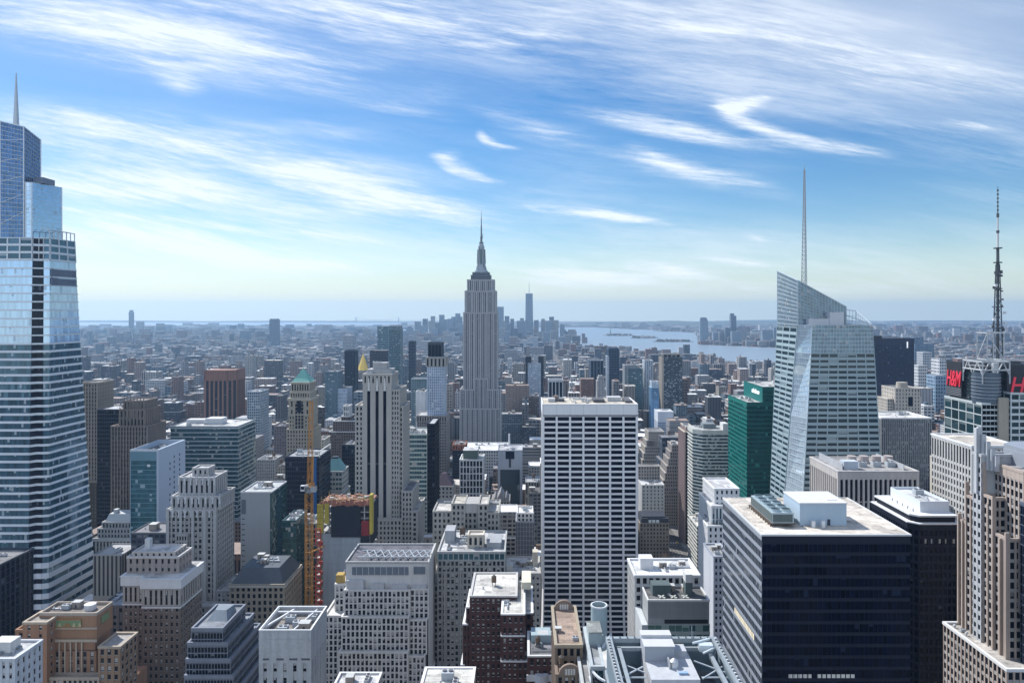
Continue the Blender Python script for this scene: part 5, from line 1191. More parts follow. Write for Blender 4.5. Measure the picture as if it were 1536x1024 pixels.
def blue_slab():
    b = B('teal_and_white_slab', 'slab with a teal glass front and plain pale blue side wall', -298, 582)
    Y = 560; x0, x1, z = X(196, Y), X(238, Y), 148.5; Y1 = 604
    st = S(wallm((.10, .18, .22), .4), glassm('tealfront', (.035, .13, .17), metal=.4, blind=.08, tilt=.02, vary=.5, bcol=(.35, .45, .5)), 1.9, 3.9, .0, .12, ds=.12, top=7)
    b.face((x0, Y, 0), (x1 - 1.5, Y, 0), (x1 - 1.5, Y, z), (x0, Y, z), (0, -1, 0), dict(st, wall=wallm((.16, .30, .36), .4)))
    w_ = b.part('wall', wallm((.50, .57, .66), .6, .06)); w_.box(x1 - 1.5, x1, Y - .3, Y1, 0, z + 1.5); w_.box(x0, x1 - 1.5, Y1 - .6, Y1, 0, z + 1.5); w_.box(x0 - .4, x0, Y, Y1, 0, z + 1.5)
    b.part('slot_window', wallm((.03, .035, .045)))
    sw = b.part('slot_window', wallm((.03, .035, .045)))
    for k in range(26):
        z_ = z - 10 - k * 4.2
        for yy in (577, 584, 593) if k % 3 else (584, 593): sw.box(x1, x1 + .06, yy, yy + 1.6, z_, z_ + 2.0)
    b.part('roof', flatroof((.16, .17, .18))).face([(x0, Y, z - 3), (x1 - 1.5, Y, z - 3), (x1 - 1.5, Y1 - .6, z - 3), (x0, Y1 - .6, z - 3)]); t = b.part('parapet', wallm((.55, .6, .64))); t.box(x0 - .4, x1 + .1, Y - .35, Y + .4, z, z + 1.6); 
    b.clutter(x0 + 2, x1 - 3, Y + 4, Y1 - 4, z - 3, 6, 0, 2, 1.1); b.part('lit_room', paint('white_room', (.6, .64, .66), .5)).box(x0 + 13, x0 + 15.5, Y - .15, Y - .13, z - 12, z - 10)
    b.fp.append((x0 - 1, x1 + 1, Y - 1, Y1 + 1)); b.done()
blue_slab()
def roof_white(b, x0, x1, y0, y1, z):
    b.part('penthouse', wallm((.62, .63, .64), .6, .1)).box(x0 + 28, x0 + 44, y0 + 14, y0 + 28, z, z + 6); b.part('penthouse', wallm((.62, .63, .64), .6, .1)).box(x0 + 6, x0 + 24, y0 + 20, y0 + 30, z, z + 4)
simple('banded_glass_office', 'broad teal glass office with pale horizontal bands and white roof plant', 256, 357, 640, 700, 46, S(wallm((.44, .50, .52), .5), G_TEAL, 2.0, 4.3, .0, .22, ds=.35, top=1.4), roof=(.58, .58, .56), n=5, fin=roof_white, cop=wallm((.16, .2, .23)), par=.8)
def mansard(b, x0, x1, y0, y1, z):
    m = b.part('mansard_roof', wallm((.07, .085, .10), .6)); m.prism([(x0, y0), (x1, y0), (x1, y1), (x0, y1)], z, z + 9, [(x0 + 5, y0 + 6), (x1 - 5, y0 + 6), (x1 - 5, y1 - 6), (x0 + 5, y1 - 6)]); b.clutter(x0 + 7, x1 - 7, y0 + 8, y1 - 7, z + 9, 4, 0, 3, .8)
    b.part('cornice', wallm((.42, .39, .34))).box(x0 - 1, x1 + 1, y0 - 1, y1, z - 1, z + .2, True)
simple('mansard_stone_block', 'tan stone block under a dark sloping mansard roof, at the foot of the grey slab', 345, 426, 878, 436, 34, PUN(wallm((.30, .265, .21)), 3.4, 4.2, .45, .35), n=0, fin=mansard, roof=(.15, .15, .15))
def grey_solid():
    b = B('windowless_grey_slab', 'blank light grey slab with dark green glass end, left of the crane', -203, 556)
    Y = 540; x0, x1, xg, z = X(361, Y), X(405, Y), X(410, Y), 121
    w_ = b.part('wall', wallm((.36, .375, .39), .6, .12)); w_.box(x0, x1, Y, Y + 34, 0, z)
    lv = b.part('joint', wallm((.27, .285, .30), .6))
    for k in range(15): lv.box(x0 + 1.5 + k * 1.4, x0 + 1.58 + k * 1.4, Y - .04, Y - .01, 0, z)
    d = b.part('slot_window', wallm((.05, .06, .07)))
    for k in range(24): d.box(x0 + .8, x0 + 3.2, Y - .05, Y - .01, z - 12 - k * 4, z - 11.3 - k * 4)
    b.part('louvre', wallm((.13, .15, .17))).box(x0 + .5, x0 + 4, Y - .06, Y - .02, z - 16, z - 5)
    st = S(wallm((.05, .11, .11), .4), glassm('dkgreen', (.02, .07, .075), metal=.35, blind=.1, tilt=.03, vary=.8), 2, 3.9, .05, .14, dp=.1, ds=.1)
    b.face((x1 + .2, Y + .3, 0), (x1 + 1.4, Y + .3, 0), (x1 + 1.4, Y + .3, z), (x1 + .2, Y + .3, z), (0, -1, 0), st, 1); b.face((x1 + 1.4, Y + .3, 0), (x1 + 1.4, Y + 34, 0), (x1 + 1.4, Y + 34, z), (x1 + 1.4, Y + .3, z), (1, 0, 0), st)
    b.roof(x0, x1 + 1.2, Y, Y + 34, z, (.45, .47, .47), 1.0, .2, wallm((.5, .51, .52))); b.clutter(x0 + 2, x1 - 2, Y + 6, Y + 30, z, 6, 0, 3)
    b.fp.append((x0 - 1, x1 + 2, Y - 1, Y + 35)); b.done()
grey_solid()
simple('low_green_glass_block', 'low dark green glass block between grey slab and crane mast', 424, 444, 782, 500, 26, S(wallm((.05, .11, .11), .4), glassm('dkgreen', (.02, .07, .075)), 2, 3.9, .05, .14, dp=.1, ds=.1), roof=(.4, .42, .42), n=2)
simple('tan_window_strip', 'tan stone office with closely spaced windows directly behind the crane mast', 441, 474, 786, 520, 22, PUN(wallm((.36, .33, .29)), 2.2, 3.5, .42, .35), n=2, roof=(.35, .33, .31))
def deep_navy(b, x0, x1, y0, y1, z):
    f = b.part('roof_frame', WCON); 
    for a, c in (((x0 + 15, y0), (x1, y0)), ((x1, y0), (x1, y1))): f.bar((*a, z + 5), (*c, z + 5), .4)
    for x, y in ((x0 + 15, y0), (x1, y0), (x1, y1)): f.bar((x, y, z), (x, y, z + 5), .35)
    b.part('blue_cladding', wallm((.02, .10, .28), .4)).box(x1 - 5.5, x1 - 2.2, y0 - .6, y0 - .3, 0, z)
simple('navy_roof_frame_tower', 'deep navy glass tower with pale roof frame and blue strip, behind the crane', 428, 479, 686, 600, 34, S(wallm((.02, .03, .055), .4), G_NAVY, 1.8, 3.9, .06, .16, dp=.12), roof=(.35, .36, .37), n=3, fin=deep_navy)
def teal_hip(b, x0, x1, y0, y1, z):
    m = b.part('hipped_roof', PATIN); cx, cy = (x0 + x1) / 2, (y0 + y1) / 2; m.prism([(x0 + 1, y0 + 1), (x1 - 1, y0 + 1), (x1 - 1, y1 - 1), (x0 + 1, y1 - 1)], z, z + 10.5, [(cx - 3, cy - 3), (cx + 3, cy - 3), (cx + 3, cy + 3), (cx - 3, cy + 3)]); b.part('roof_cap', DARKM).box(cx - 2.6, cx + 2.6, cy - 2.6, cy + 2.6, z + 10.5, z + 12)
simple('teal_hip_roof_block', 'small grey block under a teal copper hipped roof, above the construction site', 484, 513, 708, 640, 22, S(wallm((.40, .41, .40)), G_TEAL, 3, 4.2, .2, .5), n=0, fin=teal_hip, base=((3, 1, 2, 2, 95, None),))
simple('narrow_black_slab', 'narrow near-black slab between teal hipped roof and vertical-striped stone tower', 513, 533, 668, 690, 24, S(wallm((.02, .025, .035), .4), G_NAVY, 1.8, 3.8, .1, .1, dp=.1), n=3)

def striped():
    b = B('striped_stone_tower', 'cream stone art deco tower with three black vertical stripes up its front', -113, 562, 'skyscraper')
    wl = wallm((.43, .41, .375), .8, .18); st = PUN(wl, 2.7, 3.8, .5, .42, dp=.4); Y = 545
    xl, xa, xb, xr = X(533, Y), X(544, Y), X(587, Y), X(603, Y)
    b.tier(xl, xa, Y + 1, Y + 34, 0, 186, st, roof=(.45, .43, .4), frames='F', nx=2); b.tier(xb, xr - 2.4, Y + 1, Y + 34, 0, 198, st, roof=(.45, .43, .4), frames='FR', nx=3); b.tier(xr - 2.3, xr, Y + 3, Y + 34, 0, 185, st, roof=(.45, .43, .4), frames='FR')
    w_ = b.part('wall', wl); sl = b.part('stripe_window', G_NAVY)
    xs = [X(p, Y) for p in (553, 565.5, 577)]; hw = 1.25; cuts = [xa] + [v for x in xs for v in (x - hw, x + hw)] + [xb]
    for k in range(0, len(cuts), 2): w_.box(cuts[k], cuts[k + 1], Y, Y + 6, 0, 203)
    for x in xs: sl.face([(x - hw, Y + 1.4, 0), (x + hw, Y + 1.4, 0), (x + hw, Y + 1.4, 201), (x - hw, Y + 1.4, 201)], [(0, 0), (1, 0), (1, 55), (0, 55)])
    w_.box(xa, xb, Y + 5.9, Y + 32, 0, 203.2); w_.box(xa + .02, xb - .02, Y + .05, Y + 5.9, 201, 203.1)
    b.tier(xa + .4, xb - .4, Y + .8, Y + 28, 203.1, 210, dict(PUN(wl, 3, 9, .6, .3), dp=.7), roof=(.45, .43, .4))
    f = b.part('finial', wallm((.66, .65, .62)))
    for x in xs: f.prism([(x - 1, Y - .3), (x + 1, Y - .3), (x + 1, Y + .7), (x - 1, Y + .7)], 198, 208, [(x - .3, Y), (x + .3, Y), (x + .3, Y + .5), (x - .3, Y + .5)])
    ph = b.part('penthouse', wallm((.40, .40, .39))); ph.box(xa + 2, xb - 1, Y + 6, Y + 22, 210, 214); ph.box(xa + 6, xb - 5, Y + 8, Y + 18, 214, 219); b.prop('air_unit', xa + 5, Y + 4, 210); b.prop('vent', xb - 4, Y + 4, 210); b.prop('duct', xa + 9, Y + 10, 219, .7)
    wg = PUN(wl, 2.7, 3.7, .5, .42)
    b.tier(xr + .6, X(618, 542), 542, 575, 0, 121, wg, roof=(.2, .2, .22), frames='FR'); b.tier(X(618, 542) + .2, X(626, 541), 541, 580, 0, 106, wg, roof=(.45, .43, .4), frames='FR'); b.tier(xa + 8, xr + .4, 540, 544.6, 0, 100, wg, roof=(.45, .43, .4), frames='F')
    b.done()
striped()
simple('green_banded_office', 'greenish banded glass office with a black end bay, right of the striped stone tower', 603, 640, 652, 620, 34, S(wallm((.46, .52, .48), .5), G_TEAL, 2.2, 3.9, .02, .36, ds=.3), roof=(.5, .52, .52), n=4, base=((-22, 7, -.5, 0, 160, S(BLACK, G_NAVY, 2, 3.9, .1, .2, dp=.15)),))

# construction site and its crane
def site():
    b = B('construction_tower', 'unfinished tower wrapped in grey netting with yellow panels and orange top deck', -120, 482)
    Y = 470; x0, x1 = X(482, Y), X(556, Y)
    net = b.part('grey_netting', wallm((.30, .34, .37), .9, .35)); net.box(x0 + 1, X(541, Y), Y, Y + 24, 0, 112)
    cr = b.part('floor_slab', wallm((.46, .45, .43)))
    fz = [k * 4.2 for k in range(31)]
    for z in fz:
        cr.box(x0 + .5, x1 - .6, Y + .5, Y + 24, z, z + .35, True)
        net.box(x0 + .9, X(541, Y) + .1, Y - .12, Y - .02, z, z + .25)
    co = b.part('column', wallm((.40, .39, .37)))
    for k in range(9):
        for yy in (Y + 1.2, Y + 12, Y + 22.5): co.box(x0 + 1 + k * 3.9 - .35, x0 + 1 + k * 3.9 + .35, yy - .35, yy + .35, 0, 131)
    b.part('core', GREYD).box(x0 + 8, x1 - 8, Y + 8, Y + 18, 0, 131.1)
    dk = b.part('dark_netting', wallm((.02, .024, .035), .9, .3)); dk.box(X(497, Y), X(541, Y), Y - .6, Y - .3, 110, 130.5); dk.box(X(541, Y), X(554, Y), Y - .5, Y - .2, 94, 111); dk.box(x1 - .2, x1 + .1, Y, Y + 22, 104, 130)
    ye = b.part('yellow_panel', wallm((.36, .29, .05), .8, .5)); ye.box(x0 - 2.5, x0 + 1.6, Y - 1.2, Y - .8, 113, 132); ye.box(x0 + 2.4, x0 + 5.2, Y - 1.2, Y - .8, 119, 132.5); ye.box(x1 - .6, x1 + 1.2, Y - 1, Y + 4, 112, 138)
    yd = b.part('yellow_frame', wallm((.20, .16, .03)));
    for k in range(5): yd.box(x0 - 2.6, x0 + 1.7, Y - 1.32, Y - 1.2, 115 + k * 3.8, 115.25 + k * 3.8)
    rd = b.part('red_netting', wallm((.22, .03, .035), .8)); rd.box(x1 - 6, x1 - 1, Y - .7, Y - .55, 111, 121)
    orr = b.part('orange_deck', wallm((.30, .14, .10), .8, .7)); orr.box(x0 - 1, x1 - .5, Y - .3, Y + 23, 131.2, 131.9, True)
    on = b.part('orange_netting', wallm((.29, .12, .085), .9, .7))
    for k in range(12): on.box(x0 - 1.2 + k * 2.9, x0 + 1.4 + k * 2.9, Y - .9, Y - .75, 130.4 + (k * 7 % 3) * .4, 133.4 + (k * 5 % 4) * .5)
    r = random.Random(8)
    st_ = b.part('stacked_material', wallm((.34, .19, .14), .8)); ls = b.part('timber_post', wallm((.45, .33, .10), .8)); sl = b.part('steel_deck', wallm((.42, .42, .41)))
    for k in range(60):
        x = r.uniform(x0, x1 - 3); y = r.uniform(Y, Y + 20); (st_ if k % 3 else sl).box(x, x + r.uniform(.8, 3), y, y + r.uniform(.6, 2.5), 131.9, 131.9 + r.uniform(.3, 1.6))
    for k in range(34):
        x = x0 + (x1 - x0) * k / 34; ls.bar((x, Y - .2 + (k % 3) * 6, 131.5), (x, Y - .2 + (k % 3) * 6, 131.5 + r.uniform(2.5, 6)), .1)
    ls.bar((x0, Y - .2, 135), (x1, Y - .2, 135), .1); ls.bar((x0, Y - .2, 133.4), (x1, Y - .2, 133.4), .08)
    ho = b.part('red_hoist', wallm((.42, .06, .03), .6)); xh = X(477, Y - 4)
    for k in range(36):
        z = 16 + k * 2.8
        for xx in (xh - 1.6, xh + 1.6): ho.bar((xx, Y - 4, z), (xx, Y - 4, z + 2.8), .22)
        ho.bar((xh - 1.6, Y - 4, z), (xh + 1.6, Y - 4, z + 2.8), .18); ho.bar((xh - 1.6, Y - 4, z + 2.8), (xh + 1.6, Y - 4, z + 2.8), .18)
        if k % 2: sl.box(xh - 1.2, xh + 1.2, Y - 3.6, Y - .5, z, z + .3, True)
    rc = b.part('hoist_cage', wallm((.03, .035, .045))); rc.box(xh - 3.4, xh - .8, Y - 6, Y - 4.4, 101, 106); rc.box(xh - 3.4, xh - .8, Y - 6, Y - 4.4, 94, 98)
    hb = b.part('hoist_brace', wallm((.30, .05, .04)))
    for k in range(14): hb.box(x0 - 1.6, x0 + .9, Y - .2, Y + 1, 20 + k * 6.5, 22.4 + k * 6.5)
    b.fp.append((x0 - 5, x1 + 2, Y - 8, Y + 25)); b.done()
site()
def crane():
    b = B('tower_crane', 'yellow-orange lattice tower crane with steeply raised jib, beside the netted construction tower', -139, 456, 'crane')
    ym = wallm((.42, .20, .045), .75, .5); cx, cy = -138.5, 456; h = 1.15
    def lattice(m, p, q, w0, w1, seg, r, up=Vector((0, 1, 0))):
        p, q = Vector(p), Vector(q); d = (q - p).normalized(); u = d.cross(up).normalized(); v = u.cross(d)
        ring = lambda k: [p + (q - p) * k + (u * a + v * c) * (w0 + (w1 - w0) * k) for a, c in ((-1, -1), (1, -1), (1, 1), (-1, 1))]
        for s_ in range(seg):
            A, Z_ = ring(s_ / seg), ring((s_ + 1) / seg)
            for k in range(4):
                j = (k + 1) % 4; m.bar(A[k], Z_[k], r, 4); m.bar(A[k], Z_[j] if s_ % 2 else A[j], r * .6, 3); m.bar(A[j] if s_ % 2 else A[k], Z_[k] if s_ % 2 else Z_[j], r * .6, 3)
    lattice(b.part('mast', ym), (cx, cy, 0), (cx, cy, 143), 1.95, 1.95, 38, .19)
    lattice(b.part('jib', ym), (cx + .3, cy + 1, 148), (cx - 2.2, cy + 12, 200), 1.5, .9, 20, .16, Vector((1, 0, 0)))
    lattice(b.part('counter_jib', ym), (cx + 1, cy - 1, 147.5), (cx + 5, cy - 8, 150), 1.2, 1.0, 4, .25, Vector((0, 0, 1)))
    m = b.part('a_frame', ym); m.bar((cx + 1.5, cy - 1, 147), (cx + 4, cy - 4, 167), .3); m.bar((cx + 4.5, cy - 7, 149), (cx + 4, cy - 4, 167), .3); m.bar((cx - .5, cy - 1, 147), (cx + 3.4, cy - 4, 167), .22)
    t = b.part('turntable', wallm((.30, .30, .31), .5)); t.cyl(cx, cy, 143, 147, 2.3, n=14, bottom=True); t.box(cx - 2, cx + 3, cy - 4, cy + 2, 147, 148.2, True)
    b.part('cab', wallm((.70, .71, .72), .4)).box(cx - 4.6, cx - 2.0, cy - 3, cy - .6, 144.5, 148); b.part('counterweight', wallm((.35, .36, .37))).box(cx + 3.6, cx + 7, cy - 9, cy - 6, 145.5, 148.6); b.part('cab_window', G_NAVY).box(cx - 4.4, cx - 2.2, cy - 3.06, cy - 3.02, 145.6, 147.6)
    c = b.part('cable', wallm((.25, .22, .18), .5)); c.bar((cx + 4, cy - 4, 167), (cx - 2.2, cy + 12, 200), .07); c.bar((cx - 2.2, cy + 12.2, 200), (cx - 2.2, cy + 12.2, 170), .06)
    for z in (60, 104): b.part('tie', ym).bar((cx, cy, z), (X(482, 470) + 2, 470, z), .3)
    b.fp.append((cx - 3, cx + 3, cy - 3, cy + 3)); b.done()
crane()

# middle distance, left of centre
def copper_chamfer():
    b = B('copper_brown_tower', 'reddish brown tower with dark vertical window strips and a solid fluted top', -525, 1240, 'skyscraper')
    wl = wallm((.27, .135, .095), .7); st = S(wl, G_NAVY, 4.6, 3.6, .34, .10, dp=.9, ds=.2, top=17, span=wallm((.10, .07, .065)))
    Y, z = 1215, 156
    pts = [(X(302, Y), Y + 12), (X(308, Y), Y), (X(341, Y), Y), (X(351, Y), Y + 12), (X(351, Y), Y + 46), (X(302, Y), Y + 46)]
    for i in range(4):
        a, c = pts[i], pts[i + 1]; dx, dy = c[0] - a[0], c[1] - a[1]; L = sqrt(dx * dx + dy * dy)
        b.face((*a, 0), (*c, 0), (*c, z), (*a, z), (dy / L, -dx / L, 0), st, max(2, round(L / 7)))
        for k in range(round(L / 3) + 1):
            u = k / round(L / 3); x, y = a[0] + dx * u, a[1] + dy * u; b.part('fin', wallm((.23, .11, .08), .7)).box(x - .5, x + .5, y - 1.2, y + .3, z - 17, z + 1.5)
    b.part('wall', wl).prism(pts[3:] + [pts[0]], 0, z - .2); b.part('roof', flatroof((.3, .24, .22))).face([(*p, z - 1) for p in pts]); b.fp.append((X(302, Y) - 2, X(351, Y) + 2, Y - 2, Y + 48)); b.done()
copper_chamfer()
def green_pyr():
    b = B('green_pyramid_tower', 'tan stone tower with arched loggia top and green copper pyramid roof', -229, 738, 'skyscraper')
    wl = wallm((.42, .37, .29)); st = PUN(wl, 2.8, 3.7, .52, .4, dp=.4); Y = 724
    x0, x1 = X(434, Y), X(465, Y)
    b.tier(x0, x1, Y, Y + 26, 0, 152, st, roof=None, frames='FR'); b.tier(x0 + 6, x1 - 6, Y - .9, Y + 4, 0, 165, S(wl, G_NAVY, 2.8, 3.7, .25, .12, dp=.3), roof=None, nx=3, frames='F')
    b.tier(x0, x1, Y, Y + 26, 152, 168, PUN(wl, 5, 8, .7, .4, dp=.5), roof=(.4, .37, .33)); c_ = b.part('cornice', wallm((.46, .41, .33))); c_.box(x0 - 1.6, x1 + 1.6, Y - 2, Y + 27, 168, 170.5, True); c_.box(x0 - 1, x1 + 1, Y - 1, Y + 26, 153, 154.2, True); c_.box(x0 + .3, x1 - .3, Y - .3, Y + 25, 175.5, 177, True)
    b.tier(x0 + .8, x1 - .8, Y + 1, Y + 24, 170.5, 175.5, PUN(wl, 2.4, 5, .5, .4), roof=None); b.tier(x0 + 1.5, x1 - 1.5, Y + 2, Y + 22, 177, 185, PUN(wl, 2.6, 7, .45, .2), roof=None); c_.box(x0 + .5, x1 - .5, Y + 1, Y + 23, 185, 186.4, True)
    m = b.part('pyramid_roof', COPPER); cx, cy = (x0 + x1) / 2, Y + 12
    def sq(r): return [(cx - r, cy - r), (cx + r, cy - r), (cx + r, cy + r), (cx - r, cy + r)]
    m.prism(sq(9.4), 186.4, 190, sq(6.4)); m.prism(sq(6.4), 190, 195, sq(3.2)); m.prism(sq(3.2), 195, 198, sq(1.6)); b.part('finial', COPPER).cyl(cx, cy, 198, 201, 1.0, .1, 8)
    b.part('tall_arch', G_NAVY).box(cx - 1.9, cx + 1.9, Y - 1.4, Y - 1.2, 156, 168)
    b.tier(x0 - 1.8, x1 + 3, Y - 2, Y + 28, 0, 138, st, roof=(.4, .37, .33), frames='FR', par=1.5)
    b.done()
green_pyr()
simple('blue_grid_office', 'pale blue gridded office slab right of the reddish brown tower', 371, 390, 588, 1000, 34, S(wallm((.42, .46, .50)), G_TEAL, 3.0, 3.8, .28, .36, dp=.3), n=3, roof=(.4, .42, .44))
simple('grey_rib_office', 'plain grey ribbed office right of the teal banded office', 386, 412, 690, 860, 30, S(wallm((.42, .42, .42)), G_GREY, 2.4, 3.7, .5, .3, dp=.5), n=3, roof=(.35, .35, .35), tank=1)
simple('mauve_brick_slab', 'dull purple brick slab left of the green pyramid tower', 411, 434, 640, 900, 34, PUN(wallm((.18, .15, .16)), 3, 3.6, .6, .5), n=2, tank=1)
simple('dark_brown_departmental', 'wide dark brown block with white crown box left of the striped stone tower', 494, 540, 648, 900, 40, PUN(wallm((.15, .115, .10)), 3, 3.7, .5, .5), n=0, cop=WCON, up=((4, 0, 4, 4, 13, None), (9, 15, 6, 6, 5, PUN(wallm((.13, .1, .09)), 3, 3.7, .5, .5)), (2, 2, 2, 2, 13, PUN(WCON, 2.6, 8, .5, .3))))
simple('rust_brick_flats', 'rust red brick flats behind the teal hipped roof', 471, 495, 648, 960, 30, PUN(wallm((.26, .16, .13)), 3, 3.4, .55, .5), n=2, tank=1)
simple('cream_lower_flats', 'cream flats in front of the rust brick ones, behind the crane', 476, 486, 660, 840, 26, PUN(CREAM, 3, 3.4, .5, .5), n=1)
simple('dark_lattice_tower', 'blue-grey glass tower with a white lattice-patterned bay', 488, 506, 558, 1350, 40, S(wallm((.20, .27, .32), .5), G_TEAL, 3, 3.8, .08, .3), n=1, base=((-22, 18, -2, 2, 110, S(wallm((.5, .54, .58)), G_PALE, 4, 7, .3, .3)),))
simple('dark_slate_tower', 'very dark slate glass tower beside the gold pyramid', 517, 533, 527, 1420, 24, S(wallm((.04, .06, .09), .5), G_NAVY, 3, 3.8, .08, .15), n=0, up=((2, 2, 2, 2, 2, None),))
def gold(b, x0, x1, y0, y1, z):
    cx, cy = (x0 + x1) / 2, y0 + 14; g = b.part('gold_pyramid', wallm((.80, .52, .10), .35, .08, .35)); R = 15.5
    oc = lambda r: [(cx + r * cos(pi / 8 + k * pi / 4), cy + r * sin(pi / 8 + k * pi / 4)) for k in range(8)]
    b.part('gold_base', LIMED).prism(oc(R + 1), z, z + 8); g.prism(oc(R), z + 8, z + 46, oc(2.2)); b.part('lantern', wallm((.7, .48, .14), .4)).cyl(cx, cy, z + 46, z + 55, 2, .2, 8)
simple('gold_pyramid_tower', 'grey stone tower topped by a gleaming gold pyramid', 528, 558, 560, 1860, 40, PUN(LIMED, 3.2, 3.8, .5, .45), n=0, fin=gold, cat='skyscraper')
simple('slim_glass_residence', 'slim pale green glass residential tower right of the gold pyramid', 583, 601, 494, 1530, 26, S(wallm((.25, .33, .37), .4), G_TEAL, 2.6, 3.6, .10, .12, dp=.4), n=0, up=((1, 1, 1, 1, 7, S(wallm((.3, .36, .4)), G_TEAL, 2.4, 7, .3, .1)),), cat='skyscraper')
simple('far_teal_twin', 'far teal tower left of the slim pale green residential tower', 566, 582, 490, 2170, 30, S(wallm((.2, .28, .32)), G_TEAL, 4, 7.2, .1, .2), n=0, cat='skyscraper')
simple('dark_brown_wide_tower', 'broad dark brown office tower behind the gold pyramid', 555, 584, 526, 1900, 50, S(wallm((.06, .05, .06)), G_NAVY, 4, 7.6, .2, .2), n=0)
simple('dark_slim_shaft', 'thin dark tower with broader top, left of the louvre-topped hotel', 613, 622, 512, 1750, 20, S(wallm((.06, .09, .12)), G_NAVY, 4, 7.6, .2, .2), n=0)
def hotel(b, x0, x1, y0, y1, z):
    b.tier(x0 + 1, x1 - 4, y0 + 3, y1 - 4, z, z + 20, S(wallm((.06, .08, .10)), G_NAVY, 4.4, 22, .12, .04, dp=.6), roof=(.1, .1, .1)); b.tier(x0 - 2, x1 + 2, y0 - 1, y1, z - 13, z - .2, S(wallm((.36, .34, .30)), G_NAVY, 5.4, 13, .55, .12, dp=.5), roof=(.4, .38, .35))
    st = PUN(wallm((.26, .235, .215)), 3.2, 4, .5, .4)
    b.tier(x0 - 13, x1 + 4, y0 - 8, y1 + 6, 0, 104, st, roof=(.45, .43, .4)); b.tier(x0 - 13.6, x1 + 4.6, y0 - 8.6, y1, 104, 112, S(wallm((.30, .275, .25)), G_DARK, 3.6, 7, .5, .2, dp=.6), roof=(.5, .5, .5))
simple('louvre_topped_hotel', 'pale gridded hotel tower with black louvred cap on a stone base', 641, 666, 536, 1000, 32, S(wallm((.52, .56, .62), .6), G_PALE, 3.0, 3.7, .30, .30, dp=.3), n=0, fin=hotel, cat='skyscraper')
simple('white_blank_shaft', 'blank white wall tower left of the louvre-topped hotel', 624, 637, 588, 1050, 26, S(wallm((.66, .67, .67)), G_GREY, 6, 4, .9, .9), n=1)
simple('teal_glass_flats', 'teal glass flats left of the blank white wall tower', 617, 640, 569, 1110, 28, S(wallm((.28, .36, .40)), G_TEAL, 2.6, 3.4, .15, .3), n=1)
def gridtop(b, x0, x1, y0, y1, z): b.part('penthouse', wallm((.10, .13, .11))).box(x0 + 3, x1 - 6, y0 + 5, y1 - 6, z, z + 9.5); b.part('penthouse_roof', flatroof((.5, .5, .5))).box(x0 + 2.8, x1 - 5.8, y0 + 4.8, y1 - 5.8, z + 9.5, z + 10)
simple('white_grid_office', 'bright white gridded office with dark penthouse, below the art deco tower', 690, 724, 690, 780, 30, S(wallm((.66, .66, .65)), G_DARK, 3.4, 7.2, .26, .16, dp=.5), n=3, roof=(.6, .6, .58), fin=gridtop)
def portal(b, x0, x1, y0, y1, z):
    b.part('portal_opening', G_NAVY).box(x0 + 8.5, x0 + 18.5, y0 - .6, y0 - .45, z - 9, z - .5); b.part('dark_glazing', glassm('portal', (.02, .035, .05), metal=.3, tilt=.03, blind=.1)).box(x0 + 2.5, x1 - 2.5, y0 - .55, y0 - .42, 20, z - 21); b.part('water_tank', WHITE).cyl(x0 + 12, y0 + 30, z, z + 14, 1.2, 1.0, 8)
simple('portal_fronted_office', 'grey office with dark glass front and a square black opening at its top', 747, 783, 676, 800, 34, S(wallm((.40, .42, .46)), G_GREY, 30, 40, .9, .9), n=2, roof=(.5, .5, .5), fin=portal, nx=1)
def purp(b, x0, x1, y0, y1, z):
    m = b.part('hipped_roof', wallm((.12, .085, .10))); cx, cy = (x0 + x1) / 2, (y0 + y1) / 2; m.prism([(x0 - .5, y0 - .5), (x1 + .5, y0 - .5), (x1 + .5, y1), (x0 - .5, y1)], z + .1, z + 12, [(cx - 2, cy - 2), (cx + 2, cy - 2), (cx + 2, cy + 2), (cx - 2, cy + 2)])
simple('purple_hip_roof_block', 'grey stone block under a dark purple hipped roof', 651, 679, 730, 720, 22, PUN(wallm((.36, .34, .32)), 3.6, 3.9, .5, .5), n=0, fin=purp)
def gable(b, x0, x1, y0, y1, z):
    m = b.part('gable_roof', wallm((.26, .25, .25))); cx = (x0 + x1) / 2
    for xx, hh in ((cx, 9.5), (x0 + 3, 5), (x1 - 3, 5)):
        wv = hh * .55; a = [(xx - wv, y0 - .3, z), (xx + wv, y0 - .3, z), (xx, y0 - .3, z + hh)]; c = [(p, y1, q) for p, _, q in a]
        m.face(a); m.face([c[1], c[0], c[2]]); m.face([a[0], a[2], c[2], c[0]]); m.face([a[2], a[1], c[1], c[2]])
simple('stone_gabled_block', 'grey stone building with steep gothic gables in front of the portal office', 738, 764, 752, 690, 24, PUN(wallm((.33, .31, .28)), 2.8, 3.8, .5, .45), n=0, fin=gable)
simple('dark_rust_top_block', 'dark block with rust red top floor at the foot of the art deco tower', 679, 698, 676, 900, 26, S(wallm((.02, .025, .05)), G_NAVY, 2, 3.8, .1, .2), n=2, up=((0, 0, 0, 0, 7, PUN(wallm((.30, .11, .06)), 3, 5, .5, .5)),))
simple('white_roof_shed', 'long low building with bright white flat roof below the art deco tower', 696, 762, 676, 1000, 60, PUN(WCON, 3.4, 4, .5, .5), n=5, roof=(.78, .78, .76), cop=WHITE)

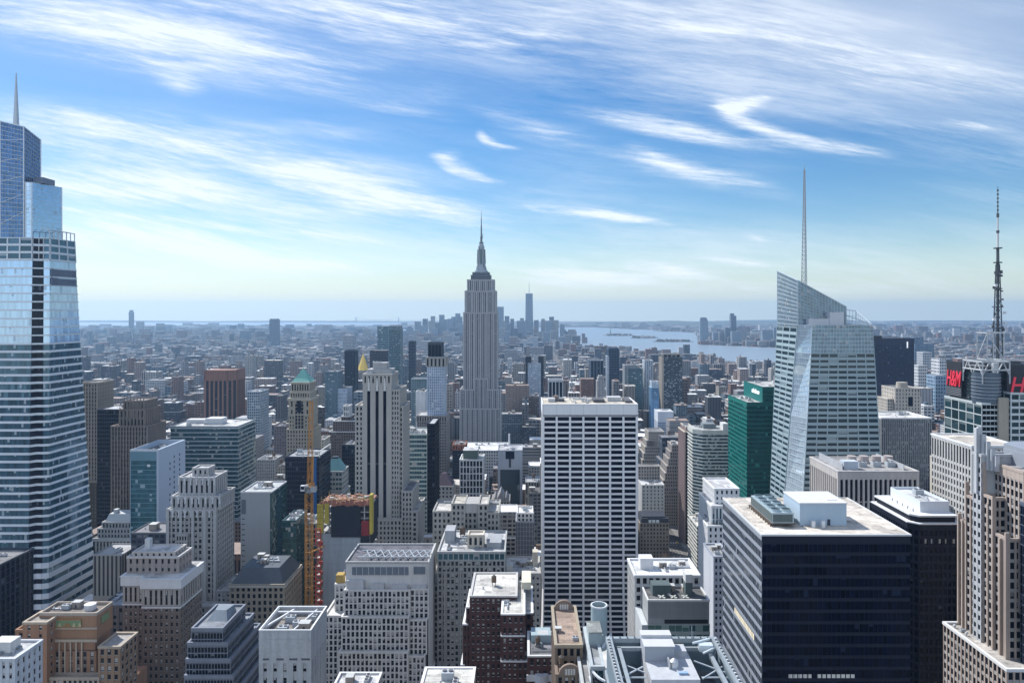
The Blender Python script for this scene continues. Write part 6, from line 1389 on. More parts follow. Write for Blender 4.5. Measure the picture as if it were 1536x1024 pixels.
# right of centre, middle distance
def deco_pyr(b, x0, x1, y0, y1, z):
    st = PUN(wallm((.42, .385, .335)), 2.8, 3.7, .5, .45)
    for k in range(5): b.tier(x0 - 3 - k * 2.2, x1 + 2 + k * 2.2, y0 - k * 2, y1 + k * 2, 0, z - 12 - k * 8.5, st, roof=(.45, .43, .4))
simple('cream_ziggurat', 'cream stepped brick ziggurat tower right of the white slab', 973, 996, 648, 980, 30, PUN(wallm((.42, .385, .335)), 2.8, 3.7, .6, .5), n=0, fin=deco_pyr)
def zig2(b, x0, x1, y0, y1, z):
    st = PUN(wallm((.34, .31, .28)), 2.8, 3.7, .5, .45)
    for k in range(7): b.tier(x0 - 2.2 * k - 2.2, x1, y0 - .6 * k - .6, y1 + 5 * k, 0, z - 8 - k * 8.5, st, roof=(.55, .52, .48), frames='FL')
simple('brown_ziggurat', 'brown stepped tower with sunlit zigzag left edge in front of the cream ziggurat', 1008, 1022, 668, 860, 26, PUN(wallm((.34, .31, .28)), 2.8, 3.7, .5, .45), n=2, roof=(.5, .48, .45), fin=zig2)
simple('pink_edged_slim_tower', 'slim dark tower with sunlit pink edge, left of the cream banded office', 1027, 1040, 648, 790, 30, S(wallm((.36, .27, .25)), G_NAVY, 4.6, 3.8, .34, .06, dp=.8), n=1, up=((2, 0, 2, 2, 5, PUN(wallm((.36, .27, .25)), 3, 4, .6, .5)),), cop=CREAM)
def banded_cham():
    b = B('cream_banded_office', 'cream banded office tower with chamfered dark corner, left of the emerald glass block', 192, 762)
    wl = wallm((.56, .56, .50), .7); st = S(wl, G_GREY, 1.8, 3.75, .0, .42, ds=.35, top=4); Y, z = 745, 134
    pts = [(178.5, Y + 32), (178.5, Y + 9), (187, Y), (214, Y), (214, Y + 32)]
    for i in range(3):
        a, c = pts[i], pts[i + 1]; dx, dy = c[0] - a[0], c[1] - a[1]; L = sqrt(dx * dx + dy * dy); b.face((*a, 0), (*c, 0), (*c, z), (*a, z), (dy / L, -dx / L, 0), dict(st, glass=G_TEAL) if i == 1 else st)
    b.part('wall', wl).prism([(214, Y), (214, Y + 32), (178.5, Y + 32)], 0, z - .1); b.part('roof', flatroof((.5, .5, .48))).face([(*p, z + .02) for p in pts]); b.clutter(184, 212, Y + 6, Y + 28, z, 7, 1, 2); b.part('penthouse', wallm((.2, .23, .24))).box(190, 203, Y + 10, Y + 22, z, z + 5); b.part('penthouse', WCON).box(208, 213.6, Y - .4, Y + 12, z, z + 7)
    b.fp.append((177, 215, Y - 1, Y + 33)); b.done()
banded_cham()
simple('cream_podium_block', 'low cream banded block with sunlit roof at the avenue corner', 1046, 1068, 790, 700, 40, S(wallm((.56, .55, .49), .7), G_GREY, 2.4, 3.75, .0, .42, ds=.35), n=3, roof=(.70, .67, .60))
def mans2(b, x0, x1, y0, y1, z):
    m = b.part('mansard_roof', wallm((.05, .055, .065), .5)); m.prism([(x0, y0), (x1, y0), (x1, y1), (x0, y1)], z, z + 7, [(x0 + 2.5, y0 + 2.5), (x1 - 2.5, y0 + 2.5), (x1 - 2.5, y1 - 2.5), (x0 + 2.5, y1 - 2.5)]); s_ = b.part('skylight', wallm((.72, .76, .78), .3, .05))
    for k in range(3): s_.box(x0 + 9 + k * 4, x0 + 12 + k * 4, y0 - .2, y0 + 1.4, z + .6, z + 3.4)
    m.box(x0 + 2, x0 + 8, y0 - .4, y0 + 4, z, z + 5.5); m.box(x1 - 6, x1, y0 - .4, y0 + 4, z, z + 5.5)
simple('dark_mansard_hotel', 'brown stone hotel with black mansard roof and white skylights, facing bare park trees', 960, 1003, 785, 745, 26, PUN(wallm((.30, .255, .21)), 3.3, 3.9, .5, .45), n=2, fin=mans2, roof=(.1, .1, .1))
simple('white_annex_tower', 'white rendered stepped building directly behind the black mansard roof', 963, 996, 728, 800, 24, PUN(wallm((.56, .56, .54)), 4, 4, .66, .55), n=2, roof=(.6, .6, .6), base=((0, 0, -26, 10, 78, PUN(wallm((.42, .39, .35)), 3, 3.7, .55, .5)),))
simple('white_banded_tower', 'white and blue banded office tower behind the cream ziggurat', 987, 1010, 618, 1300, 36, S(wallm((.62, .66, .70), .6), G_BLUE, 3, 4.2, .02, .45, ds=.4, top=18), n=1, roof=(.6, .6, .6))
simple('dotted_dark_residence', 'dark residential tower speckled with pale balconies and a tan edge', 993, 1023, 536, 1420, 36, S(wallm((.10, .13, .15)), G_BAL, 3.1, 3.3, .12, .22, dp=.5, ds=.4), n=0, up=((3, 3, 3, 3, 6, S(wallm((.3, .28, .25)), G_DARK, 8, 7, .3, .3)),), base=((.0, -37, .8, -2, 164.5, S(wallm((.42, .36, .29)), G_DARK, 6, 8, 1, 1)),), cat='skyscraper')
simple('navy_finned_tower', 'navy glass tower with fine bands, behind the right end of the white slab', 913, 929, 524, 1560, 34, S(wallm((.10, .17, .25)), G_NAVY, 6, 3.6, .04, .25, ds=.4), n=0, up=((2, 2, 2, 2, 3, None),), cat='skyscraper', base=((3, -23, .5, -4, 158, S(wallm((.5, .53, .56)), G_PALE, 3, 3.6, .1, .4)),))
simple('dark_blue_pair_tower', 'dark blue tower with paler middle, left of the navy banded tower', 886, 905, 541, 1640, 34, S(wallm((.16, .21, .27)), G_NAVY, 7, 3.8, .2, .1, dp=.6), n=0, cat='skyscraper')
simple('stone_flats_peaked', 'pale stone flats with peaked top in front of the dark blue pair', 896, 907, 572, 1400, 26, PUN(wallm((.44, .43, .42)), 3, 3.5, .5, .45), n=0, up=((2, 2, 2, 2, 6, None), (2, 2, 2, 2, 4, None)))
simple('white_ribbed_tower', 'slender white ribbed tower between navy tower and dark residence', 967, 979, 541, 1500, 26, S(wallm((.60, .62, .64)), G_PALE, 4, 4, .45, .1, dp=.8), n=0, cat='skyscraper')
simple('blue_capped_flats', 'blue glass flats with pale cap beside the slender white ribbed tower', 977, 988, 582, 1380, 24, S(wallm((.20, .36, .50)), G_BLUE, 3, 3.6, .1, .2), n=0, up=((1, 1, 1, 1, 12, S(wallm((.55, .62, .66)), G_PALE, 4, 12, .5, .4)),))
simple('grey_mottled_tower', 'grey concrete and glass tower right of the navy banded tower', 937, 958, 548, 1480, 30, S(wallm((.40, .41, .42)), G_TEAL, 3, 3.6, .4, .3), n=1, base=((-8, 8, 2, 2, 138, S(wallm((.2, .27, .3)), G_TEAL, 3, 3.6, .1, .2)),))
simple('blue_slot_tower', 'pale blue tower with dark notched corners, behind the left end of the white slab', 792, 811, 545, 1480, 30, S(wallm((.42, .47, .52)), G_PALE, 3, 3.6, .3, .3), n=0, base=((5, -20, -1, -2, 163, S(wallm((.08, .10, .13)), G_NAVY, 3, 3.6, .1, .2)), (-22, 6, -1, -2, 163, S(wallm((.08, .10, .13)), G_NAVY, 3, 3.6, .1, .2))), cat='skyscraper')
simple('black_striped_block', 'small black and white striped block behind the white slab roof', 823, 844, 570, 1300, 26, S(wallm((.5, .52, .54)), G_NAVY, 7, 30, .25, .02, dp=.8, top=3), n=1)
def peng(b, x0, x1, y0, y1, z):
    cu = bpy.data.curves.new('sign_numeral', 'FONT'); cu.body = '1'; cu.size = 15; cu.extrude = .3; cu.offset = .3; cu.align_x = 'CENTER'; cu.materials.append(paint('sign_white', (.85, .88, .88), .5, emit=.4)); text_part(b, 'sign_numeral', cu, (x1 - 12, y0 - 1.0, z - 15.5), 0, (1, 1, 1)); b.part('penthouse', DARKM).box(x0 + 8, x0 + 22, y0 + 10, y0 + 24, z, z + 5)
simple('navy_numbered_slab', 'big dark navy office slab with a white numeral near its top right corner', 1308, 1371, 508, 1230, 44, S(wallm((.01, .018, .05), .4), glassm('penn', (.006, .014, .045), metal=.1, blind=.04, bcol=(.06, .09, .14), tilt=.01, vary=.8), 3, 3.9, .05, .3, dp=.2, top=10), n=0, fin=peng, cat='skyscraper', roof=(.12, .13, .15))
def beige_top(b, x0, x1, y0, y1, z):
    st = PUN(wallm((.52, .47, .40)), 3.2, 3.9, .55, .5)
    b.tier(x0 - 8, x0 + 4, y0 + 4, y1, 0, z - 14, st, roof=(.5, .48, .45)); b.tier(x0 + 16, x1 + 4, y0 + 6, y1 + 10, 0, z - 12, st, roof=(.5, .48, .45)); b.part('roof_drum', wallm((.40, .36, .30))).cyl((x0 + x1) / 2, y0 + 14, z, z + 7, 7, 6.5, 14); b.part('tall_window', G_NAVY).box(x0 + 16, x0 + 22, y0 - .6, y0 - .5, z - 22, z - 10)
simple('beige_deco_block', 'beige art deco block with stepped top in front of the navy numbered slab', 1343, 1380, 583, 900, 34, PUN(wallm((.52, .47, .40)), 4, 4.6, .66, .5), n=0, fin=beige_top)
simple('grey_pinstripe_office', 'grey office block with fine vertical pinstripes and white roof edge', 1322, 1397, 628, 620, 40, S(wallm((.34, .345, .36), .6), G_GREY, 1.7, 3.9, .46, .05, dp=.35, ds=.1), n=6, roof=(.66, .65, .62), cop=WHITE)
def pillar(b, x0, x1, y0, y1, z):
    for k in range(4): b.prop('air_unit', x0 + 12 + k * 9, y0 + 14, z, 1.3); b.part('cooling_drum', wallm((.40, .35, .33))).cyl(x0 + 20 + k * 8, y0 + 26, z, z + 4.5, 3.2, 2.8, 14)
    r = b.part('roof_rail', wallm((.4, .41, .42))); r.box(x0 + 4, x0 + 4.5, y0 + 4, y1 - 3, z, z + 4); r.box(x1 - 6, x1 - 5.5, y0 + 4, y1 - 3, z, z + 3.4); b.part('penthouse', wallm((.52, .57, .62))).box(x0 + 6, x0 + 15, y0 + 6, y0 + 12, z, z + 5)
def pillar_office():
    x0, x1, Y, Y1, z = X(1258, 440), X(1375, 440), 440, 482, 160
    b = B('pillared_office', 'pale stone office with tall dark window slots between pillars and busy roof plant', (x0 + x1) / 2, 460); wl = wallm((.52, .48, .44), .7)
    st = S(wl, G_NAVY, 2.95, 15.2, .40, .05, dp=1.0, ds=.4, top=4.6, span=wl)
    b.tier(x0, x1, Y, Y1, 0, z, st, roof=(.34, .33, .32), frames='FL', par=.6, cop=wallm((.5, .48, .46))); pillar(b, x0, x1, Y, Y1, z); b.done()
pillar_office()
def white_frame():
    b = B('white_framed_block', 'white framed stone block with tall attic windows between black and pink towers', 247, 430); wl = wallm((.50, .49, .465), .7); Y = 410
    x0, x1, z = X(1458, Y), X(1530, Y), 181
    hi = S(wl, G_DARK, 2.8, 11, .40, .16, dp=.6, ds=.5); lo_ = S(wl, G_DARK, 2.8, 4.4, .44, .34, dp=.6, ds=.5)
    b.tier(x0, x1, Y, Y + 40, 0, z - 13, lo_, roof=None, frames='LF'); b.tier(x0, x1, Y, Y + 40, z - 13, z, hi, roof=(.6, .55, .48), frames='LF', cop=WHITE); b.tier(X(1440, 452), x0 + 10, 452, 470, 0, z - 18, PUN(CREAM, 2.8, 3.8, .5, .45), roof=(.5, .48, .45), frames='LF'); b.done()
white_frame()
simple('white_roof_annex', 'white-roofed low building at the bottom edge with coiled roof pipes', 628, 706, 1043, 236, 18, PUN(CREAM, 2.8, 3.8, .5, .45), n=9, roof=(.72, .70, .64), cop=WHITE, par=.5)
simple('lower_left_flat_roof', 'low flat-roofed block between orange brick tower and brown hotel tower', 150, 186, 910, 384, 30, PUN(wallm((.16, .15, .15)), 2.9, 3.6, .5, .5), n=5, roof=(.35, .37, .4))
simple('bottom_edge_white_roof', 'white roof with plant boxes at the bottom edge below the beige terraced office', 487, 553, 1058, 300, 26, PUN(WCON, 3, 3.6, .5, .5), n=8, roof=(.5, .5, .5), cop=WHITE)
# ------------------------------------------------------------------ far clusters
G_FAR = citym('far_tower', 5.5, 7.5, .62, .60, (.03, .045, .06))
def fartower(name, label, pl, pr, pt, Y, D, tint, group, tops=(), spire=0, cat='skyscraper', chamfer=0, taper=0):
    x0, x1, y0, y1, z = pxr(pl, pr, pt, Y, D)
    root = bpy.data.objects.new(name, None); COL.objects.link(root); off = ((x0 + x1) / 2, Y + D / 2, 0); root.location = off; tag(root, label, cat, group)
    m = M(); m.ct = tint; r = M()
    def blk(a, c, d, e, z0, z1):
        cx, cy = (a + c) / 2, (d + e) / 2
        P = [(a, d), (c, d), (c, e), (a, e)]
        if chamfer: k = chamfer; P = [(a + k, d), (c - k, d), (c, d + k), (c, e - k), (c - k, e), (a + k, e), (a, e - k), (a, d + k)]
        Q = [(cx + (x - cx) * (1 - taper), cy + (y - cy) * (1 - taper)) for x, y in P]; n = len(P)
        for i in range(n):
            j = (i + 1) % n; L = sqrt((P[j][0] - P[i][0]) ** 2 + (P[j][1] - P[i][1]) ** 2)
            m.face([(*P[i], z0), (*P[j], z0), (*Q[j], z1), (*Q[i], z1)], [(0, z0), (L, z0), (L, z1), (0, z1)])
        r.face([(*q, z1) for q in Q])
    if tops:
        zz = z; hs = [t[2] for t in tops]; base = z - sum(hs); blk(x0, x1, y0, y1, 0, base); zc = base
        for (l, rr, h) in tops: w_ = x1 - x0; blk(x0 + l * w_, x1 - rr * w_, y0 + D * .15, y1 - D * .15, zc, zc + h); zc += h
    else: blk(x0, x1, y0, y1, 0, z)
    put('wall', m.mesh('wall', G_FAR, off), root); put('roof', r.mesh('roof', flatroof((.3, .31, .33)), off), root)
    if spire: s = M(); s.cyl(off[0], off[1], z, z + spire, 3.2, .6, 6); put('spire', s.mesh('spire', STEEL, off), root)
    HEROES.append((x0 - 2, x1 + 2, y0 - 2, y1 + 2, z))
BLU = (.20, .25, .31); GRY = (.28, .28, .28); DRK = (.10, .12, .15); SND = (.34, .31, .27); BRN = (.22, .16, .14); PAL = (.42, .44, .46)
dt = 'hazy towers of the far downtown skyline'
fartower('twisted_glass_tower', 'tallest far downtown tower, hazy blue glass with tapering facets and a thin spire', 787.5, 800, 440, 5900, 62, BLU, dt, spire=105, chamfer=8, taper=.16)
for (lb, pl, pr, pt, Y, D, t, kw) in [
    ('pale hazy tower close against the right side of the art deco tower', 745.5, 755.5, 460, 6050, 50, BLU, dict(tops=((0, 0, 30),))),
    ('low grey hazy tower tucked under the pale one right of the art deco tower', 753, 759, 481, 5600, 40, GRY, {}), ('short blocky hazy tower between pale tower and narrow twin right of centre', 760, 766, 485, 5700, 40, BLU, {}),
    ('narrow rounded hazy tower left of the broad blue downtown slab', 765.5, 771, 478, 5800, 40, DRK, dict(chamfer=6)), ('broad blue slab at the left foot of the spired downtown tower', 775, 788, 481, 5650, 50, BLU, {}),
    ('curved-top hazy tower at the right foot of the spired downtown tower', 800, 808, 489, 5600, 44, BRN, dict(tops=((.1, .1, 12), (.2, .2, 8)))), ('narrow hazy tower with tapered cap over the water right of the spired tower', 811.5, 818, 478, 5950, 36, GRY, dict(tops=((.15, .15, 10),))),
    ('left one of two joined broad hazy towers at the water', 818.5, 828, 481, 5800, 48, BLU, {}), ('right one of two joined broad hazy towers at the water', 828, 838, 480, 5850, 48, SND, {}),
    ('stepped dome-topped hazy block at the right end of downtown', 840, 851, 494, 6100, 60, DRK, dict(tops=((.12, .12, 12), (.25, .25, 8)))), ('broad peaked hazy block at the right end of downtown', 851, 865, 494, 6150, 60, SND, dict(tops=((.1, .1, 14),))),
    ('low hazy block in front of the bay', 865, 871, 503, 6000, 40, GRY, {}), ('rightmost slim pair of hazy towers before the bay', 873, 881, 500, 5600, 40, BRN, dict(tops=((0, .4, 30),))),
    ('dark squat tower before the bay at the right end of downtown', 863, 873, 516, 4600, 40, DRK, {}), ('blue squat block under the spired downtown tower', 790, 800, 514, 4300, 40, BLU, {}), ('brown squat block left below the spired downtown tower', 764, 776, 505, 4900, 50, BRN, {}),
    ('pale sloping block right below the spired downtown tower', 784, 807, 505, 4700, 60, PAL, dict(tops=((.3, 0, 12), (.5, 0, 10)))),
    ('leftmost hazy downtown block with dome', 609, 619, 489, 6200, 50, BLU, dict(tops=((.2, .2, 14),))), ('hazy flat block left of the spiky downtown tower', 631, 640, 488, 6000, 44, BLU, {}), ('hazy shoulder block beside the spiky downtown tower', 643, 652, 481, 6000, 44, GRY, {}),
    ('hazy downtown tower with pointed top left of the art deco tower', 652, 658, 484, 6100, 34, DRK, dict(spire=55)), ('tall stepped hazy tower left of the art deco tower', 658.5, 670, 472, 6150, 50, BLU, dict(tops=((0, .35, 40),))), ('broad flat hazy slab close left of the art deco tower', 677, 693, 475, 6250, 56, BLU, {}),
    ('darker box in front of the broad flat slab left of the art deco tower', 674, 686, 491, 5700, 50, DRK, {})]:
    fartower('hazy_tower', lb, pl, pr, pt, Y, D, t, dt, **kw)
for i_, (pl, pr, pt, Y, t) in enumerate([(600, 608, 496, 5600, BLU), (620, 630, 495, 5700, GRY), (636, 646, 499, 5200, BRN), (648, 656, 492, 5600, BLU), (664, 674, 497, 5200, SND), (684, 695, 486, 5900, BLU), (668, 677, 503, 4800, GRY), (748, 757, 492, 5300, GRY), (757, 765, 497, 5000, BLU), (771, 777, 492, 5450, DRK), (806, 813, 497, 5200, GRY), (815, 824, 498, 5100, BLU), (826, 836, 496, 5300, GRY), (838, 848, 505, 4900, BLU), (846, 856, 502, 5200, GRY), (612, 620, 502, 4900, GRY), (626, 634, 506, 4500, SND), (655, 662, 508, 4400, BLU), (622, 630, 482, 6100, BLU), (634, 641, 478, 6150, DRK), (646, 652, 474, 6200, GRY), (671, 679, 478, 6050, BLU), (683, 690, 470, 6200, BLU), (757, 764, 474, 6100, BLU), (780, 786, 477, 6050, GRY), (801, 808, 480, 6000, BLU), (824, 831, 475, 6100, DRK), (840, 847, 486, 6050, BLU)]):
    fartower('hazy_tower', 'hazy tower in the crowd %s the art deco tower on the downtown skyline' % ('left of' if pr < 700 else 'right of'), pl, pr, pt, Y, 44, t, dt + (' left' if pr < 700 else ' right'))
jg = 'hazy towers across the river'
for (lb, pl, pr, pt, Y, D, t, kw) in [
    ('tall rounded tower standing alone at the left of the far riverbank', 1050.5, 1062.5, 476, 5500, 50, BLU, dict(tops=((.06, .06, 16), (.14, .14, 8)), chamfer=10)), ('tallest stepped tower on the far riverbank', 1096.5, 1104.5, 470, 5700, 44, DRK, dict(tops=((0, .35, 18),))),
    ('dark blue mid tower left of the tallest far riverbank tower', 1088, 1096, 491, 5600, 40, DRK, {}), ('broad dark base block at the foot of the tallest far riverbank tower', 1098, 1111, 497, 5500, 46, BLU, {}), ('round-topped broad tower right of the tallest far riverbank tower', 1108, 1121, 489, 5650, 50, GRY, dict(tops=((.05, .05, 8), (.15, .15, 6)), chamfer=8)),
    ('small blue block between the lone rounded tower and its neighbours on the far bank', 1070, 1078, 498.6, 5600, 44, BLU, {}), ('pale small tower left of the dark blue far bank tower', 1079, 1087, 497, 5650, 40, GRY, {}), ('broad pale block at the right of the far bank beside the crystal tower', 1144, 1160, 495, 5300, 50, BLU, dict(tops=((0, 0, 40),))),
    ('slim pale tower touching the left edge of the crystal tower', 1161, 1168, 491, 5350, 44, BLU, {}), ('low brown waterfront block on the far bank', 1074, 1097, 514, 5350, 60, BRN, {}), ('long low white waterfront terrace on the far bank', 1099, 1137, 515.5, 5300, 40, PAL, {})]:
    fartower('riverbank_tower', lb, pl, pr, pt, Y, D, t, jg, **kw)
bg = 'hazy towers on the left horizon'
fartower('horizon_spire_tower', 'tallest dark slim tower on the left horizon', 193, 198.5, 465, 7700, 36, DRK, bg, tops=((.12, .12, 22),))
fartower('lone_blue_slab_tower', 'lone dark blue slab tower rising over the low rooftops left of centre', 404, 416.5, 478, 4650, 44, (.09, .13, .19), bg, tops=((.03, .03, 5),))
for (lb, pl, pr, pt) in [('pointed hazy tower right of the tallest horizon tower', 204, 213, 482), ('far left hazy horizon tower', 136, 145, 489), ('broad low hazy block at far left of the horizon', 149, 160, 496), ('blocky hazy tower left of the tallest horizon tower', 169, 178, 488.5), ('hazy block between blocky tower and tallest horizon tower', 179, 188, 490.5),
    ('hazy square tower in the middle of the left horizon group', 218, 227.5, 489), ('second highest hazy tower of the left horizon group', 234, 243.5, 485), ('narrow hazy tower of a pair right in the left horizon group', 248, 254, 488), ('shorter narrow hazy tower at the right end of the left horizon group', 257, 261.5, 492), ('wide low hazy block right of the left horizon group', 286, 299, 495), ('lone hazy brown block on the horizon above the green pyramid', 514, 530, 503)]:
    fartower('horizon_tower', lb, pl, pr, pt, 7500 if pr < 400 else 3600, 50, random.choice([BLU, GRY, BRN, GRY]), bg)
for i_ in range(26):
    pl = random.uniform(128, 330); wd_ = random.uniform(5, 11)
    fartower('horizon_tower', 'pale hazy tower in the crowd along the left horizon', pl, pl + wd_, random.uniform(491, 505), random.uniform(6200, 7300), 44, random.choice([BLU, GRY, BRN, SND]), bg + ' crowd')
hg = 'blocks beyond the broadcast tower'
for (lb, pl, pr, pt, Y, t, kw) in [('blue glass block pair behind the navy numbered slab', 1372, 1386, 505, 2600, (.10, .17, .26), dict(tops=((0, 0, 24),))), ('wider blue glass block right of the blue pair', 1386, 1401, 515, 2650, (.12, .20, .28), {}), ('white small block before the blue glass blocks', 1384, 1398, 528, 2200, PAL, {}),
    ('white leaning gridded tower beside the beige art deco block', 1377, 1393, 548, 1700, (.55, .56, .57), dict(taper=.12)), ('white gridded block left of the red letter sign', 1409, 1419, 538, 1650, (.55, .56, .57), {}), ('blue balconied block under the white gridded one', 1403, 1420, 563, 1500, (.2, .3, .4), {})]:
    fartower('west_side_tower', lb, pl, pr, pt, Y, 34, t, hg, cat='building', **kw)

# ------------------------------------------------------------------ ground, water, streets
def groundmat():
    m, t, p = newmat('ground'); pos = t.n('ShaderNodeNewGeometry').outputs['Position']
    a = t.noise(pos, .0011, 6, .65).outputs['Fac']; b = t.noise(pos, .016, 5, .7).outputs['Fac']
    v = t.n('ShaderNodeTexVoronoi'); v.inputs['Scale'].default_value = .021; t.l(pos, v.inputs['Vector'])
    c = t.mix(t.ramp(a, .35, .65), (.07, .068, .066), (.11, .098, .082)); c = t.mix(t.m('MULTIPLY', t.ramp(b, .5, .72), .55), c, (.22, .21, .20))
    sp = t.m('MULTIPLY', t.m('GREATER_THAN', t.sep(v.outputs['Color'])[0], .80), .8); X_, Y_, _ = t.sep(pos)
    c = t.mix(t.m('MULTIPLY', sp, t.m('GREATER_THAN', Y_, 4200)), c, (.26, .25, .25)); t.l(c, p.inputs['Base Color']); p.inputs['Roughness'].default_value = .95
    return m
m = M(); m.face([(-26000, -4000, 0), (26000, -4000, 0), (26000, 16600, 0), (-26000, 16600, 0)]); single('ground', m, groundmat(), kind='structure')
def watermat():
    m, t, p = newmat('water'); pos = t.n('ShaderNodeNewGeometry').outputs['Position']
    p.inputs['Base Color'].default_value = (.19, .235, .27, 1); p.inputs['Roughness'].default_value = .35; p.inputs['IOR'].default_value = 1.33
    n = t.noise(pos, .012, 6, .7).outputs['Fac']; bp = t.n('ShaderNodeBump'); bp.inputs['Strength'].default_value = .35; bp.inputs['Distance'].default_value = 9; t.l(n, bp.inputs['Height']); t.l(bp.outputs[0], p.inputs['Normal'])
    return m
def gp(px, py): Y = H * F / (py - CY); return (X(px, Y), Y)
def sheet(name, pts, z, mat, kind='structure'):
    m = M(); m.face([(x, y, z) for x, y in reversed(pts)])
    me = m.mesh(name, mat); return tag(put(name, me), kind=kind)
WM = watermat()
def tri_sheet(name, near, far, z, mat):
    from mathutils.geometry import tessellate_polygon
    pts = [Vector((*q, 0)) for q in near + far[::-1]]; m = M()
    for a_, b_, c_ in tessellate_polygon([pts]):
        if (pts[b_] - pts[a_]).cross(pts[c_] - pts[a_]).z < 0: b_, c_ = c_, b_
        m.face([(pts[i].x, pts[i].y, z) for i in (a_, b_, c_)])
    return tag(put(name, m.mesh(name, mat)), kind='structure')
near = [gp(*q) for q in ((560, 507), (640, 507), (720, 506), (800, 507), (850, 514), (880, 521), (940, 526), (1000, 532), (1060, 538.5), (1110, 543), (1165, 548), (1300, 560), (1440, 566), (1560, 600))]
far = [gp(*q) for q in ((560, 503), (610, 494), (700, 492), (780, 491.5), (850, 491), (890, 491), (950, 494), (1010, 496.5), (1046, 500), (1050, 517), (1165, 522), (1300, 534), (1440, 543), (1560, 550))]
tri_sheet('bay_water', near, far, .7, WM)
tri_sheet('sea_water', [(-16000, 12000), (-8000, 11700), (-2600, 12000)], [(-20000, 14900), (-8000, 14900), (-2200, 14900)], .7, WM)
tri_sheet('inlet_water', [gp(*q) for q in ((1330, 497.2), (1430, 496.8), (1560, 498.6))], [gp(*q) for q in ((1330, 494.6), (1430, 495), (1560, 496))], .7, WM)
# low hills on the horizon
def hills(name, x0, x1, y, dep, hmax, seed, col):
    r = random.Random(seed); m = M(); n = 60; hs = [hmax * (.45 + .55 * abs(sin(k * .21 + seed) * cos(k * .083 + seed * 2))) * min(1, k / 6, (n - k) / 6) for k in range(n + 1)]
    for k in range(n):
        a, b = x0 + (x1 - x0) * k / n, x0 + (x1 - x0) * (k + 1) / n
        m.face([(a, y, 0), (b, y, 0), (b, y + dep * .5, hs[k + 1]), (a, y + dep * .5, hs[k])]); m.face([(a, y + dep * .5, hs[k]), (b, y + dep * .5, hs[k + 1]), (b, y + dep, 0), (a, y + dep, 0)])
    tag(put(name, m.mesh(name, wallm(col, .95, .6))), kind='structure')
hills('hills', 650, 5200, 11600, 3600, 62, 2, (.07, .08, .06)); hills('hills', -18000, 300, 15000, 1400, 34, 5, (.07, .08, .07)); hills('hills', 3000, 20000, 15000, 1400, 44, 9, (.07, .08, .07))
# islands with low trees and forts
def island(cx, cy, rx, ry, seed):
    r = random.Random(seed); m = M(); n = 26
    pts = [(cx + rx * cos(2 * pi * k / n) * r.uniform(.85, 1.05), cy + ry * sin(2 * pi * k / n) * r.uniform(.8, 1.1)) for k in range(n)]
    m.prism(pts, 0, 4); tag(put('island', m.mesh('island', wallm((.12, .11, .09), .95, .5))), kind='structure'); t = M()
    for k in range(70):
        a = r.uniform(0, 6.28); q = sqrt(r.random()) * .85; x, y = cx + rx * q * cos(a), cy + ry * q * sin(a); s_ = r.uniform(8, 17); t.ct = r.choice([(.06, .065, .04), (.08, .07, .05), (.3, .27, .24)]); t.cyl(x, y, 4, 4 + r.uniform(8, 18), s_, s_ * .5, 6)
    tag(put('island_scrub', t.mesh('island_scrub', roofm())), kind='stuff')
island(X(928, 7250), 7250, 165, 95, 1); island(X(966, 6600), 6600, 130, 80, 2); island(X(1010, 5850), 5850, 170, 70, 3); island(X(1035, 8600), 8700, 420, 160, 4)
b = B('harbour_statue', 'tiny far statue with raised arm on a stepped pedestal, on an island in the bay', X(915.5, 7250), 7250, 'statue'); sx, sy = X(915.5, 7250), 7250
m = b.part('pedestal', wallm((.38, .35, .30))); m.cyl(sx, sy, 4, 14, 26, 24, 8); m.prism([(sx - 9, sy - 9), (sx + 9, sy - 9), (sx + 9, sy + 9), (sx - 9, sy + 9)], 14, 42, [(sx - 6, sy - 6), (sx + 6, sy - 6), (sx + 6, sy + 6), (sx - 6, sy + 6)])
m = b.part('figure', COPPER); m.cyl(sx, sy, 42, 68, 6, 3.6, 10); m.cyl(sx, sy, 68, 74, 3.4, 1.4, 10); m.cyl(sx, sy, 74, 79, 2.2, 2.0, 10); m.bar((sx + 2.5, sy, 70), (sx + 5, sy, 86), 1.0); m.cyl(sx + 5, sy, 86, 90, 1.2, .3, 8); b.done()
b = B('suspension_bridge', 'faint suspension bridge with two tall towers on the left horizon strait', X(560, 15000), 15000, 'bridge')
m = b.part('tower', STEEL)
for px in (534, 598):
    x = X(px, 15000)
    for d in (-14, 14): m.box(x - 8, x + 8, 15000 + d - 7, 15000 + d + 7, 0, 112)
    m.box(x - 8, x + 8, 14986, 15014, 96, 104, True)
m = b.part('deck', STEEL); m.box(X(505, 15000), X(640, 15000), 14988, 15012, 38, 46, True); cb = b.part('cable', STEEL); xa, xb = X(534, 15000), X(598, 15000)
for k in range(20): u, v = k / 20 * 2 - 1, (k + 1) / 20 * 2 - 1; cb.bar((xa + (xb - xa) * (u + 1) / 2, 15000, 48 + 62 * u * u), (xa + (xb - xa) * (v + 1) / 2, 15000, 48 + 62 * v * v), 2.2)
b.done()

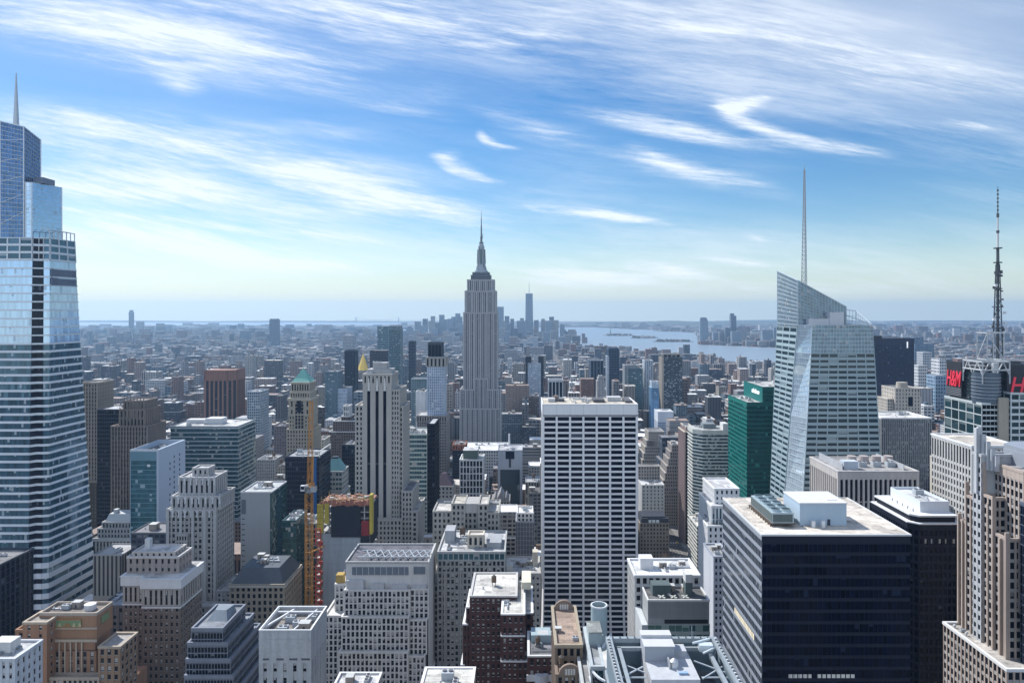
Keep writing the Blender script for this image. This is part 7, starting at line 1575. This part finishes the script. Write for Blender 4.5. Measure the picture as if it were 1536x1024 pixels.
AVE = [-3300, -2900, -2500, -2150, -1820, -1540, -1270, -1020, -790, -610, -470, -335, -185, 161, 430, 705, 980, 1255, 1530, 1800, 2100, 2500, 2900, 3400]
pv = M()
for i in range(6, 18):
    for k in range(-2, 36):
        pv.box(AVE[i] + 13, AVE[i + 1] - 13, k * 80.4 + 9, k * 80.4 + 71.4, 0, .15)
single('pavement', pv, flatroof((.26, .25, .24)), kind='structure')
rd = M(); rd.face([(148.5, 520, .02), (173.5, 520, .02), (173.5, 1700, .02), (148.5, 1700, .02)]); single('road', rd, flatroof((.13, .125, .12)), kind='structure')
mk = M()
for k in range(0, 12):
    y0 = 80.4 * (k + 7) - 12
    for q in range(9): mk.face([(150 + q * 2.6, y0, .05), (151.4 + q * 2.6, y0, .05), (151.4 + q * 2.6, y0 + 4, .05), (150 + q * 2.6, y0 + 4, .05)])
for k in range(80):
    for xx in (154.6, 158, 161.4, 164.8, 168.2): y = 560 + k * 9; mk.face([(xx, y, .05), (xx + .25, y, .05), (xx + .25, y + 3.4, .05), (xx, y + 3.4, .05)])
single('road_marking', mk, paint('road_white', (.6, .6, .58), .8), kind='structure')
pk = M(); pk.face([(-40, 640, .21), (146, 640, .21), (146, 738, .21), (-40, 738, .21)]); single('park_paving', pk, flatroof((.30, .25, .19)), kind='structure')

# bare park trees ---------------------------------------------------------------------------
def tree_mesh(seed):
    r = random.Random(seed); tr = M(); cr = M()
    def grow(p, d, L, rad, lev):
        q = p + d * L; tgt = tr if lev < 2 else cr
        n = 5 if lev < 2 else 3
        u = d.orthogonal().normalized(); v = d.cross(u); r1 = rad * .68
        A = [tuple(p + (u * cos(2 * pi * k / n) + v * sin(2 * pi * k / n)) * rad) for k in range(n)]; Q = [tuple(q + (u * cos(2 * pi * k / n) + v * sin(2 * pi * k / n)) * r1) for k in range(n)]
        for k in range(n): j = (k + 1) % n; tgt.face([A[k], A[j], Q[j], Q[k]])
        if lev == 5: return
        for _ in range(3 if lev else 5):
            a = r.uniform(0, 6.28); s_ = r.uniform(.45, .85); nd = (d + (u * cos(a) + v * sin(a)) * s_ + Vector((0, 0, .12))).normalized(); grow(q if r.random() < .6 else p + d * L * r.uniform(.55, 1), nd, L * r.uniform(.62, .82), r1 * .8, lev + 1)
    grow(Vector((0, 0, 0)), Vector((0, 0, 1)), 3.6, .32, 0)
    bark = wallm((.16, .115, .085), .95); tw = wallm((.22, .16, .125), .95)
    return tr.mesh('trunk', bark), cr.mesh('crown', tw)
TM = [tree_mesh(s_) for s_ in (1, 2, 3)]
r = random.Random(4)
tn = 0
for k in range(34):
    x = r.uniform(96, 144) if k < 26 else r.uniform(146, 149); y = r.uniform(655, 738) if k < 26 else 690 + (k - 26) * 14
    o = bpy.data.objects.new('bare_tree', None); COL.objects.link(o); o.location = (x, y, .2); o.rotation_euler = (0, 0, r.uniform(0, 6)); s_ = r.uniform(.85, 1.3); o.scale = (s_, s_, s_)
    tag(o, 'leafless brown park tree among the bare trees beside the avenue', 'tree', 'bare trees in the park by the avenue')
    a, c = r.choice(TM); put('trunk', a, o); put('crown', c, o)
# traffic --------------------------------------------------------------------------------------
def car_mesh(col, key, van=False):
    m = M(); hgt = 2.3 if van else 1.45
    m.prism([(-.9, -2.25), (.9, -2.25), (.9, 2.25), (-.9, 2.25)], .35, .95, [(-.86, -2.2), (.86, -2.2), (.86, 2.2), (-.86, 2.2)], bottom=True)
    a, c = (-2.1, 1.6) if van else (-1.7, 1.1)
    m.prism([(-.84, a), (.84, a), (.84, c), (-.84, c)], .95, hgt, [(-.66, a + .5), (.66, a + .5), (.66, c - .6), (-.66, c - .6)])
    m.cur = 1
    for s_ in (-1, 1): m.prism([(s_ * .80 - .06, a + .35), (s_ * .80 + .06, a + .35), (s_ * .80 + .06, c - .4), (s_ * .80 - .06, c - .4)], 1.05, hgt - .2, [(s_ * .69 - .06, a + .55), (s_ * .69 + .06, a + .55), (s_ * .69 + .06, c - .65), (s_ * .69 - .06, c - .65)])
    for x in (-.85, .85):
        for y in (-1.4, 1.4):
            m.cur = 2; pts = [(x - .12, y + .34 * cos(k * pi / 5), .34 + .34 * sin(k * pi / 5)) for k in range(10)]; p2 = [(x + .12, q, w_) for _, q, w_ in pts]; m.face(pts); m.face(p2[::-1])
            for k in range(10): m.face([pts[k], pts[(k + 1) % 10], p2[(k + 1) % 10], p2[k]])
    return m.mesh('car', [paint('car_' + key, col, .35), paint('car_glass', (.02, .025, .03), .1), paint('tyre', (.02, .02, .02), .8)])
CM = {'white': car_mesh((.75, .75, .74), 'white'), 'black': car_mesh((.03, .03, .035), 'black'), 'yellow': car_mesh((.70, .42, .03), 'yellow'), 'grey': car_mesh((.35, .36, .37), 'grey'), 'van': car_mesh((.78, .78, .77), 'white', True)}
used = set()
for k in range(30):
    c = r.choice(('white', 'white', 'black', 'yellow', 'grey', 'van')); ln = r.choice((152.8, 156.3, 159.7, 163.1, 166.5, 170.4)); yy = round(r.uniform(0, 36)); 
    if (ln, yy) in used: continue
    used.add((ln, yy)); y = 640 + yy * 7.0
    nm = {'van': 'white van', 'yellow': 'yellow taxi'}.get(c, c + ' car')
    where = 'among the bare park trees' if y < 720 else ('beside the black mansard roof' if y < 790 else 'farther up the avenue')
    o = put('delivery_van' if c == 'van' else ('taxi' if c == 'yellow' else 'car'), CM[c], None, (ln, y, .06), r.choice((0, 0, 0, pi)) )
    tag(o, '%s on the sunlit avenue %s' % (nm, where), 'van' if c == 'van' else 'car', 'traffic on the avenue: %ss %s' % (nm, where))

# ------------------------------------------------------------------ the city between: lots on the street grid
CMF = [citym('city_far_punched', 5.2, 5.4, .5, .5), citym('city_far_banded', 60, 6.5, .97, .45), citym('city_far_strips', 6, 60, .45, .94), citym('city_far_wide', 7, 6, .7, .5)]
CM3 = [citym('city_punched', 2.9, 3.6, .46, .52), citym('city_banded', 60, 3.8, .97, .46, (.03, .05, .065)), citym('city_strips', 3.0, 60, .45, .94), citym('city_wide', 4.2, 3.7, .74, .55)]
RF = roofm()
TINTS = [((.19, .105, .08), 'red brick'), ((.15, .105, .085), 'brown brick'), ((.28, .255, .22), 'tan brick'), ((.36, .35, .33), 'cream stone'), ((.24, .24, .245), 'grey stone'), ((.46, .47, .48), 'white'), ((.075, .08, .09), 'dark grey'), ((.11, .16, .20), 'blue-grey glass'), ((.25, .195, .17), 'pinkish brick'), ((.04, .055, .08), 'dark blue glass'), ((.15, .15, .155), 'slate grey')]
ROOFS = [(.10, .10, .10), (.18, .18, .19), (.34, .34, .34), (.55, .55, .54), (.70, .70, .69), (.26, .20, .17), (.48, .45, .40)]
heroes = [h if len(h) > 4 else (*h, 110) for h in HEROES]
grid = {}
for h in heroes:
    for gx in range(int(h[0] // 100) - 1, int(h[1] // 100) + 2):
        for gy in range(int(h[2] // 100) - 1, int(h[3] // 100) + 2): grid.setdefault((gx, gy), []).append(h)
def clear(x0, x1, y0, y1):
    for h in grid.get((int((x0 + x1) / 2 // 100), int((y0 + y1) / 2 // 100)), ()):
        if x0 < h[1] and x1 > h[0] and y0 < h[3] and y1 > h[2]: return False
    return True
def hidden(x, y, z):
    """is the sight line from the eye to this point cut by a hero block?"""
    for (a, c, d, e, zt) in heroes:
        if d >= y: continue
        t0, t1 = max(0, d / y), min(1, e / y)
        if x != 0:
            u, v = a / x, c / x
            if u > v: u, v = v, u
            t0, t1 = max(t0, u), min(t1, v)
        elif not (a < 0 < c): continue
        if t0 < t1 and H + (z - H) * t1 < zt: return True
    return False
r = random.Random(21)
lots = []
def height(Y, px):
    if Y < 480: return r.choice((18, 24, 30, 38, 46))
    if Y < 1300: return r.choices((r.uniform(18, 34), r.uniform(34, 66), r.uniform(66, 118)), (3, 5, 3.4))[0]
    if Y < 2700: return r.choices((r.uniform(16, 30), r.uniform(30, 60), r.uniform(60, 125)), (2.6, 5, 3.2))[0]
    if Y > 3900 and 600 < px < 890 and Y < 6500: return r.choices((r.uniform(18, 34), r.uniform(34, 70), r.uniform(70, 130)), (4, 5, 3))[0]
    if Y < 4600: return r.choices((r.uniform(12, 24), r.uniform(24, 46), r.uniform(46, 95)), (5, 5.5, 1.6))[0]
    return r.choices((r.uniform(12, 24), r.uniform(24, 50), r.uniform(50, 110)), (7, 5, .8))[0]
def cap(Y):
    return 735 if Y < 560 else 680 if Y < 800 else 625 if Y < 1250 else 562 if Y < 2000 else 530 if Y < 3300 else 511 if Y < 5000 else 487
for i in range(len(AVE) - 1):
    for k in range(3, 62):
        Y0 = k * 80.4
        xa, xb = AVE[i] + 15, AVE[i + 1] - 15
        if max(abs(xa), abs(xb)) < 1: continue
        pl, pr_ = CX + F * xa / Y0, CX + F * xb / Y0
        if pr_ < -60 or pl > 1600: continue
        if k * 80.4 > 2600 and xa > 1900 - (Y0 - 1200) * .32: continue
        if Y0 > 2600 and xb > 1950 - (Y0 - 1200) * .36: continue
        for row in (0, 1):
            x = xa
            while x < xb - 8:
                wd = r.choice((12, 16, 20, 26, 34, 46)) if Y0 < 2600 else r.choice((18, 24, 30, 44, 60)); wd = min(wd, xb - x); y0 = Y0 + 11 + row * 30; y1 = y0 + (29 if r.random() < .8 else 24)
                if k in (8, ) and -50 < x < 146 and row == 0 or (k == 8 and -60 < x + wd < 150): x += wd; continue
                if clear(x, x + wd, y0, y1):
                    pm = CX + F * (x + wd / 2) / y0; h = height(Y0, pm); h = min(h, max(8, Z(cap(Y0) + r.uniform(0, 50) + (45 if Y0 < 1250 and 640 < pm < 815 else 0), y0)))
                    if 140 > x > 60 and 560 < y0 < 1000: h = min(h, 34)
                    lots.append((x, x + wd, y0, y1, h))
                x += wd + (0 if r.random() < .7 else r.uniform(2, 8))
# beyond the grid: looser far districts out to the shore and across the rivers
def wet(x, y):
    px, py = CX + F * x / y, CY + H * F / y
    for q in (px,):
        import bisect
    def edge(l):
        for (x0, y0), (x1, y1) in zip(l, l[1:]):
            if x0 <= px <= x1: return y0 + (y1 - y0) * (px - x0) / (x1 - x0 + 1e-6)
        return None
    n_ = edge([(560, 507), (640, 507), (720, 506), (800, 507), (850, 514), (880, 521), (940, 526), (1000, 532), (1060, 538.5), (1110, 543), (1165, 548), (1300, 560), (1440, 566), (1560, 600)]); f_ = edge([(560, 503), (610, 494), (700, 492), (780, 491.5), (850, 491), (890, 491), (950, 494), (1010, 496.5), (1046, 500), (1050, 517), (1165, 522), (1300, 534), (1440, 543), (1560, 550)])
    return n_ is not None and f_ - .4 < py < n_ + .6
y = 4980
while y < 15000:
    st_ = 46 + (y - 5000) * .012; x = -.80 * y
    while x < .76 * y:
        wd = r.uniform(.5, 1.5) * st_
        if r.random() < .74 and not wet(x + wd / 2, y) and not wet(x + wd / 2, y + st_ * .5) and not (11600 < y < 15700 and x < -2000) and clear(x, x + wd, y, y + st_ * .5):
            h = height(y, CX + F * x / y) * (1.0 if y < 9000 else .7); h = min(h, max(9, Z(cap(y) + r.uniform(-4, 14) + (15 if y < 7000 and 590 < CX + F * x / y < 900 else 0), y)))
            lots.append((x, x + wd, y, y + st_ * r.uniform(.4, .62), h))
        x += wd * 1.15
    y += st_ * r.uniform(.9, 1.2)
y = 2700
while y < 5000:
    x = 1750
    while x < .78 * y:
        wd = r.uniform(25, 70)
        if not wet(x + wd / 2, y) and not wet(x + wd / 2, y + 30) and r.random() < .8 and clear(x, x + wd, y, y + 30): lots.append((x, x + wd, y, y + r.uniform(22, 34), r.uniform(10, 34)))
        x += wd * 1.2
    y += 46
lots2 = []
for l in lots:
    if not wet((l[0] + l[1]) / 2, l[3]): lots2.append(l)
lots = lots2
# pick the ones that show largest as things of their own
cand = []
for l in lots:
    x0, x1, y0, y1, h = l
    if y0 > 1900: continue
    cx = (x0 + x1) / 2; px, py = CX + F * cx / y0, CY + (H - h) * F / y0
    if not (4 < px < 1532) or py > 1015: continue
    vis = sum(not hidden(xx, y0, zz) for xx in (x0 + 1, cx, x1 - 1) for zz in (h, h * .6))
    if vis: cand.append((-vis * (x1 - x0) * (h + 12) / (y0 * y0), l, px, py))
cand.sort(key=lambda c: c[0]); cand = cand[:170]
chosen = {c[1] for c in cand}
names = []
for o in COL.objects:
    if o.type == 'EMPTY' and o.get('category') in ('building', 'skyscraper', 'office tower') and not o.name.startswith(('hazy_tower', 'riverbank', 'horizon', 'west_side')):
        names.append((CX + F * o.location.x / o.location.y, o.location.y, o.name.split('.')[0].replace('_', ' ')))
seen = {}
for sc_, (x0, x1, y0, y1, h), px, py in cand:
    tint, word = r.choice(TINTS); rc = r.choice(ROOFS); kind = 3 if 'glass' in word else r.choice((0, 0, 0, 2, 3, 1))
    wide = (x1 - x0); size = 'tall' if h > 60 else ('low' if h < 28 else 'mid-rise'); shp = 'slim' if wide < 17 else ('broad' if wide > 36 else '')
    hn = min(names, key=lambda q: abs(q[0] - px) + abs(q[1] - y0) * .12); rel = ('behind' if y0 > hn[1] + 40 and abs(hn[0] - px) < 30 else 'left of' if px < hn[0] - 10 else 'right of' if px > hn[0] + 10 else 'in front of')
    feat = r.choice(('tank', 'tank', 'penthouse', 'plant', 'bare')); fw = {'tank': 'with a roof tank', 'penthouse': 'with a small penthouse', 'plant': 'with rooftop plant', 'bare': 'with bare roof'}[feat]
    lab = ' '.join(('%s %s %s building %s %s the %s' % (size, shp, word, fw, rel, hn[2])).split())
    if lab in seen:
        for ex in ('farther off', 'second nearest', 'set deepest', 'half hidden'):
            if lab + ', ' + ex not in seen: lab = lab.replace(' building', '') + ', ' + ex; break
    seen[lab] = 1
    nm = {'low': 'low_rise_building', 'mid-rise': 'mid_rise_building', 'tall': 'high_rise_building'}[size]
    cx, cy = (x0 + x1) / 2, (y0 + y1) / 2
    o = bpy.data.objects.new(nm, None); COL.objects.link(o); o.location = (cx, cy, 0); tag(o, lab, 'building', 'ordinary buildings filling the street blocks')
    m = M(); m.ct = tint; rm = M(); rm.ct = rc
    def blk(a, c, d, e, z0, z1):
        for (p, q) in (((a, d), (c, d)), ((c, d), (c, e)), ((c, e), (a, e)), ((a, e), (a, d))):
            L = abs(p[0] - q[0]) + abs(p[1] - q[1]); nb = max(1, round(L / 2.9)) * 2.9; m.face([(*p, z0), (*q, z0), (*q, z1), (*p, z1)], [(0, z0), (nb, z0), (nb, z1), (0, z1)])
        t = .4
        for (aa, cc, dd, ee) in ((a, c, d, d + t), (a, c, e - t, e), (a, a + t, d + t, e - t), (c - t, c, d + t, e - t)): rm.box(aa - .02, cc + .02, dd - .02, ee + .02, z1, z1 + .9)
        rm.face([(a + t, d + t, z1 + .02), (c - t, d + t, z1 + .02), (c - t, e - t, z1 + .02), (a + t, e - t, z1 + .02)])
    a, c, d, e = x0 - cx, x1 - cx, y0 - cy, y1 - cy
    if h > 40 and wide > 18 and r.random() < .6:
        s_ = h * r.uniform(.55, .8); blk(a, c, d, e, 0, s_); k_ = r.uniform(.1, .22) * wide; blk(a + k_, c - k_ * r.random(), d + 4, e - 2, s_, h); a, c, d, e = a + k_, c - k_, d + 4, e - 2
    else: blk(a, c, d, e, 0, h)
    put('wall', m.mesh('wall', CM3[kind]), o); put('roof', rm.mesh('roof', RF), o)
    def pr2(k, sc=1.0):
        me = PROPS[k]; q = put(k, me, o, (r.uniform(a + 3, max(a + 3.1, c - 3)), r.uniform(d + 3, max(d + 3.1, e - 3)), h + .05), r.choice((0, pi / 2)), (sc,) * 3)
    if feat == 'tank': pr2('water_tank')
    if feat == 'penthouse': pr2('stair_head', 1.2)
    if feat == 'plant': pr2('air_unit'); pr2('duct', .8)
    if wide > 24: pr2(r.choice(('air_unit', 'vent', 'stair_head')))
# the rest of the city as one mass
st = M()
def lot_box(x0, x1, y0, y1, h, tint, rc, kind):
    st.ct = tint; st.cur = kind
    for (p, q) in (((x0, y0), (x1, y0)), ((x1, y0), (x1, y1)), ((x1, y1), (x0, y1)), ((x0, y1), (x0, y0))):
        L = abs(p[0] - q[0]) + abs(p[1] - q[1]); st.face([(*p, 0), (*q, 0), (*q, h), (*p, h)], [(0, 0), (L, 0), (L, h), (0, h)])
    st.ct = rc; st.cur = 4; st.face([(x0, y0, h), (x1, y0, h), (x1, y1, h), (x0, y1, h)])
for l in lots:
    if l in chosen: continue
    x0, x1, y0, y1, h = l; tint, word = r.choice(TINTS); kind = 3 if 'glass' in word else r.choice((0, 0, 0, 2, 3)); rc = r.choice(ROOFS if y0 < 2400 else ROOFS[:3] + ROOFS[5:6] + [(.2, .2, .2), (.42, .42, .42)])
    lot_box(x0, x1, y0, y1, h, tint, rc, kind if y0 < 1300 else kind + 5)
    if y0 < 3600:
        for _ in range(r.choice((1, 1, 2))):
            w_ = r.uniform(2.5, 6); a = r.uniform(x0 + .5, max(x0 + .6, x1 - w_ - .5)); c = r.uniform(y0 + 1, y1 - w_ - 1); st.ct = r.choice(TINTS + [((.12, .085, .06), 'tank')] * 3)[0]; st.cur = 4; st.box(a, a + w_, c, c + w_ * r.uniform(.6, 1.1), h, h + r.uniform(2.5, 6))
for k in range(220):     # districts behind the viewpoint, seen only as reflections
    x = r.uniform(-700, 700); y = r.uniform(-1300, -90); lot_box(x, x + r.uniform(20, 45), y, y + r.uniform(20, 40), r.uniform(30, 150) if y < -200 else r.uniform(20, 110), *r.choice(TINTS)[:1], r.choice(ROOFS), r.choice((0, 3, 1)))
single('city_blocks', st, CM3 + [RF] + CMF, kind='stuff')

# ------------------------------------------------------------------ air
hz = M(); hz.box(-26200, 26200, -4200, 16800, -1, 444, True)
hm = bpy.data.materials.new('haze'); hm.use_nodes = True; t = NT(hm.node_tree); vol = t.n('ShaderNodeVolumePrincipled'); out = t.n('ShaderNodeOutputMaterial'); t.l(vol.outputs[0], out.inputs['Volume'])
vol.inputs['Color'].default_value = (.45, .70, 1.0, 1); vol.inputs['Density'].default_value = 5.4e-5; vol.inputs['Anisotropy'].default_value = .35
single('haze', hz, hm, kind='stuff')
print('lots', len(lots), 'objects', len(bpy.data.objects))
